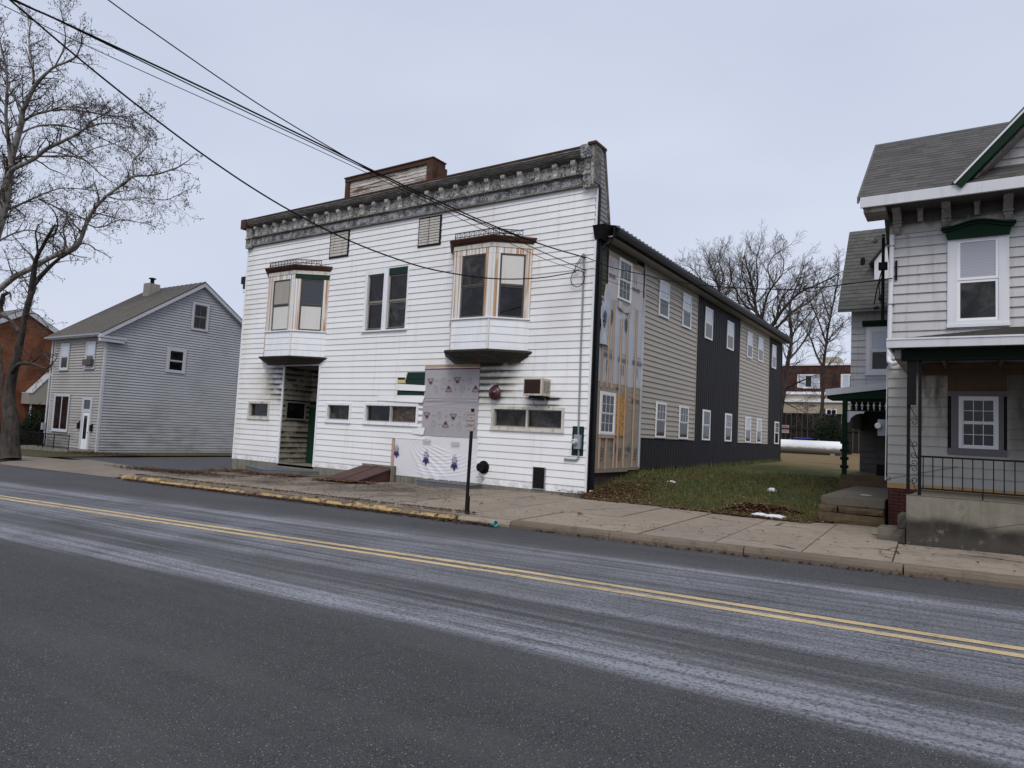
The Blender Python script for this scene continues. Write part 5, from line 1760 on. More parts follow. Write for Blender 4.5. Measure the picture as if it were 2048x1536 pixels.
# roof with standing seams
OH = .30
def roofpt(x, y, h=0.0): return (x, y, gz(y) + .10 + h)
YE = GY0 - .42
rfm = MB()
rfm.hexa([(GX0 - .25, YE, gz(YE) + .02), (GX0 - .25, YE, gz(YE) + .10), (GX0 - .25, YA, AP + .02), (GX0 - .25, YA, AP + .12), (GX1 + OH, YE, gz(YE) + .02), (GX1 + OH, YE, gz(YE) + .10), (GX1 + OH, YA, AP + .02), (GX1 + OH, YA, AP + .12)])
YB = GY1 + .4
rfm.hexa([(GX0 - .25, YA, AP + .02), (GX0 - .25, YA, AP + .12), (GX0 - .25, YB, gz(YB) + .02), (GX0 - .25, YB, gz(YB) + .10), (GX1 + OH, YA, AP + .02), (GX1 + OH, YA, AP + .12), (GX1 + OH, YB, gz(YB) + .02), (GX1 + OH, YB, gz(YB) + .10)])
ro = rfm.build("roof", M['metal_roof'], gh)
for i in range(14):
    x = GX0 - .2 + (GX1 + OH - .05 - GX0 + .2) * i / 13
    MB().tube([(x, YE, gz(YE) + .115), (x, YA, AP + .135)], .022, 4).build("seam", M['metal_roof'], ro)
for s_, ye in ((1, YE), (-1, YB)):
    MB().hexa([(GX1 + .02, ye, gz(ye) - .20), (GX1 + .02, ye, gz(ye) + .015), (GX1 + .02, YA, AP - .22), (GX1 + .02, YA, AP + .015), (GX1 + OH, ye, gz(ye) - .20), (GX1 + OH, ye, gz(ye) + .015), (GX1 + OH, YA, AP - .22), (GX1 + OH, YA, AP + .015)]).build("rake_board", M['gray_trim'], gh)
MB().box(GX1 + .02, GX1 + OH - .02, YE - .02, GY0 + .95, gz(YE) - .42, gz(YE) - .20).prism([(YE - .06, gz(YE) - .20), (GY0 + 1.02, gz(YE) - .20), (GY0 + 1.02, gz(YE) - .12), (YE - .06, gz(YE) - .10)], GX1 + .0, GX1 + OH + .03, Fr((0, 0, 0), (1, 0, 0), (0, 1, 0))).build("eave_return", M['gray_trim'], gh)
MB().box(GX0 - .2, GX1 + .02, YE, GY0, gz(YE) - .10, gz(YE) - .02).build("eave_soffit", M['gray_trim'], gh)
MB().prism([(.42, gz(YE) - .06), (.50, gz(YE) - .04), (.53, gz(YE) + .05), (.42, gz(YE) + .05)], GX0 - .5, GX1 + .05, GF).build("gutter", M['gray_trim'], gh)
MB().box(-48.0, -47.3, YA - 1.2, YA - .4, AP - .9, AP + .22).build("chimney", M['block'], gh)
MB().lathe([(.13, 0), (.13, .35), (.24, .36), (.24, .42), (.05, .46)], (-47.65, YA - .8, AP + .22), n=12).build("chimney_pot", M['iron'], gh)
gm_ = M['gray_trim']
window(gh, GS, 24.96, 26.15, 7.32, 9.19, .15, gm_, M['sash_old'], [M['glass'], M['glass']], .5, .05, .05, (2, 1), (2, 1), False, base=.058)
window(gh, GS, 23.51, 24.80, 4.36, 5.98, .17, gm_, M['gray_trim'], [M['glass'], M['glass']], .48, .05, .04, None, None, False, base=.058)
window(gh, GF, -48.27, -47.10, 4.16, 5.86, .12, gm_, M['gray_trim'], [M['pale_pane'], M['glass_dusty']], .5, .05, .04, None, None, True, base=.058)
window(gh, GF, -44.92, -43.74, 4.20, 5.86, .12, gm_, M['gray_trim'], [M['pale_pane'], M['glass_dusty']], .5, .05, .04, None, None, True, base=.058)
window(gh, GF, -48.55, -46.42, .30, 2.63, .12, gm_, M['gray_trim'], [M['glass'], M['glass']], .5, .04, .04, None, None, True, cols=2, base=.058)
gd = MB().box(-44.72, -44.52, 0, .10, -.66, 2.45, GF).box(-43.72, -43.52, 0, .10, -.66, 2.45, GF).box(-44.52, -43.72, 0, .098, 2.30, 2.45, GF).box(-44.52, -43.72, 0, .09, 1.55, 1.75, GF)
go_ = gd.build("door_frame", gm_, gh)
MB().box(-44.52, -43.72, 0, .062, 1.75, 2.30, GF).build("transom", M['glass'], go_)
MB().box(-44.52, -43.72, .0, .062, -.66, 1.55, GF).build("door", M['white_trim'], go_)
MB().box(-44.40, -43.98, .062, .068, -.05, 1.35, GF).build("door_glass", M['glass'], go_)
MB().lathe([(.04, 0), (.04, .06)], GF(-43.82, .03, .35), (0, -1, 0), 8).build("knob", M['steel'], go_)
for u, z in ((-44.95, .55), (-43.35, .45)):
    MB().box(u - .11, u + .11, .03, .15, z, z + .36, GF).lathe([(.11, 0), (.11, .02)], GF(u, .03, z + .36), (0, -1, 0), 10).build("mail_box", M['iron'], gh)
MB().box(-44.75, -43.75, .07, .30, 4.40, 4.75, GF).build("window_unit", M['sash_dark'], gh)
for x in (-49.45,):
    MB().tube([GF(x, .1, 6.3), GF(x, .1, -.6)], .055, 6).build("downspout", M['gray_trim'], gh)
    MB().box(x - .1, x + .1, .1, .3, .3, .75, GF).build("meter_box", M['meter'], gh)
# its stoop, steps and railing
st = thing("front_stoop", (-46, 18.8, -.95), "concrete stoop with steps and black iron railing at the grey house door", "stoop")
MB().box(-49.0, -42.8, 18.3, 19.76, -1.05, -.68).build("landing", M['foundation'], st)
for k in range(3):
    MB().box(-50.0 - .35 * k, -49.01 - .35 * k, 18.3, 19.5, -1.15, -.78 - .10 * k).build("step", M['slab_conc'], st)
rl = MB()
RY = 18.42
for z in (.17, -.60):
    rl.tube([(-48.95, RY, z), (-42.95, RY, z + .02)], .022, 5)
rl.tube([(-48.95, RY, .17), (-49.6, RY, -.1), (-50.4, RY, -.35)], .02, 5)
for x in (-48.95, -46.9, -46.3, -44.9, -43.0, -50.4):
    rl.tube([(x, RY, -1.0), (x, RY, .17 if x > -50 else -.35)], .028, 5)
n = 44
for k in range(n):
    x = -48.9 + 5.85 * k / n
    rl.tube([(x, RY, -.60), (x, RY, .17)], .011, 4, False)
for z in (-.42, -.24, -.06):
    rl.tube([(-48.9, RY, z), (-44.9, RY, z)], .009, 4, False)
rl.build("railing", M['iron'], st)

# ------------------------------------------------------------------ orange brick house behind the street tree
bh = thing("brick_house", (-63, 21.3, -.6), "orange brick gable house with white rake boards behind the dark street tree", "house")
BX = -58.0
BS = SIDE(BX)
bz = lambda y: 8.9 - abs(y - 21.2) * .62
pts = [(14.6, -1.5), (27.8, -1.5), (27.8, bz(27.8)), (21.2, bz(21.2)), (14.6, bz(14.6))]
MB().plate(pts, 0, -9, BS).build("wall", M['brick_far'], bh)
for ya in (14.2, 28.2):
    MB().hexa([BS(21.2, -9, bz(21.2) + .0), BS(21.2, -9, bz(21.2) + .14), BS(ya, -9, bz(ya)), BS(ya, -9, bz(ya) + .14), BS(21.2, .15, bz(21.2)), BS(21.2, .15, bz(21.2) + .14), BS(ya, .15, bz(ya)), BS(ya, .15, bz(ya) + .14)]).build("roof", M['metal_roof'], bh)
    MB().hexa([BS(21.2, .10, bz(21.2) - .30), BS(21.2, .10, bz(21.2) - .002), BS(ya, .10, bz(ya) - .30), BS(ya, .10, bz(ya) - .002), BS(21.2, .20, bz(21.2) - .30), BS(21.2, .20, bz(21.2) + .10), BS(ya, .20, bz(ya) - .30), BS(ya, .20, bz(ya) + .10)]).build("rake_board", M['gutter_white'], bh)
MB().plate([(21.35, 1.95), (21.35, 2.72), (21.55, 2.72), (22.75, 4.2), (22.75, 4.42), (25.0, 4.42), (25.0, 1.95)], .1, 1.3, BS).build("porch_canopy", M['awning'], bh)
MB().hexa([BS(21.33, .08, 2.722), BS(21.33, .08, 2.79), BS(21.55, .08, 2.722), BS(21.55, .08, 2.79), BS(21.33, 1.36, 2.722), BS(21.33, 1.36, 2.79), BS(21.55, 1.36, 2.722), BS(21.55, 1.36, 2.79)]).hexa([BS(21.55, .08, 2.722), BS(21.55, .08, 2.79), BS(22.75, .08, 4.21), BS(22.75, .08, 4.28), BS(21.55, 1.36, 2.722), BS(21.55, 1.36, 2.79), BS(22.75, 1.36, 4.21), BS(22.75, 1.36, 4.28)]).build("canopy_edge", M['gutter_white'], bh)
MB().box(21.55, 21.65, 1.1, 1.2, -.6, 1.95, BS).build("canopy_post", M['gutter_white'], bh)
# garden bank in front of it with rough stones
bk = thing("stone_edging", (-56, 18.4, -1.0), "row of rough stones edging the bank in front of the brick house", "stone edging")
for i in range(17):
    x, y = -62 + i * .8 + rnd(-.1, .1), 17.6 + rnd(-.2, .25)
    r = rnd(.18, .34)
    m = MB()
    k = 7
    vs = [(x + r * 1.4 * math.cos(a) * rnd(.8, 1.2), y + r * math.sin(a) * rnd(.8, 1.2), zz) for zz, rr in ((-1.2, 1), (-.95, 1)) for a in [2 * math.pi * j / k for j in range(k)]] + [(x + r * .8 * math.cos(a), y + r * .6 * math.sin(a), -.78 + rnd(-.04, .06)) for a in [2 * math.pi * j / k for j in range(k)]]
    fs = [(q * k + j, q * k + (j + 1) % k, (q + 1) * k + (j + 1) % k, (q + 1) * k + j) for q in range(2) for j in range(k)] + [tuple(range(2 * k, 3 * k))]
    m.add(vs, fs).build("stone", M['block'], bk)


def shrub(name, c, rx, ry, rz, n, label, cat="shrub", leaf=.09, group=None):
    t = thing(name, c, label, cat, group)
    m = MB()
    C0 = Vector(c)
    for i in range(n):
        a, b = rnd(0, 2 * math.pi), math.acos(rnd(-.2, 1))
        k = .72 + .34 * mnoise.noise(Vector((math.cos(a) * 2, math.sin(a) * 2, b * 2.0)) + C0) + rnd(-.16, .10)
        if random.random() < .3: k *= rnd(.5, 1)
        p = C0 + Vector((rx * math.sin(b) * math.cos(a), ry * math.sin(b) * math.sin(a), rz * .15 + rz * max(-.1, math.cos(b)) * 1.0)) * k
        d = Vector((rnd(-1, 1), rnd(-1, 1), rnd(-.3, 1.2))).normalized() * leaf * rnd(.7, 1.6)
        e = d.orthogonal().normalized() * leaf * .35
        m.add([p - e, p + e, p + d], [(0, 1, 2)])
    m.build("leaves", M['shrub'], t, 'stuff')
    s = MB()
    for k in range(6):
        a = rnd(0, 6.28)
        s.tube([C0, C0 + Vector((rx * .3 * math.cos(a), ry * .3 * math.sin(a), rz * .4)), C0 + Vector((rx * .6 * math.cos(a), ry * .6 * math.sin(a), rz * .8))], [.04, .03, .015], 5)
    s.build("stem", M['bark'], t)
    return t
shrub("evergreen_shrub", (-53.2, 20.6, -.9), 1.5, 1.3, 2.6, 9000, "big rounded dark evergreen shrub at the corner of the grey house")
shrub("evergreen_shrub", (-54.6, 19.6, -.95), 1.5, 1.2, 1.5, 6000, "middle clipped evergreen shrub beside the tall rounded one")
shrub("evergreen_shrub", (-51.3, 19.0, -.95), 1.2, 1.0, 1.05, 5000, "low clipped shrub next to the grey house steps")
nb_ = thing("notice_box", (-52.5, 15.6, -.9), "black post box on a stand behind the street tree trunk", "post box")
MB().box(-52.65, -52.05, 15.5, 15.7, .0, 1.0).build("box", M['iron'], nb_)
MB().box(-52.6, -52.1, 15.49, 15.50, .35, .9).build("notice", M['plastic'], nb_)
MB().box(-52.42, -52.32, 15.55, 15.65, -1.0, .0).build("stand", M['iron'], nb_)

# limbs of the trees (x, y, z, radius) and the runs of the cables
SYCAMORE=[[(-56.51,17.92,-3.93,0.54),(-56.26,17.58,1.98,0.49),(-55.81,17.42,7.4,0.44),(-55.12,17.55,11.48,0.39),(-54.28,17.82,14.89,0.34),(-54,17.86,16.59,0.28),(-53.8,17.88,17.95,0.23)],
[(-51.47,17.1,17.24,0.14),(-50.99,16.73,18.33,0.12),(-50.56,16.3,19.7,0.1),(-49.95,16.02,20.74,0.09),(-49.33,15.71,22.05,0.07),(-49,15.23,23.31,0.05),(-48.662,14.773,24.238,0.037)],
[(-53.74,17.87,18.64,0.21),(-53.28,17.88,19.55,0.19),(-52.82,17.88,20.6,0.18),(-52.52,17.79,21.41,0.16),(-52.19,17.78,21.63,0.15),(-51.59,17.89,22.6,0.13),(-51.14,17.94,22.97,0.12),(-50.51,18.1,23.48,0.1),(-49.7,18.38,24.01,0.08),(-48.66,18.83,24.36,0.07),(-48.11,18.96,24.68,0.05),(-47.671,18.976,25.384,0.04)],
[(-53.15,18.01,21.65,0.08),(-54.32,17.85,22.79,0.08),(-55.37,17.78,23.81,0.07),(-56.14,17.89,24.86,0.06),(-57.07,17.92,25.61,0.05),(-58.174,17.839,26.361,0.045)],
[(-52.56,18.25,23.47,0.09),(-53.71,18.57,24.79,0.08),(-55.05,18.73,26.59,0.07),(-56.23,19,28.14,0.05),(-57.274,19.343,30.066,0.034)],
[(-53.12,18.09,20.91,0.09),(-51.88,18.19,21.13,0.08),(-50.29,18.53,21.21,0.07),(-48.96,18.7,21.24,0.05),(-47,19.322,20.979,0.042),(-46.063,19.23,20.973,0.029)],
[(-50.33,18.74,21.31,0.07),(-48.48,19.04,21.09,0.06),(-46.08,19.74,20.54,0.05),(-44.428,19.926,20.104,0.041),(-42.833,20.063,19.801,0.032),(-41.157,20.232,19.768,0.022)],
[(-53.18,18.11,20.16,0.07),(-53,18.9,20.91,0.06),(-52.41,19.99,21.3,0.06),(-52.042,20.967,21.305,0.046),(-51.389,22.153,21.08,0.037),(-50.837,23.288,20.677,0.027)],
[(-54.05,17.81,16.83,0.16),(-53.15,17.76,17.45,0.14),(-51.42,18.28,18.04,0.13),(-50.13,18.5,18.55,0.11),(-48.73,18.81,18.91,0.1),(-47.48,19.03,19.17,0.08),(-46.41,19.13,19.42,0.07),(-45.58,19.06,19.64,0.05),(-44.425,19.221,19.875,0.038)],
[(-46.41,19.13,19.42,0.07),(-44.86,19.27,19.43,0.06),(-43.057,19.602,19.168,0.044),(-41.509,19.799,18.5,0.033),(-40.152,19.883,17.64,0.022)],
[(-53.49,18.08,18.13,0.08),(-53.69,18.62,18.75,0.07),(-52.41,20.18,19.16,0.06),(-51.59,21.43,19.47,0.05),(-51.846,21.921,20.191,0.039),(-51.299,22.957,20.888,0.027)],
[(-52.74,19.63,20.05,0.06),(-52.62,20.64,19.81,0.05),(-52.267,21.828,19.35,0.044),(-52.055,22.944,18.602,0.034),(-51.841,24.028,18.224,0.023)],
[(-55.87,17.33,8.07,0.21),(-54.05,18.06,9.54,0.2),(-52.83,18.44,10.34,0.18),(-51.51,18.91,10.93,0.17),(-50.15,19.4,11.61,0.16),(-48.97,19.8,11.98,0.14),(-47.96,20.06,12.57,0.13),(-47.25,20.07,13.67,0.12),(-46.55,20.11,14.46,0.11),(-45.53,20.35,15.27,0.09),(-44.32,20.74,16.04,0.08),(-43.48,20.9,16.4,0.07),(-42.14,21.43,16.45,0.06),(-40.733,21.981,16.805,0.048)],
[(-43.88,21.08,16.66,0.07),(-44.39,21.25,17.67,0.06),(-44.63,21.639,18.284,0.047),(-44.704,22.129,19.053,0.036),(-45.015,22.413,20.347,0.025)],
[(-55.68,17.28,10.1,0.08),(-55.21,18.03,14.5,0.08),(-55.04,18.86,15.57,0.07),(-54.83,19.74,16.39,0.06),(-54.61,20.63,17.15,0.05),(-54.456,21.499,17.665,0.043),(-53.669,22.825,17.825,0.034)],
[(-54.53,19.94,16.37,0.06),(-54.405,20.959,16.12,0.05),(-54.247,22.003,15.785,0.043),(-54.334,22.852,15.786,0.035),(-54.119,23.879,16.095,0.028)],
[(-45.29,20.25,15.19,0.05),(-43.548,20.551,14.796,0.042),(-41.764,20.852,14.773,0.034),(-40.016,21.155,14.444,0.026),(-38.427,21.301,14.696,0.018)],
[(-46.34,19.69,13.43,0.05),(-46.691,20.654,13.493,0.041),(-46.656,21.817,14.322,0.031),(-46.571,23.069,14.501,0.021)],
[(-56.46,17.77,12.37,0.06),(-55.91,18.94,13.68,0.06),(-55.603,20.003,14.291,0.046),(-55.412,21.048,14.188,0.037),(-55.19,22.06,14.734,0.027)],
[(-49.11,18.14,23.72,0.05),(-47.84,18.106,24.784,0.041),(-47.157,17.686,25.674,0.03),(-46.626,17.18,26.362,0.019)],
[(-52.06,16.35,21.39,0.08),(-54.85,16.58,24.96,0.06),(-57.672,16.763,28.765,0.044)]]
STREET_TREE=[[(-34.469,12.5,-0.633,0.438),(-34.638,12.5,0.067,0.366),(-34.816,12.5,1.08,0.303),(-35.244,12.5,2.103,0.249),(-35.113,12.5,2.934,0.204),(-34.769,12.5,3.899,0.168),(-34.558,12.5,4.722,0.141),(-34.315,12.5,5.748,0.124),(-33.961,12.5,6.623,0.118)],
[(-33.961,12.5,6.623,0.135),(-33.702,12.417,7.273,0.113),(-33.412,12.333,7.844,0.094),(-32.991,12.25,8.155,0.079),(-32.36,12.167,8.435,0.068),(-31.838,12.083,8.684,0.062),(-31.249,12,8.917,0.059)],
[(-33.945,12.5,6.898,0.118),(-33.489,12.614,7.353,0.097),(-32.816,12.729,7.809,0.078),(-32.351,12.843,8.13,0.063),(-32.366,12.957,8.502,0.051),(-32.588,13.071,8.97,0.042),(-33.16,13.186,9.489,0.036),(-33.29,13.3,9.891,0.034)],
[(-32.92,13.1,8.239,0.067),(-32.647,13.22,8.392,0.053),(-32.165,13.34,8.576,0.041),(-31.988,13.46,8.828,0.033),(-31.541,13.58,8.773,0.027),(-31.209,13.7,8.561,0.025)],
[(-35.147,12.5,3.073,0.118),(-33.965,12.3,3.484,0.089),(-32.198,12.1,3.467,0.066),(-30.917,11.9,3.311,0.048),(-29.798,11.7,3.188,0.038),(-28.813,11.5,3.286,0.034)],
[(-32.806,12.3,3.499,0.051),(-31.549,12.033,3.641,0.034),(-30.369,11.767,3.772,0.024),(-29.282,11.5,3.623,0.02)],
[(-34.77,12.5,4.939,0.101),(-35.766,12.65,5.323,0.08),(-36.956,12.8,5.697,0.064),(-38.435,12.95,5.989,0.054),(-39.468,13.1,6.15,0.051)],
[(-38.436,13,6.149,0.101),(-38.407,12.933,6.437,0.092),(-38.083,12.867,6.854,0.086),(-37.484,12.8,6.931,0.084)],
[(-36.208,12.8,1.546,0.084),(-37.02,12.86,2.398,0.07),(-37.606,12.92,3.572,0.058),(-38.406,12.98,4.789,0.05),(-39,13.04,5.731,0.044),(-38.789,13.1,6.416,0.042)],
[(-33.864,12.5,7.929,0.051),(-35.216,12.75,8.553,0.036),(-36.666,13,9.068,0.026),(-38.187,13.25,9.688,0.019),(-39.744,13.5,10.258,0.017)],
[(-33.665,12.5,8.289,0.054),(-33.352,12.3,8.719,0.039),(-33.043,12.1,9.106,0.029),(-32.236,11.9,9.281,0.025)],
[(-32.145,12.2,8.752,0.051),(-30.845,11.967,8.726,0.037),(-30.059,11.733,9.007,0.028),(-29.79,11.5,9.28,0.025)],
[(-34.38,12.5,5.683,0.034),(-33.139,12.3,5.645,0.027),(-31.983,12.1,5.479,0.021),(-30.891,11.9,5.129,0.018),(-29.901,11.7,4.798,0.017)],
[(-33.961,12.5,6.623,0.042),(-35.291,12.7,7.318,0.029),(-36.503,12.9,7.332,0.02),(-37.388,13.1,7.297,0.017)]]
TREE_A=[[(-12.392,56,1.135,0.211),(-12.432,56,3.166,0.194),(-12.251,56,5.085,0.176),(-12.089,56,6.11,0.159),(-11.92,56,8.032,0.141),(-11.673,56,9.696,0.124),(-11.735,56,11.117,0.106),(-11.844,56,12.418,0.089),(-11.563,56,13.567,0.071),(-11.217,56,14.448,0.053)],
[(-12.087,56,5.982,0.088),(-11.296,55.333,6.31,0.066),(-10.357,54.667,6.623,0.045),(-9.45,54,6.922,0.025)],
[(-11.852,56,8.287,0.088),(-11.224,56.5,9.234,0.073),(-10.62,57,10.445,0.058),(-10.371,57.5,11.681,0.042),(-9.753,58,12.647,0.027)],
[(-11.716,56,10.084,0.071),(-11.17,56.667,11.196,0.056),(-10.471,57.333,12.311,0.042),(-10.242,58,13.205,0.027)],
[(-12.251,56,5.085,0.053),(-11.196,55,4.538,0.034),(-9.963,54,4.022,0.017)]]
TREE_B=[[(-10.492,61,2.267,0.168),(-10.424,61,3.548,0.155),(-10.196,61,4.902,0.142),(-10.164,61,6.93,0.129),(-10.126,61,8.559,0.116),(-9.94,61,10.325,0.103),(-9.855,61,11.277,0.09),(-9.684,61,12.362,0.077),(-9.397,61,13.985,0.064),(-9.169,61,15.337,0.05),(-9.06,61,16.425,0.037)],
[(-10.184,61,8.288,0.094),(-10.788,61.5,9.316,0.078),(-11.283,62,10.648,0.063),(-11.778,62.5,11.446,0.046),(-12.424,63,12.557,0.03)],
[(-9.963,61,10.189,0.075),(-10.374,60.333,11.743,0.059),(-10.646,59.667,12.597,0.043),(-10.913,59,13.439,0.028)],
[(-10.082,61,5.578,0.056),(-9.58,60.5,6.218,0.037),(-9.148,60,6.843,0.018)],
[(-9.94,61,10.325,0.056),(-9.46,61.667,11.224,0.045),(-8.946,62.333,11.992,0.034),(-8.548,63,12.636,0.023)],
[(-9.684,61,12.362,0.056),(-10.247,61.667,13.616,0.046),(-10.634,62.333,15.036,0.035),(-11.161,63,16.506,0.024)]]
TREE_C=[[(-16.233,66,1.264,0.252),(-16.071,66,7.369,0.226),(-15.989,66,10.446,0.2),(-16.481,66,12.635,0.174),(-16.966,66,14.224,0.147),(-17.146,66,15.494,0.12),(-17.487,66,17.102,0.093),(-17.984,66,18.74,0.065)],
[(-16.015,66,11.683,0.17),(-15.027,65.4,13.085,0.144),(-14.061,64.8,14.291,0.119),(-12.705,64.2,15.352,0.095),(-11.254,63.6,15.776,0.071),(-9.731,63,16.307,0.048)],
[(-15.928,66,11.061,0.148),(-15.177,66.75,12.691,0.122),(-13.906,67.5,14.305,0.096),(-12.766,68.25,15.226,0.069),(-11.772,69,16.473,0.043)],
[(-16.481,66,12.635,0.128),(-16.39,66.4,14.26,0.112),(-16.146,66.8,15.893,0.095),(-15.515,67.2,17.111,0.078),(-15.026,67.6,18.028,0.061),(-14.99,68,19.392,0.044)],
[(-16.966,66,14.224,0.107),(-17.865,65.333,14.788,0.082),(-18.796,64.667,16.614,0.057),(-18.948,64,18.054,0.032)],
[(-16.802,66,13.588,0.107),(-18,66.5,13.737,0.09),(-18.957,67,15.49,0.072),(-19.451,67.5,16.929,0.053),(-21.079,68,17.662,0.034)],
[(-17.146,66,15.494,0.086),(-16.708,65.333,16.895,0.067),(-16.728,64.667,18.617,0.049),(-16.359,64,19.498,0.031)],
[(-15.381,66,16.613,0.064),(-16.167,66.667,18.4,0.052),(-15.75,67.333,19.789,0.039),(-15.011,68,20.516,0.026)],
[(-17.748,66,15.22,0.087),(-18.113,66.667,16.653,0.069),(-18.802,67.333,18.313,0.052),(-18.864,68,19.953,0.034)],
[(-14.708,64,12.989,0.082),(-14.034,63.333,14.762,0.064),(-12.952,62.667,15.72,0.046),(-12.301,62,16.675,0.029)]]
TREE_D=[[(-22.15,74,2.769,0.219),(-22.384,74,11.639,0.187),(-22.677,74,15.973,0.153),(-23.1,74,18.363,0.119),(-23.694,74,20.244,0.085),(-24.28,74,21.591,0.05)],
[(-22.677,74,15.973,0.099),(-24.149,74.5,17.807,0.083),(-25.293,75,19.673,0.067),(-26.456,75.5,21.211,0.049),(-27.624,76,22.015,0.032)],
[(-22.885,74,17.074,0.099),(-21.832,73.333,18.309,0.075),(-21.326,72.667,19.731,0.052),(-21.686,72,21.033,0.029)],
[(-23.1,74,18.363,0.075),(-22.807,74.667,20.128,0.06),(-23.601,75.333,21.839,0.046),(-23.459,76,22.735,0.031)],
[(-23.987,74,17.698,0.075),(-25.529,74.667,18.686,0.061),(-27.128,75.333,19.899,0.047),(-28.589,76,21.331,0.032)]]
WIRES={'drop':[(-14.00,1.00,10.17),(-13.02,4.08,8.24),(-12.90,4.46,8.00),(-12.74,4.98,7.68),(-12.56,5.54,7.35),(-12.37,6.14,7.02),(-12.10,6.98,6.59),(-11.80,7.94,6.17),(-11.50,8.88,5.84),(-11.16,9.97,5.56),(-10.78,11.15,5.38),(-10.46,12.18,5.33),(-9.99,13.66,5.43),(-9.54,15.07,5.71),(-9.16,16.27,6.09),(-9.14,16.32,6.11)],
'b1':[(-14.00,1.00,8.68),(-13.02,4.11,8.26),(-12.86,4.61,8.20),(-12.52,5.68,8.04),(-12.13,6.89,7.85),(-11.81,7.91,7.68),(-11.40,9.19,7.46),(-10.98,10.54,7.22),(-10.53,11.94,7.00),(-10.13,13.20,6.82),(-9.69,14.60,6.68),(-9.37,15.61,6.62),(-9.02,16.72,6.61)],
'b2':[(-14.00,1.00,8.83),(-13.00,4.14,8.27),(-12.85,4.64,8.19),(-12.51,5.72,8.00),(-12.13,6.91,7.79),(-11.81,7.91,7.62),(-11.40,9.20,7.41),(-10.98,10.55,7.18),(-10.53,11.94,6.94),(-10.13,13.21,6.74),(-9.69,14.61,6.53),(-9.36,15.63,6.38),(-8.93,17.01,6.22)],
'b3':[(-14.00,1.00,8.70),(-13.06,3.97,8.12),(-12.87,4.56,8.00),(-12.51,5.69,7.82),(-12.13,6.90,7.65),(-11.81,7.92,7.51),(-11.40,9.20,7.32),(-10.97,10.55,7.10),(-10.53,11.94,6.85),(-10.13,13.22,6.61),(-9.68,14.62,6.36),(-9.36,15.63,6.23),(-8.92,17.03,6.16)],
'c':[(-13.60,1.00,10.42),(-12.36,5.27,8.70),(-12.19,5.83,8.48),(-12.00,6.48,8.24),(-11.82,7.09,8.02),(-11.63,7.76,7.80),(-11.45,8.38,7.62),(-11.25,9.06,7.44),(-10.99,9.96,7.22),(-10.71,10.93,7.03),(-10.44,11.84,6.89),(-10.07,13.12,6.74),(-9.65,14.55,6.64),(-9.35,15.59,6.61),(-9.02,16.72,6.60)],
'house':[(-8.95,16.59,6.59),(-8.04,16.46,6.17),(-7.03,16.31,5.84),(-6.44,16.22,5.64),(-5.22,16.04,5.35),(-3.55,15.79,5.08),(-2.70,15.67,5.04),(-2.10,15.58,5.05),(-1.31,15.46,5.07)],
's1':[(-8.45,16.11,6.10),(-8.47,17.86,6.24),(-8.49,19.73,6.41),(-8.51,21.92,6.52),(-8.53,24.81,6.57)],
's2':[(-8.45,16.13,5.93),(-8.47,17.88,6.02),(-8.49,19.75,6.16),(-8.51,21.95,6.22),(-8.53,24.83,6.29)],
}

# ------------------------------------------------------------------ white house on the right
rh = thing("white_house", (1.0, 15.6, .1), "white clapboard house with bracketed eaves, green window hood and boarded front porch", "house")
HY = 15.6
H = FRONT(HY)
HX0, HX1 = -1.38, 8.0  # right end runs on out of view, lengthened to shade the porch
MB().box(HX0 + .01, HX1, HY + .0, 22.5, .1, 6.6).build("wall", M['dark'], rh)
UW = (-0.38, 0.60, 4.03, 5.77)
LWN = (-0.37, 0.56, 1.58, 3.10)
UW2 = (2.62, 3.60, 4.03, 5.77)
hops = [UW, LWN, UW2]
boards(rh, H, HX0, HX1, 3.30, 6.02, .19, hops, M['house_white'], "clapboard", .003, .034, off=.02)
boards(rh, H, HX0, HX1, .96, 3.30, .19, hops, M['soot_shade_siding'], "clapboard", .003, .034, off=.02)
for k in range(3):
    z = 6.02 + k * .18
    MB().hexa([H(HX0, 0, z), H(HX0, 0, z + .178), H(HX0, .034, z), H(HX0, .024, z + .178), H(HX1, 0, z), H(HX1, 0, z + .178), H(HX1, .034, z), H(HX1, .024, z + .178)]).build("frieze_board", M['frieze'], rh)
MB().box(HX0, HX1, 0, .05, 5.99, 6.02, H).build("frieze_mould", M['frieze'], rh)
def big_bracket(u):
    m = MB()
    a, b = u - .075, u + .075
    m.prism([(.03, 5.98), (.08, 5.98), (.13, 6.03), (.10, 6.09), (.14, 6.13), (.14, 6.17), (.10, 6.18), (.11, 6.26), (.20, 6.34), (.42, 6.38), (.44, 6.43), (.03, 6.43)], a, b, H)
    m.prism([(.10, 6.19), (.135, 6.19), (.135, 6.22), (.11, 6.23)], a - .01, b + .01, H)
    m.prism([(.14, 6.02), (.165, 6.06), (.14, 6.12)], a + .03, b - .03, H)
    m.build("bracket", M['bracket'], rh)
def small_bracket(u):
    m = MB()
    m.prism([(.03, 6.20), (.07, 6.20), (.09, 6.25), (.09, 6.31), (.16, 6.37), (.18, 6.43), (.03, 6.43)], u - .045, u + .045, H)
    m.box(u - .055, u + .055, .03, .20, 6.40, 6.435, H)
    m.build("bracket", M['bracket'], rh)
for u in (-1.24, -.40, .58, 1.5, 2.4, 3.3): big_bracket(u)
for u in (-.84, .10, 1.05, 1.95, 2.85): small_bracket(u)
MB().box(-1.81, HX1, HY - .70, HY + .02, 6.435, 6.46).build("soffit", M['frieze'], rh)
MB().box(-1.79, -1.40, HY - .66, HY - .02, 6.33, 6.434).build("eave_return", M['bracket'], rh)
g_ = MB()
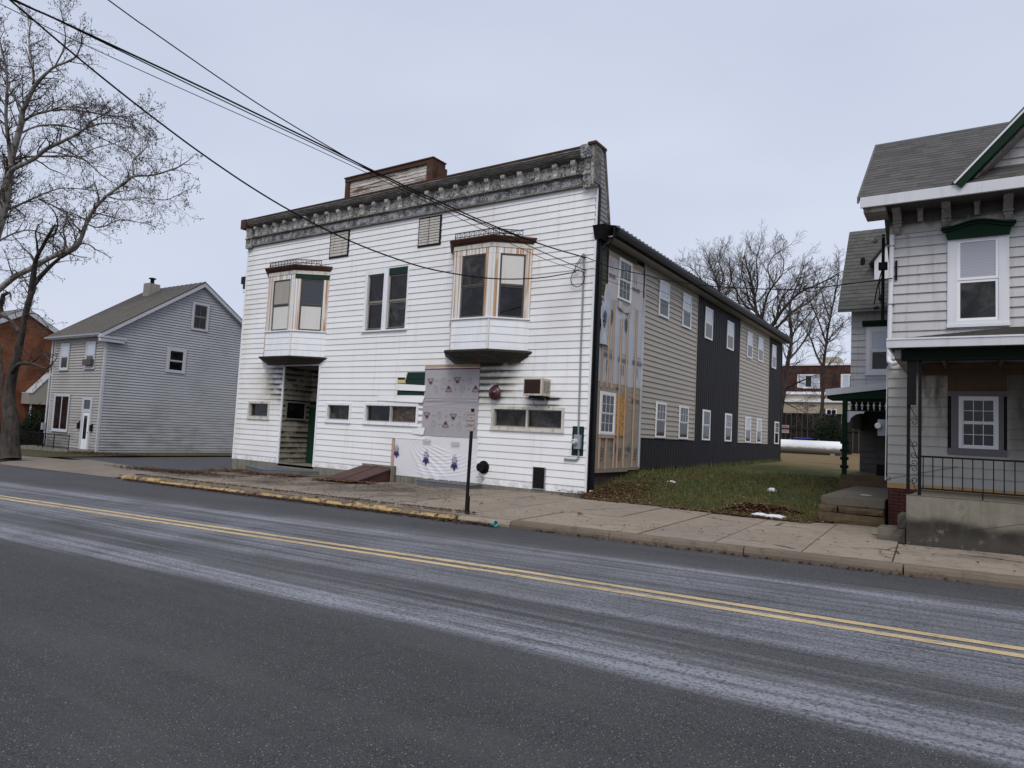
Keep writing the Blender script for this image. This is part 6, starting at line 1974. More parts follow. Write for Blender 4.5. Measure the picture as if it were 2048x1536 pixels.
g_.hexa([(-1.84, 14.86, 6.42), (-1.84, 14.84, 6.62), (-1.84, 14.92, 6.42), (-1.84, 14.92, 6.62), (HX1, 14.86, 6.42), (HX1, 14.84, 6.62), (HX1, 14.92, 6.42), (HX1, 14.92, 6.62)])
g_.build("gutter", M['gutter_white'], rh)
# main roof with shingles
E0, E1 = Vector((0, 14.86, 6.63)), Vector((0, 17.80, 8.86))
sv = (E1 - E0).normalized()
nv = Vector((0, -sv.z, sv.y))
rd = MB()
rd.hexa([(-1.86, E0.y, E0.z - .06), (-1.86, E0.y, E0.z), (-1.86, E1.y, E1.z - .06), (-1.86, E1.y, E1.z), (HX1, E0.y, E0.z - .06), (HX1, E0.y, E0.z), (HX1, E1.y, E1.z - .06), (HX1, E1.y, E1.z)])
rd.hexa([(-1.86, E1.y, E1.z - .06), (-1.86, E1.y, E1.z), (-1.86, 21, 6.6), (-1.86, 21, 6.66), (HX1, E1.y, E1.z - .06), (HX1, E1.y, E1.z), (HX1, 21, 6.6), (HX1, 21, 6.66)])
roof = rd.build("roof", M['shingle'], rh)
def tab_mesh(name, w, h, t, mats):
    me = bpy.data.meshes.new(name)
    v = [(x, y, z) for x in (0, w) for y in (0, h) for z in (0, 1)]
    v = [(x, y, (t if y == 0 else .002) if z else 0) for x, y, z in v]
    me.from_pydata(v, [], BOXF)
    me.materials.append(mats)
    return me
def vary_shingle(name, c, v=.35):
    g = G(name)
    oi = g.t.nodes.new("ShaderNodeObjectInfo")
    n = g.noise(2.2, 5)
    f = g.addn(g.mul(oi.outputs["Random"], .6), g.mul(n, .5))
    col = g.mix(f, shade(c, 1 - v), shade(c, 1 + v))
    sp_ = g.noise(160, 2)
    col = g.mix(g.mul(g.step(sp_, .5, .8), .4), col, shade(c, 1.8))
    return g.fin(col, .9, .2)
M['tab'] = vary_shingle("shingle_tab", (.078, .076, .073))
M['tab_brown'] = vary_shingle("porch_shingle_tab", (.075, .067, .058))
tabs = [tab_mesh("shingle", w_, .20, .009, M['tab']) for w_ in (.22, .26, .30)]
tabp = [tab_mesh("shingle", w_, .20, .010, M['tab_brown']) for w_ in (.22, .26, .30)]
Lr = (E1 - E0).length
nr = 21
cnt = 0
stuff = MB()
for r in range(nr):
    s0 = r * Lr / nr
    x = -1.86 + rnd(-.2, 0)
    while x < HX1:
        k = random.choice((0, 1, 2))
        wd = (.22, .26, .30)[k]
        xa = max(x, -1.865)
        p = E0 + sv * (s0 - .01) + nv * .001
        rot = Matrix(((1, 0, 0), (0, sv.y, nv.y), (0, sv.z, nv.z))).to_4x4()
        vis = xa + wd < .95 and xa > -1.9
        if vis and cnt < 205 and x >= -1.87:
            place("shingle", tabs[k], Matrix.Translation((xa, p.y, p.z)) @ rot, roof)
            cnt += 1
        else:
            q = [Vector((xa, p.y, p.z)), Vector((x + wd - .006, p.y, p.z))]
            up = sv * .2
            stuff.add([q[0] + nv * .009, q[1] + nv * .009, q[1] + up + nv * .002, q[0] + up + nv * .002, q[0], q[1]], [(0, 1, 2, 3), (4, 5, 1, 0)])
        x += wd
stuff.build("shingle", M['shingle_brown'], roof, 'stuff')
# rake of the main roof
MB().hexa([(-1.90, E0.y, E0.z - .12), (-1.90, E0.y, E0.z + .01), (-1.90, E1.y, E1.z - .12), (-1.90, E1.y, E1.z + .01), (-1.862, E0.y, E0.z - .12), (-1.862, E0.y, E0.z + .01), (-1.862, E1.y, E1.z - .12), (-1.862, E1.y, E1.z + .01)]).build("rake_board", M['shingle'], rh)
# front gable with green rake
gA, gB = Vector((-.26, 14.84, 6.64)), Vector((1.62, 14.84, 8.72))
gd_ = (gB - gA).normalized()
gn = Vector((-gd_.z, 0, gd_.x))
def rake(a0, a1, y0, y1, mat, name, par=rh):
    p, q = gA + gn * a0, gA + gn * a1
    r_, s_ = gB + gn * a0, gB + gn * a1
    q_ = lambda v, y: (v.x, y, v.z)
    return MB().hexa([q_(p, y0), q_(q, y0), q_(p, y1), q_(q, y1), q_(r_, y0), q_(s_, y0), q_(r_, y1), q_(s_, y1)]).build(name, mat, par)
rake(-.02, .012, 14.78, 17.2, M['gutter_white'], "gable_roof")
rake(.013, .05, 14.80, 17.2, M['shingle'], "gable_shingles")
rake(-.15, -.021, 14.80, 15.6, M['dark_green'], "gable_rake")
rake(-.19, -.151, 15.0, 15.55, M['bracket'], "gable_soffit")
gA2, gB2 = Vector((3.50, 14.84, 6.64)), gB.copy()
gd2 = (gB2 - gA2).normalized()
gn2 = Vector((gd2.z, 0, -gd2.x))
for a0, a1, y0, y1, mt, nm in ((-.02, .012, 14.78, 17.2, 'gutter_white', 'gable_roof'), (-.15, -.021, 14.80, 15.6, 'dark_green', 'gable_rake')):
    q2 = lambda v, y: (v.x, y, v.z)
    p_, q_, r_, s_ = gA2 + gn2 * a0, gA2 + gn2 * a1, gB2 + gn2 * a0, gB2 + gn2 * a1
    MB().hexa([q2(p_, y0), q2(q_, y0), q2(p_, y1), q2(q_, y1), q2(r_, y0), q2(s_, y0), q2(r_, y1), q2(s_, y1)]).build(nm, M[mt], rh)
for k in range(9):
    z = 6.98 + .19 * k
    ua = -.26 + (z - 6.64) / 1.106 + .10
    if ua > 1.6: break
    MB().hexa([(ua, 15.5, z), (ua + .17, 15.5, z + .19), (ua, 15.38, z), (ua + .17, 15.41, z + .19), (3.4 - ua, 15.5, z), (3.23 - ua, 15.5, z + .19), (3.4 - ua, 15.38, z), (3.23 - ua, 15.41, z + .19)]).build("gable_board", M['house_white'], rh)
for k in range(3):
    MB().hexa([(-.12 + .15 * k, 14.88 + .18 * k, 6.63 + .10 * k), (-.12 + .15 * k, 14.88 + .18 * k, 6.66 + .10 * k), (-.0 + .15 * k, 15.08 + .18 * k, 6.74 + .1 * k), (-.0 + .15 * k, 15.08 + .18 * k, 6.76 + .1 * k),
               (3.4, 14.88 + .18 * k, 6.63 + .1 * k), (3.4, 14.88 + .18 * k, 6.66 + .1 * k), (3.4, 15.08 + .18 * k, 6.74 + .1 * k), (3.4, 15.08 + .18 * k, 6.76 + .1 * k)]).build("pent_shingle", M['tab'], rh)
# upper window with hood
def blind_mat():
    g = G("closed_blind")
    X = g.xyz()
    fr = g.math('FRACT', g.mul(X[2], 34))
    col = g.mix(g.step(fr, .3, .9), (.30, .31, .35), (.44, .45, .49))
    return g.fin(col, .3, .4)
M['slats'] = blind_mat()
uw = window(rh, H, *UW, .16, M['gutter_white'], M['vinyl_white'], [M['slats'], M['glass_dusty']], .5, .05, .05, None, None, False, head=.03)
MB().box(UW[0] - .01, UW[1] + .01, 0, .075, UW[2] - .0, UW[2] + .06, H).build("sill", M['gutter_white'], uw)
window(rh, H, *UW2, .16, M['gutter_white'], M['vinyl_white'], [M['slats'], M['glass_dusty']], .5, .05, .05, None, None, True, head=.03)
hd = MB()
def hood_curve(e):
    pts = []
    for i in range(13):
        t = i / 12
        u = UW[0] - .05 - e + (UW[1] - UW[0] + .10 + 2 * e) * t
        pts.append((u, 5.955 + e * .5 + .10 * max(0, math.sin(math.pi * (t * 1.2 - .1))) ** 1.5))
    return pts
hd.plate([(UW[0] - .0, 5.76), (UW[1] + .0, 5.76)] + hood_curve(0)[::-1], .02, .10, H)
hd.plate([(p[0], p[1] - .05) for p in hood_curve(.03)] + [(p[0], p[1] - .015) for p in hood_curve(.03)][::-1], .02, .14, H)
hd.plate([(p[0], p[1] - .02) for p in hood_curve(.055)] + [(p[0], p[1] + .015) for p in hood_curve(.055)][::-1], .02, .18, H)
hd.build("window_hood", M['dark_green'], uw)
# lower window under the porch
lw = window(rh, H, -.19, .43, 1.71, 2.70, .05, M['vinyl_white'], M['vinyl_white'], [M['glass'], M['glass']], .5, .028, .05, (3, 2), (3, 2), False)
MB().box(-.31, -.19, 0, .045, 1.60, 2.70, H).box(.43, .51, 0, .045, 1.60, 2.70, H).box(-.37, .56, 0, .046, 2.70, 2.80, H).box(-.36, .56, 0, .06, 1.58, 1.705, H).build("casing", M['mauve_trim'], lw)
MB().box(-.37, -.31, 0, .02, 1.71, 2.70, H).box(.51, .56, 0, .02, 1.71, 2.70, H).build("gap", M['dark'], lw)
MB().box(-.37, .56, 0, .016, 2.80, 3.10, H).build("plywood", M['plywood'], rh)
MB().box(HX0 + .6, 3, .02, .06, 3.10, 3.20, H).box(HX0 + .6, 3, .02, .055, 3.205, 3.33, H).build("ledger", M['plywood'], rh)
# base: new lumber and bricks
MB().box(HX0, 3, -.02, .035, .862, .962, H).build("sill_lumber", M['tan_wood'], rh)
MB().box(HX0 + .02, 1.0, HY - .0, HY + .3, -.1, .86).build("mortar_base", M['mortar'], rh)
bm_ = bpy.data.meshes.new("brick")
bm_.from_pydata([(x, y, z) for x in (0, .190) for y in (0, .05) for z in (0, .056)], [], BOXF)
bm_.materials.append(M['brick'])
for r in range(12):
    z = .085 + r * .0645
    u = HX0 + .02 - (.1 if r % 2 else 0)
    while u < .25:
        if u >= HX0 + .015:
            place("brick", bm_, Matrix.Translation((u, HY - .028 + rnd(-.003, .003), z)), rh)
        u += .20
# left end of half bricks
hb_ = bpy.data.meshes.new("brick")
hb_.from_pydata([(x, y, z) for x in (0, .092) for y in (0, .05) for z in (0, .056)], [], BOXF)
hb_.materials.append(M['brick'])
for r in range(1, 12, 2):
    place("brick", hb_, Matrix.Translation((HX0 + .02, HY - .028, .085 + r * .0645)), rh)
# porch: floor, wall, beam, roof
PY0 = 12.80
MB().box(-.84, HX1, PY0 + .22, HY - .03, .60, .87).build("porch_floor", M['slab_conc'], rh)
pwm = MB()
pwm.slab([(-.865, PY0), (HX1, PY0), (HX1, PY0 + .22), (-.865, PY0 + .22)], lambda x, y: zg(x) + .02, lambda x, y: .905)
pwm.build("porch_wall", M['wall_concrete'], rh, bevel=.01)
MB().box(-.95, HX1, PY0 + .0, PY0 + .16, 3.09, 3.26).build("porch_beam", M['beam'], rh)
MB().box(-1.05, -.90, PY0 + .02, HY - .02, 3.12, 3.27).build("porch_beam", M['bracket'], rh)
pr = MB()
A_, B_, C_, D_, E_ = (-1.14, 12.68, 3.425), (HX1, 12.68, 3.425), (HX1, HY, 4.0), (.56, HY, 4.0), (-1.14, HY, 3.425)
dn = lambda p: (p[0], p[1], p[2] - .05)
pr.add([A_, B_, C_, D_, E_, dn(A_), dn(B_), dn(C_), dn(D_), dn(E_)], [(0, 1, 2, 3), (0, 3, 4), (5, 6, 7, 8), (5, 8, 9), (0, 1, 6, 5), (0, 4, 9, 5)])
pro = pr.build("porch_roof", M['shingle_brown'], rh)
pe0, pe1 = Vector((0, 12.68, 3.425)), Vector((0, HY, 4.0))
ps = (pe1 - pe0).normalized()
pn = Vector((0, -ps.z, ps.y))
rot2 = Matrix(((1, 0, 0), (0, ps.y, pn.y), (0, ps.z, pn.z))).to_4x4()
Lp = (pe1 - pe0).length
for r in range(14):
    s0 = r * Lp / 14
    xl = -1.14 + 1.70 * (s0 + .2) / Lp
    x = xl + rnd(0, .05)
    while x < 1.15 and cnt < 296:
        k = random.choice((0, 1, 2))
        p = pe0 + ps * (s0 - .01) + pn * .002
        place("shingle", tabp[k], Matrix.Translation((x, p.y, p.z)) @ rot2, pro)
        cnt += 1
        x += (.22, .26, .30)[k]
pg = MB()
pg.hexa([(-1.15, 12.62, 3.28), (-1.15, 12.60, 3.42), (-1.15, 12.70, 3.28), (-1.15, 12.70, 3.42), (HX1, 12.62, 3.28), (HX1, 12.60, 3.42), (HX1, 12.70, 3.28), (HX1, 12.70, 3.42)])
pg.box(-1.15, HX1, 12.59, 12.62, 3.405, 3.43)
pg.build("porch_gutter", M['gutter_white'], rh)
MB().box(-1.13, -1.10, 12.7, HY - .02, 3.27, 3.41).build("porch_fascia", M['gutter_white'], rh)
MB().box(-1.10, HX1, 12.70, HY - .02, 3.385, 3.40).build("porch_ceiling", M['dark'], rh)
for u in (-.4, .45, 1.3, 2.15, 3.0, 3.85): MB().box(u - .03, u + .03, 12.95, HY - .06, 3.24, 3.385).build("rafter", M['plywood'], rh)
# iron posts and railing
YR = PY0 + .09
for u in (-.845, -.685):
    MB().box(u - .024, u + .024, YR - .024, YR + .024, .905, 3.09).build("porch_post", M['iron'], rh)
sc = MB()
def spiral(cx, cz, r, up, ph):
    pts = []
    for i in range(22):
        a = ph + up * i * .38
        k = r * (1 - i / 26)
        pts.append((cx + k * math.cos(a), YR, cz + k * math.sin(a)))
    sc.tube(pts, .006, 4)
for cz, up, ph in ((2.08, -1, 3.0), (1.73, 1, 2.6), (1.55, -1, .4), (1.42, 1, 3.6), (1.32, -1, 3.3), (1.14, 1, 3.0)):
    spiral(-.765, cz, .062, up, ph)
sc.tube([(-.82, YR, 2.33), (-.72, YR, 2.12)], .006, 4).tube([(-.82, YR, 1.80), (-.71, YR, 1.48)], .006, 4).tube([(-.80, YR, 1.15), (-.72, YR, .95)], .006, 4)
sc.build("scroll_work", M['iron'], rh)
MB().box(-.868, -.74, YR - .06, YR + .03, 2.36, 3.09).build("post_sleeve", M['iron'], rh)
rl = MB()
rl.box(-.67, HX1, YR - .022, YR + .022, 1.515, 1.545).box(-.67, HX1, YR - .012, YR + .012, 1.005, 1.03)
rl.build("railing", M['iron'], rh)
u = -.635
while u < 4.2:
    MB().box(u - .0075, u + .0075, YR - .0075, YR + .0075, 1.03, 1.515).build("baluster", M['iron'], rh)
    u += .1325
MB().box(.145, .165, YR - .01, YR + .01, .905, 1.005).build("railing_foot", M['iron'], rh)
# downspout at the corner, and black bar
MB().tube([H(-1.33, .06, 5.98), H(-1.35, .06, 4.7), H(-1.37, .06, 3.46)], .045, 10).build("downspout", M['gutter_white'], rh)
MB().tube([H(-1.37, .06, 3.48), H(-1.36, .10, 3.38), H(-1.28, .18, 3.33), H(-1.14, .28, 3.36)], .045, 10).build("downspout_elbow", M['gutter_white'], rh)
MB().tube([H(-1.405, -.04, 3.30), H(-1.42, -.04, 1.0)], .012, 6).build("corner_cable", M['gutter_white'], rh)
MB().box(-1.275, -1.235, .03, .06, 5.05, 5.45, H).build("iron_bar", M['iron'], rh)
for z in (5.75, 4.55): MB().box(-1.41, -1.28, .01, .115, z, z + .012, H).build("pipe_strap", M['steel'], rh)
sv_ = MB()
sv_.tube([(-1.52, HY + .25, 6.1), (-1.52, HY + .25, 4.3)], .035, 6).box(-1.60, -1.44, HY + .18, HY + .3, 5.35, 5.5)
sv_.tube([(-1.52, HY + .2, 5.4), (-1.62, HY + .1, 4.9), (-1.66, HY + .1, 4.6)], .012, 4).tube([(-1.50, HY + .2, 5.3), (-1.58, HY + .1, 5.0), (-1.55, HY + .1, 4.62)], .012, 4)
sv_.lathe([(.03, 0), (.04, .05), (.03, .1)], (-1.67, HY + .1, 4.52), (1, 0, .2), 8).lathe([(.035, 0), (.045, .05), (.03, .12)], (-1.56, HY + .1, 4.68), (.3, 0, 1), 8)
sv_.build("service_mast", M['iron'], rh)
lmp = MB().lathe([(.02, 0), (.06, .03), (.06, .09), (.0, .11)], (-1.66, HY + .2, 6.02), (-.4, -.3, -1), 12).tube([(-1.66, HY + .2, 6.05), (-1.45, HY + .2, 6.03)], .012, 5)
lmp.build("eave_lamp", M['steel'], rh)
MB().box(-1.62, -1.40, HY + .55, HY + .75, 1.90, 2.24).build("meter_box", M['meter'], rh)
MB().lathe([(.065, 0), (.065, .07), (.05, .09), (.0, .09)], (-1.60, HY + .5, 2.10), (0, -1, 0), 16).build("meter_glass", M['meter_face'], rh)
# rear wing and its side porch
WY = 22.0
Wf = FRONT(WY)
WX0 = -2.92
MB().box(WX0, -1.0, WY, WY + 3.4, 3.01, 5.66).box(WX0, -1.0, 24.2, WY + 3.4, .3, 3.0).build("wing_wall", M['dark'], rh)
WW = (-2.52, -1.80, 3.78, 5.14)
boards(rh, Wf, WX0, -1.39, 3.0, 5.62, .19, [WW], M['house_white'], "clapboard", .004, .028, off=.02)
boards(rh, FRONT(24.2), WX0, -1.39, .88, 3.0, .19, [], M['porch_dark'], "clapboard", .004, .028, off=.02)
MB().box(WX0, WX0 + .06, WY + .03, 24.2, 2.2, 3.0).box(WX0, -1.39, WY, 24.2, 2.96, 3.0).build("porch_ceiling", M['porch_dark'], rh)
ww = window(rh, Wf, *WW, .12, M['gutter_white'], M['gutter_white'], [M['pale_pane'], M['glass']], .5, .04, .05, None, None, True)
MB().prism([(.02, 5.16), (.10, 5.16), (.16, 5.26), (.16, 5.30), (.02, 5.34)], WW[0] - .10, WW[1] + .1, Wf).build("window_hood", M['dark_green'], ww)
wr = MB()
e0, e1 = (21.55, 5.62), (23.65, 8.5)
wr.hexa([(-3.22, e0[0], e0[1] - .08), (-3.22, e0[0], e0[1]), (-3.22, e1[0], e1[1] - .08), (-3.22, e1[0], e1[1]), (-.5, e0[0], e0[1] - .08), (-.5, e0[0], e0[1]), (-.5, e1[0], e1[1] - .08), (-.5, e1[0], e1[1])])
wr.hexa([(-3.22, e1[0], e1[1] - .08), (-3.22, e1[0], e1[1]), (-3.22, 25.8, 5.54), (-3.22, 25.8, 5.62), (-.5, e1[0], e1[1] - .08), (-.5, e1[0], e1[1]), (-.5, 25.8, 5.54), (-.5, 25.8, 5.62)])
wro = wr.build("wing_roof", M['shingle'], rh)
MB().add([(-2.9, 21.98, 5.6), (-2.9, 25.4, 5.6), (-2.9, 23.65, 8.4)], [(0, 1, 2)]).build("wing_gable", M['house_white'], rh)
ws = Vector((0, e1[0] - e0[0], e1[1] - e0[1]))
wl = ws.length
ws.normalize()
wnv = Vector((0, -ws.z, ws.y))
stf = MB()
for r in range(22):
    s0 = r * wl / 22
    x = -3.23 + rnd(-.1, 0)
    while x < -1.0:
        wd = rnd(.24, .34)
        p = Vector((0, e0[0], e0[1])) + ws * (s0 - .01)
        q0, q1 = Vector((max(x, -3.23), p.y, p.z)), Vector((x + wd - .012, p.y, p.z))
        stf.add([q0, q1, q0 + wnv * .016, q1 + wnv * .016, q0 + ws * .2 + wnv * .003, q1 + ws * .2 + wnv * .003], [(0, 1, 3, 2), (2, 3, 5, 4)])
        x += wd
stf.build("shingle", M['shingle_brown'], wro, 'stuff')
MB().lathe([(.06, 0), (.06, .22), (.04, .24)], (-2.72, 22.7, 7.15), n=8).build("roof_vent", M['iron'], rh)
dm_ = MB()
dm_.box(-2.36, -1.5, 22.25, 23.6, 6.15, 7.15)
dm_.add([(-2.36, 22.25, 7.15), (-1.5, 22.25, 7.15), (-1.93, 22.25, 7.75)], [(0, 1, 2)])
dmo = dm_.build("dormer", M['gutter_white'], rh)
MB().hexa([(-2.50, 22.1, 7.05), (-2.50, 22.1, 7.12), (-2.50, 23.7, 7.05), (-2.50, 23.7, 7.12), (-1.93, 22.1, 7.78), (-1.93, 22.1, 7.85), (-1.93, 23.7, 7.78), (-1.93, 23.7, 7.85)]).build("dormer_roof", M['shingle'], dmo)
SPY = 20.9
sp_ = MB()
sp_.hexa([(-3.42, SPY, 3.06), (-3.42, SPY, 3.24), (-3.42, WY - .03, 3.06), (-3.42, WY - .03, 3.24), (-1.39, SPY, 3.32), (-1.39, SPY, 3.50), (-1.39, WY - .03, 3.32), (-1.39, WY - .03, 3.50)])
sp_.build("side_porch_roof", M['gutter_white'], rh)
MB().hexa([(-3.38, SPY + .05, 2.98), (-3.38, SPY + .05, 3.055), (-3.38, WY - .03, 2.98), (-3.38, WY - .03, 3.055), (-1.39, SPY + .05, 2.98), (-1.39, SPY + .05, 3.31), (-1.39, WY - .03, 2.98), (-1.39, WY - .03, 3.31)]).build("side_porch_beam", M['dark_green'], rh)
MB().box(-2.98, -2.86, SPY + .06, SPY + .18, .88, 2.98).build("side_porch_post", M['dark_green'], rh)
for z in (1.05, 1.28, 1.5, 1.72):
    MB().box(-3.02, -2.82, SPY + .04, SPY + .2, z, z + .08).build("post_block", M['iron'], rh)
MB().box(-2.86, -1.39, SPY + .10, SPY + .14, 2.90, 2.94).box(-2.86, -1.39, SPY + .10, SPY + .14, 2.64, 2.67).build("spindle_rail", M['dark_green'], rh)
for k in range(10):
    u = -2.78 + k * .145
    MB().lathe([(.012, 2.67), (.012, 2.70), (.028, 2.73), (.012, 2.75), (.02, 2.77), (.045, 2.80), (.02, 2.83), (.012, 2.85), (.012, 2.90)], (u, SPY + .12, 0), n=8).build("spindle", M['gutter_white'], rh)
MB().plate([(-2.86, 2.64), (-2.42, 2.64), (-2.46, 2.58), (-2.56, 2.58), (-2.66, 2.54), (-2.76, 2.46), (-2.80, 2.34), (-2.86, 2.32)], 0, .04, FRONT(SPY + .14)).build("porch_bracket", M['gutter_white'], rh)
MB().box(-3.0, -1.39, SPY, 24.2, .55, .88).build("side_porch_floor", M['step_stone'], rh)
MB().box(-2.98, -1.40, SPY - .35, SPY - .002, .4, .72).build("side_porch_step", M['step_stone'], rh)
MB().box(-2.45, -1.85, 0.030, .05, 1.35, 2.6, FRONT(24.2)).build("porch_panel", M['porch_dark'], rh)
MB().box(-2.2, -1.5, WY - .25, WY + .15, .88, 1.18).build("porch_crate", M['iron'], rh)

# steps with their big stones
ss = thing("entry_steps", (-2.0, 17, .05), "long concrete landing on rough brown stones beside the white house", "steps")
MB().box(-2.57, -1.41, 15.42, 20.5, .43, .61).build("landing", M['slab_conc'], ss, bevel=.012)
MB().box(-2.5, -1.45, 15.6, 20.5, -.1, .43).build("core", M['soil'], ss)
def stone(x0, x1, y0, y1, z0, z1, mat, par, name="step_stone", j=.02):
    m = MB()
    n = 5
    vs = []
    for i in range(n + 1):
        x = x0 + (x1 - x0) * i / n
        for y, z in ((y0, z0), (y0 - .01, (z0 + z1) / 2), (y0 + .015, z1), (y1, z1), (y1, z0)):
            vs.append((x + rnd(-j, j) * .5, y + rnd(-j, j), z + rnd(-j, j) * (.5 if z in (z0, z1) else 1)))
    fs = [(i * 5 + k, i * 5 + (k + 1) % 5, (i + 1) * 5 + (k + 1) % 5, (i + 1) * 5 + k) for i in range(n) for k in range(5)]
    fs += [tuple(range(5)), tuple(range(n * 5 + 4, n * 5 - 1, -1))]
    return m.add(vs, fs).build(name, mat, par, bevel=.008)
stone(-2.62, -2.26, 15.40, 15.75, .29, .425, M['step_stone'], ss)
stone(-2.24, -1.42, 15.38, 15.75, .29, .425, M['step_stone'], ss)
stone(-2.60, -1.41, 15.36, 15.75, .06, .275, M['step_stone'], ss)
stone(-2.50, -1.40, 15.22, 15.7, -.04, .075, M['step_stone'], ss)
tag(MB().lathe([(.0, 0), (.11, 0), (.12, .012), (.0, .015)], (-1.86, 16.5, .612), n=16).build("paper_plate", M['plastic'], None), "small white round plate lying on the concrete landing", "plate")
blk = stone(-1.30, -.90, 13.15, 13.75, .07, .30, M['slab_conc'], None, "kerb_block", .012)
tag(blk, "cracked concrete block at the foot of the streaked porch wall", "block")
blk2 = stone(-1.02, -.872, 13.3, 14.1, .3, .52, M['slab_conc'], None, "kerb_block", .01)
tag(blk2, "narrow upright concrete piece between the cracked block and porch wall", "block")
lp_ = thing("leaning_pole", (-.8, 15.2, .95), "grey pole with a ball end leaning behind the porch railing", "pole")
MB().tube([(-1.33, 15.35, 1.05), (-.2, 15.35, 1.36)], .014, 6).build("rod", M['steel'], lp_)
MB().lathe([(.0, -.045), (.03, -.035), (.045, 0), (.03, .035), (.0, .045)], (-1.34, 15.35, 1.05), n=12).build("ball", M['steel'], lp_, smooth=True)

# ------------------------------------------------------------------ behind: tank, fence, buildings
tk = thing("propane_tank", (-9.5, 55, 1.0), "long white propane tank with grey belly lying behind the lawn", "tank")
prof = [(.0, 0), (.2, .02), (.36, .09), (.46, .22), (.50, .42), (.50, 5.6), (.46, 5.8), (.36, 5.93), (.2, 6.0), (.0, 6.02)]
MB().lathe(prof, (-13.6, 55, 1.56), (1, 0, 0), 28).build("shell", M['tank'], tk, smooth=True)
for x in (-12.6, -8.4): MB().box(x - .15, x + .15, 54.7, 55.3, .7, 1.16).build("saddle", M['block'], tk)
for x in (-11.4, -9.4): MB().lathe([(.05, 0), (.05, .08)], (x, 55, 2.05), n=8).build("fitting", M['steel'], tk)
tag(MB().box(-12.05, -10.5, 59.6, 60.5, 1.0, 2.18).box(-12.1, -10.45, 59.5, 60.6, 2.182, 2.30).build("recycling_bin", M['blue'], None, bevel=.05), "blue bin showing just above the white tank", "bin")
fc = thing("board_fence", (-12, 64, 1.1), "tall dark board fence behind the white propane tank", "fence")
x = -24.0
while x < -2:
    MB().box(x, x + .43, 64, 64.05, .9, 4.42 + rnd(-.02, .02)).build("fence_board", M['fence'], fc)
    x += .45
MB().box(-24, -2, 63.9, 64, 3.0, 3.15).box(-24, -2, 63.9, 64, 4.42, 4.5).build("fence_rail", M['fence'], fc)
sn = tag(MB().box(-14.02, -13.36, 63.90, 63.93, 2.70, 3.40).build("fence_sign", M['sign_face'], None), "small pale red sign on the dark board fence", "sign")
MB().box(-13.92, -13.46, 63.89, 63.899, 3.22, 3.30).box(-13.88, -13.50, 63.89, 63.899, 3.02, 3.07).box(-13.88, -13.50, 63.89, 63.899, 2.86, 2.91).build("sign_print", M['sign_red'], sn)
tb = thing("tan_building", (-20, 82, 1), "low tan building with white roof edge behind the board fence", "building")
MB().box(-45, -9.6, 80, 88, .8, 6.45).build("wall", M['tan_stucco'], tb)
MB().box(-45, -9.5, 79.8, 88, 6.45, 6.80).box(-45, -9.0, 84, 88, 7.6, 7.9).build("roof_edge", M['gutter_white'], tb)
MB().box(-45, -9.2, 84.2, 88, 6.8, 7.6).build("upper_wall", M['tan_stucco'], tb)
window(tb, FRONT(80), -13.0, -11.9, 5.05, 5.75, .08, M['gutter_white'], M['gutter_white'], [M['glass'], M['glass']], .5, .04, .05, None, None, False, cols=2)
MB().box(-13.5, -13.05, 0, .05, 5.05, 5.8, FRONT(80)).build("shutter", M['brick'], tb)
db = thing("brick_building", (-22, 104, 1), "dark red flat-roofed brick building far behind the bare trees", "building")
MB().box(-50, -6, 100, 112, .5, 12.7).build("wall", M['brick_dark'], db)
MB().box(-50, -6, 99.85, 112, 12.7, 12.95).build("coping", M['gutter_white'], db)
MB().box(-17.8, -15.2, 103, 107, 12.95, 14.2).build("roof_house", M['tan_stucco'], db)
DBF = FRONT(100)
for u in (-24.6, -18.6, -13.1):
    window(db, DBF, u - 1.35, u + 1.55, 9.6, 11.5, .16, M['gutter_white'], M['gutter_white'], [M['pale_pane'], M['glass'], M['pale_pane']], .5, .06, .06, None, None, True, cols=3)
shrub("evergreen_bush", (-9.3, 59.5, 1.0), 1.7, 1.3, 3.4, 8000, "dark evergreen bush between the bare trunk and the green porch post", "bush", .12)


# ------------------------------------------------------------------ trees
def catmull(P, k=4):
    out = []
    n = len(P)
    for i in range(n - 1):
        p0, p1, p2, p3 = P[max(i - 1, 0)], P[i], P[i + 1], P[min(i + 2, n - 1)]
        for j in range(k):
            t = j / k
            out.append([0.5 * ((2 * b) + (-a + c) * t + (2 * a - 5 * b + 4 * c - d) * t * t + (-a + 3 * b - 3 * c + d) * t ** 3) for a, b, c, d in zip(p0, p1, p2, p3)])
    out.append(list(P[-1]))
    return out


def grow(mb, p, d, L, r, depth, st, leafs):
    n = 5 if depth > 0 else 4
    pts, rs = [Vector(p)], [r]
    q = Vector(p)
    d = Vector(d).normalized()
    for i in range(n):
        d = (d + Vector((random.gauss(0, st['wob']), random.gauss(0, st['wob']), random.gauss(0, st['wob']) + st['up'] * .25))).normalized()
        q = q + d * (L / n)
        pts.append(q.copy())
        rs.append(max(st['rmin'], r * (1 - (i + 1) / n * .75)))
    mb.tube(pts, rs, 4 if depth > 1 else 3, False)
    if depth <= 0:
        leafs.append(q)
        if random.random() < .5: leafs.append(pts[-2])
        return
    m = st['kids'][depth - 1]
    for j in range(m):
        t = (j + .6 + rnd(-.3, .3)) / m
        i = min(n - 1, max(0, int(t * n)))
        b = pts[i].lerp(pts[i + 1], t * n - i if 0 <= t * n - i <= 1 else .5)
        a = (pts[i + 1] - pts[i]).normalized()
        o = a.orthogonal().normalized()
        o.rotate(Matrix.Rotation(rnd(0, 6.283), 3, a))
        nd = a * st['fwd'] + o * rnd(.6, 1.1) + Vector((0, 0, st['up'] * .5))
        grow(mb, b, nd, L * rnd(.38, .62) * (1.15 - .5 * t), max(st['rmin'], rs[i] * .55), depth - 1, st, leafs)


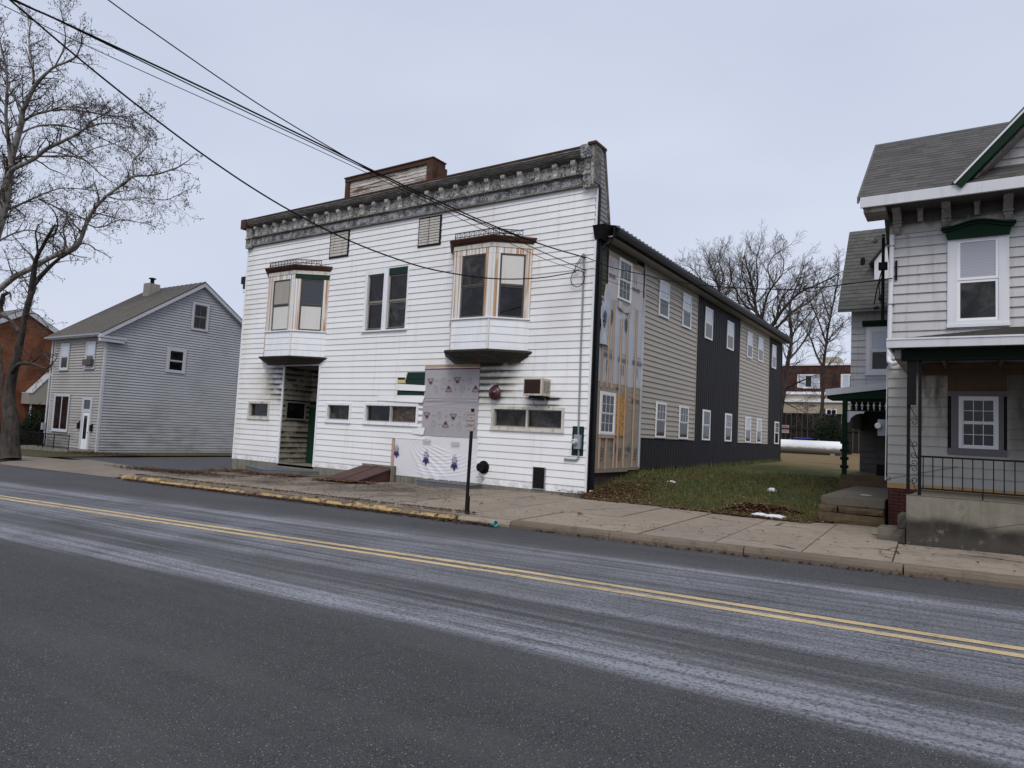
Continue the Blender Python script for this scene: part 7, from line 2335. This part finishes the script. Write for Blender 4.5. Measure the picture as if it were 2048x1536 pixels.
def tree(name, limbs, label, bark_m, twig_m, st, seeds=0, group=None, seed_len=.0):
    base = limbs[0][0]
    t = thing(name, tuple(base[:3]), label, "tree", group)
    tr, cr, leafs = MB(), MB(), []
    for li, limb in enumerate(limbs):
        P = catmull(limb, 4)
        pts = [Vector(p[:3]) for p in P]
        rs = [max(st['rmin'] * 1.2, p[3]) for p in P]
        tr.tube(pts, rs, 10 if rs[0] > .12 else 7, True)
        Ls = sum((pts[i + 1] - pts[i]).length for i in range(len(pts) - 1))
        m = int(Ls * st['per_m']) + 2
        t0 = st['t0'] if li == 0 else .12
        for j in range(m):
            u = t0 + (1 - t0) * (j + rnd(0, 1)) / m
            i = min(len(pts) - 2, int(u * (len(pts) - 1)))
            b = pts[i].lerp(pts[i + 1], rnd(0, 1))
            a = (pts[i + 1] - pts[i]).normalized()
            o = a.orthogonal().normalized()
            o.rotate(Matrix.Rotation(rnd(0, 6.283), 3, a))
            nd = a * st['fwd'] + o * rnd(.6, 1.0) + Vector((0, 0, st['up']))
            L = st['len'] * rnd(.6, 1.25) * (1.2 - .55 * u)
            grow(cr, b, nd, L, max(st['rmin'] * 2, min(rs[i] * .5, .05 * st['len'] / 2)), st['depth'], st, leafs)
        grow(cr, pts[-1], pts[-1] - pts[-3], st['len'] * .8, rs[-1], st['depth'], st, leafs)
    tr.build("trunk", bark_m, t, smooth=True)
    cr.build("crown", twig_m, t, 'stuff')
    if seeds and leafs:
        sd = MB()
        for q in random.sample(leafs, min(seeds, len(leafs))):
            h = rnd(.03, seed_len)
            c = q - Vector((rnd(-.03, .03), rnd(-.03, .03), h))
            k = rnd(.6, 1.2) * st['seed']
            sd.add([c + Vector((k, 0, 0)), c + Vector((-k, 0, 0)), c + Vector((0, k, 0)), c + Vector((0, -k, 0)), c + Vector((0, 0, k * 1.3)), c + Vector((0, 0, -k * 1.3))],
                   [(0, 2, 4), (2, 1, 4), (1, 3, 4), (3, 0, 4), (2, 0, 5), (1, 2, 5), (3, 1, 5), (0, 3, 5)])
        sd.build("seed_ball", M['seed'], t, 'stuff')
    return t


tree("sycamore_tree", SYCAMORE, "tall sycamore with pale mottled limbs and hanging seed balls at the left", M['bark_syc'], M['twig_dark'],
     dict(wob=.20, up=.10, fwd=.75, kids=[5, 4], len=2.1, rmin=.0075, per_m=2.0, t0=.55, depth=2, seed=.036), 7500, None, .16)
tree("street_tree", STREET_TREE, "dark-barked street tree with crooked trunk by the yellow kerb at left", M['bark'], M['twig_dark'],
     dict(wob=.24, up=-.06, fwd=.7, kids=[3, 3], len=1.0, rmin=.0065, per_m=1.0, t0=.75, depth=2, seed=.022), 260, None, .06)
BT = "bare trees behind the long wing"
fst = dict(wob=.15, up=.20, fwd=.85, kids=[6, 5], len=3.0, rmin=.0095, per_m=1.6, t0=.35, depth=2, seed=.03)
tree("bare_tree", TREE_C, "widest bare tree rising over the dark eaves of the long wing", M['bark'], M['twig'], fst, 0, BT)
tree("bare_tree", TREE_D, "bare tree peeping over the roof left of the widest one", M['bark'], M['twig'], fst, 0, BT)
tree("bare_tree", TREE_A, "bare leaning tree just past the end of the long wing", M['bark'], M['twig'], dict(fst, len=2.2, rmin=.009, up=.12), 0, BT)
tree("bare_tree", TREE_B, "slim bare tree with pale lower trunk behind the blue bin", M['bark'], M['twig'], dict(fst, len=2.2, rmin=.009, up=.12), 0, BT)

# ------------------------------------------------------------------ cables
for k, (nm, lab, r) in dict(drop=("cable", "single black cable sagging low across the white facade", .016), b1=("cable", "thickest black cable of the bundle running to the weather head", .017),
                            b2=("cable", "middle black cable of the bundle crossing the cornice", .011), b3=("cable", "thin lowest cable of the bundle crossing the cornice", .007),
                            c=("cable", "separate black cable starting right of the sycamore in the sky", .011),
                            house=("cable", "black cable spanning from the white building to the house", .011),
                            s1=("cable", "upper short cable along the side wall windows", .007), s2=("cable", "lower short cable along the side wall windows", .007)).items():
    pts = [list(p) for p in WIRES[k]]
    P = [Vector(p) for p in catmull(pts, 5)]
    o = MB().tube(P, r, 6).build(nm, M['cable'], None, smooth=True)
    tag(o, lab, "cable", "overhead cables")

# ------------------------------------------------------------------ small things and litter
cup = MB().lathe([(.045, 0), (.055, .14), (.050, .14), (.04, .01)], (-7.35, ky(-7.35) - .12, zg(-7.35) + .06), (.9, -.5, .1), 14, False)
tag(cup.build("plastic_cup", M['turquoise'], None), "turquoise plastic cup lying in the gutter below the sign post", "cup")


def lump(c, rx, ry, rz, mat, name, label, cat):
    m = MB()
    k, q = 12, 5
    vs = []
    for j in range(q):
        for i in range(k):
            a, b = 2 * math.pi * i / k, math.pi / 2 * j / q
            s = 1 + .25 * mnoise.noise(Vector((math.cos(a) * 1.5 + c[0], math.sin(a) * 1.5, b * 2)))
            vs.append((c[0] + rx * s * math.cos(a) * math.cos(b), c[1] + ry * s * math.sin(a) * math.cos(b), c[2] - .03 + rz * s * math.sin(b)))
    vs.append((c[0], c[1], c[2] - .03 + rz))
    fs = [(j * k + i, j * k + (i + 1) % k, (j + 1) * k + (i + 1) % k, (j + 1) * k + i) for j in range(q - 1) for i in range(k)] + [((q - 1) * k + i, (q - 1) * k + (i + 1) % k, q * k) for i in range(k)]
    m.add(vs, fs)
    return tag(m.build(name, mat, None, smooth=True), label, cat)
lump((-7.15, 19.0, zl(-7.15, 19.0)), .15, .08, .08, M['plastic'], "plastic_bag", "smooth white plastic bag on the grass nearer the long wing", "bag")
lump((-4.35, 18.9, zl(-4.35, 18.9)), .13, .09, .09, M['snow'], "white_rock", "crumbly white lump on the grass nearer the house", "rock")
lump((-3.42, 15.22, zl(-3.42, 15.22) + .05), .24, .13, .07, M['snow'], "snow_patch", "patch of old snow before the leaf pile", "snow")
lump((-3.78, 15.42, zl(-3.78, 15.42) + .05), .20, .09, .06, M['snow'], "snow_patch", "smaller snow patch at the left foot of the leaf pile", "snow")


def scatter(name, n, pos, zf, size, mat, lift=.006, flat=.5):
    m = MB()
    for i in range(n):
        x, y = pos()
        z = zf(x, y) + lift + rnd(0, .012)
        a = rnd(0, 6.283)
        L = size * rnd(.5, 1.4)
        w_ = L * rnd(.45, .8)
        ca, sa = math.cos(a), math.sin(a)
        t = rnd(-flat, flat)
        pts = []
        for u, v in ((-.5, 0), (-.15, .5), (.3, .38), (.55, 0), (.3, -.38), (-.15, -.5)):
            pts.append((x + L * u * ca - w_ * v * sa, y + L * u * sa + w_ * v * ca, z + L * (abs(v) * .35 + t * u * .5 + rnd(0, .08))))
        m.add(pts, [(0, 1, 2, 5), (2, 3, 4, 5)])
    return m.build(name, mat, None, 'stuff')


zp = lambda x, y: zg(x) + .150
rz_ = lambda x, y: zg(x) + .006
G_ = random.gauss
def near_lawn_edge():
    x = rnd(-8.6, -2.3)
    return x, back(x) + abs(G_(0, .35)) - .15
zedge = lambda x, y: max(zl(x, y), zg(x) + .132)
scatter("leaf_litter", 1500, near_lawn_edge, zedge, .075, M['leaves'])
scatter("leaf_litter", 1800, lambda: (G_(-8.0, .6), 16.3 + abs(G_(0, 1.2))), zedge, .08, M['leaves'])
scatter("leaf_litter", 900, lambda: (rnd(-8.5, -2.7), rnd(16, 24)), zl, .07, M['leaves'], .02)
def pile():
    a, k = rnd(0, 6.283), math.sqrt(random.random())
    return -3.95 + .92 * k * math.cos(a), 16.15 + .55 * k * math.sin(a)
def pz(x, y):
    k = ((x + 3.95) / .92) ** 2 + ((y - 16.15) / .55) ** 2
    return zl(x, y) + .16 * max(0, 1 - k) * rnd(.3, 1)
tag(scatter("leaf_pile", 2600, pile, pz, .075, M['leaves'], .01, 1.2), "heap of brown leaves on the lawn behind the snow patch", None)
def hatch_foot():
    x = rnd(-17.7, -15.3)
    return x, 15.12 - abs(G_(0, .14)) - (.0 if x < -15.8 else -.3)
scatter("leaf_litter", 1300, hatch_foot, zp, .10, M['leaves'])
scatter("leaf_litter", 900, lambda: (rnd(-21.6, -19.0), G_(15.4, .28)), zp, .095, M['leaves'])
scatter("leaf_litter", 700, lambda: (G_(-22.8, .6), G_(15.5, .4)), zp, .09, M['leaves'])
scatter("leaf_litter", 1300, lambda: (G_(-23.4, 1.6), G_(13.4, .25)), zp, .095, M['leaf_dark'])
def gut():
    x = rnd(-22, -7.3)
    return x, ky(x) - abs(G_(0, .12)) - .02
scatter("leaf_litter", 2600, gut, rz_, .07, M['leaf_dark'])
def kerbtop():
    x = rnd(-22, -8)
    return x, ky(x) + .16 + abs(G_(0, .10))
scatter("leaf_litter", 1300, kerbtop, zp, .065, M['leaf_dark'])
def gut2():
    x = rnd(-6.5, 0)
    return x, ky(x) - abs(G_(0, .05)) - .015
scatter("leaf_litter", 220, gut2, rz_, .045, M['leaf_dark'])
scatter("leaf_litter", 130, lambda: (rnd(-8, .8), rnd(10.7, 12.75)), zp, .05, M['leaf_dark'])
scatter("leaf_litter", 420, lambda: (rnd(-22, -9), rnd(11.3, 15.5)), zp, .06, M['leaf_dark'])
scatter("leaf_litter", 1100, lambda: (rnd(-42, -36), G_(18.5, .7)), lambda x, y: zg(x) + .19, .09, M['leaf_dark'])
scatter("leaf_litter", 260, lambda: (rnd(-42.5, -25), G_(27 if random.random() < .3 else 20, 2.5)), lambda x, y: zg(x) + .18, .08, M['leaf_dark'])
# grass
m = MB()
def blade(x, y, z, h):
    a = rnd(0, 6.283)
    w_ = rnd(.004, .009)
    dx, dy = math.cos(a) * w_, math.sin(a) * w_
    lx, ly = G_(0, .35) * h, G_(0, .35) * h
    m.add([(x - dx, y - dy, z - .005), (x + dx, y + dy, z - .005), (x + lx, y + ly, z + h)], [(0, 1, 2)])
for i in range(52000):
    t = random.random()
    y = 14.9 + 11 * t ** 1.5
    x = rnd(-8.6, -2.65)
    if y < back(x) + .12 * abs(G_(0, 1)): continue
    nn = mnoise.noise(Vector((x * .7, y * .7, 3)))
    if nn < -.22 and random.random() < .75: continue
    if x < -7.4 + .5 * nn and y < 19.5 and random.random() < .88: continue
    blade(x, y, zl(x, y), rnd(.03, .075) * (1 + .8 * max(0, nn)))
for k in range(70):
    tx, ty = rnd(-8.4, -2.8), rnd(16, 26)
    if ty < back(tx) + .3: continue
    for i in range(26):
        blade(tx + G_(0, .05), ty + G_(0, .05), zl(tx, ty), rnd(.07, .17))
for i in range(2600):
    y = rnd(17, 39)
    x = -8.66 + abs(G_(0, .10))
    blade(x, y, zl(x, y), rnd(.08, .24))
m.build("grass", M['grass'], None, 'stuff')
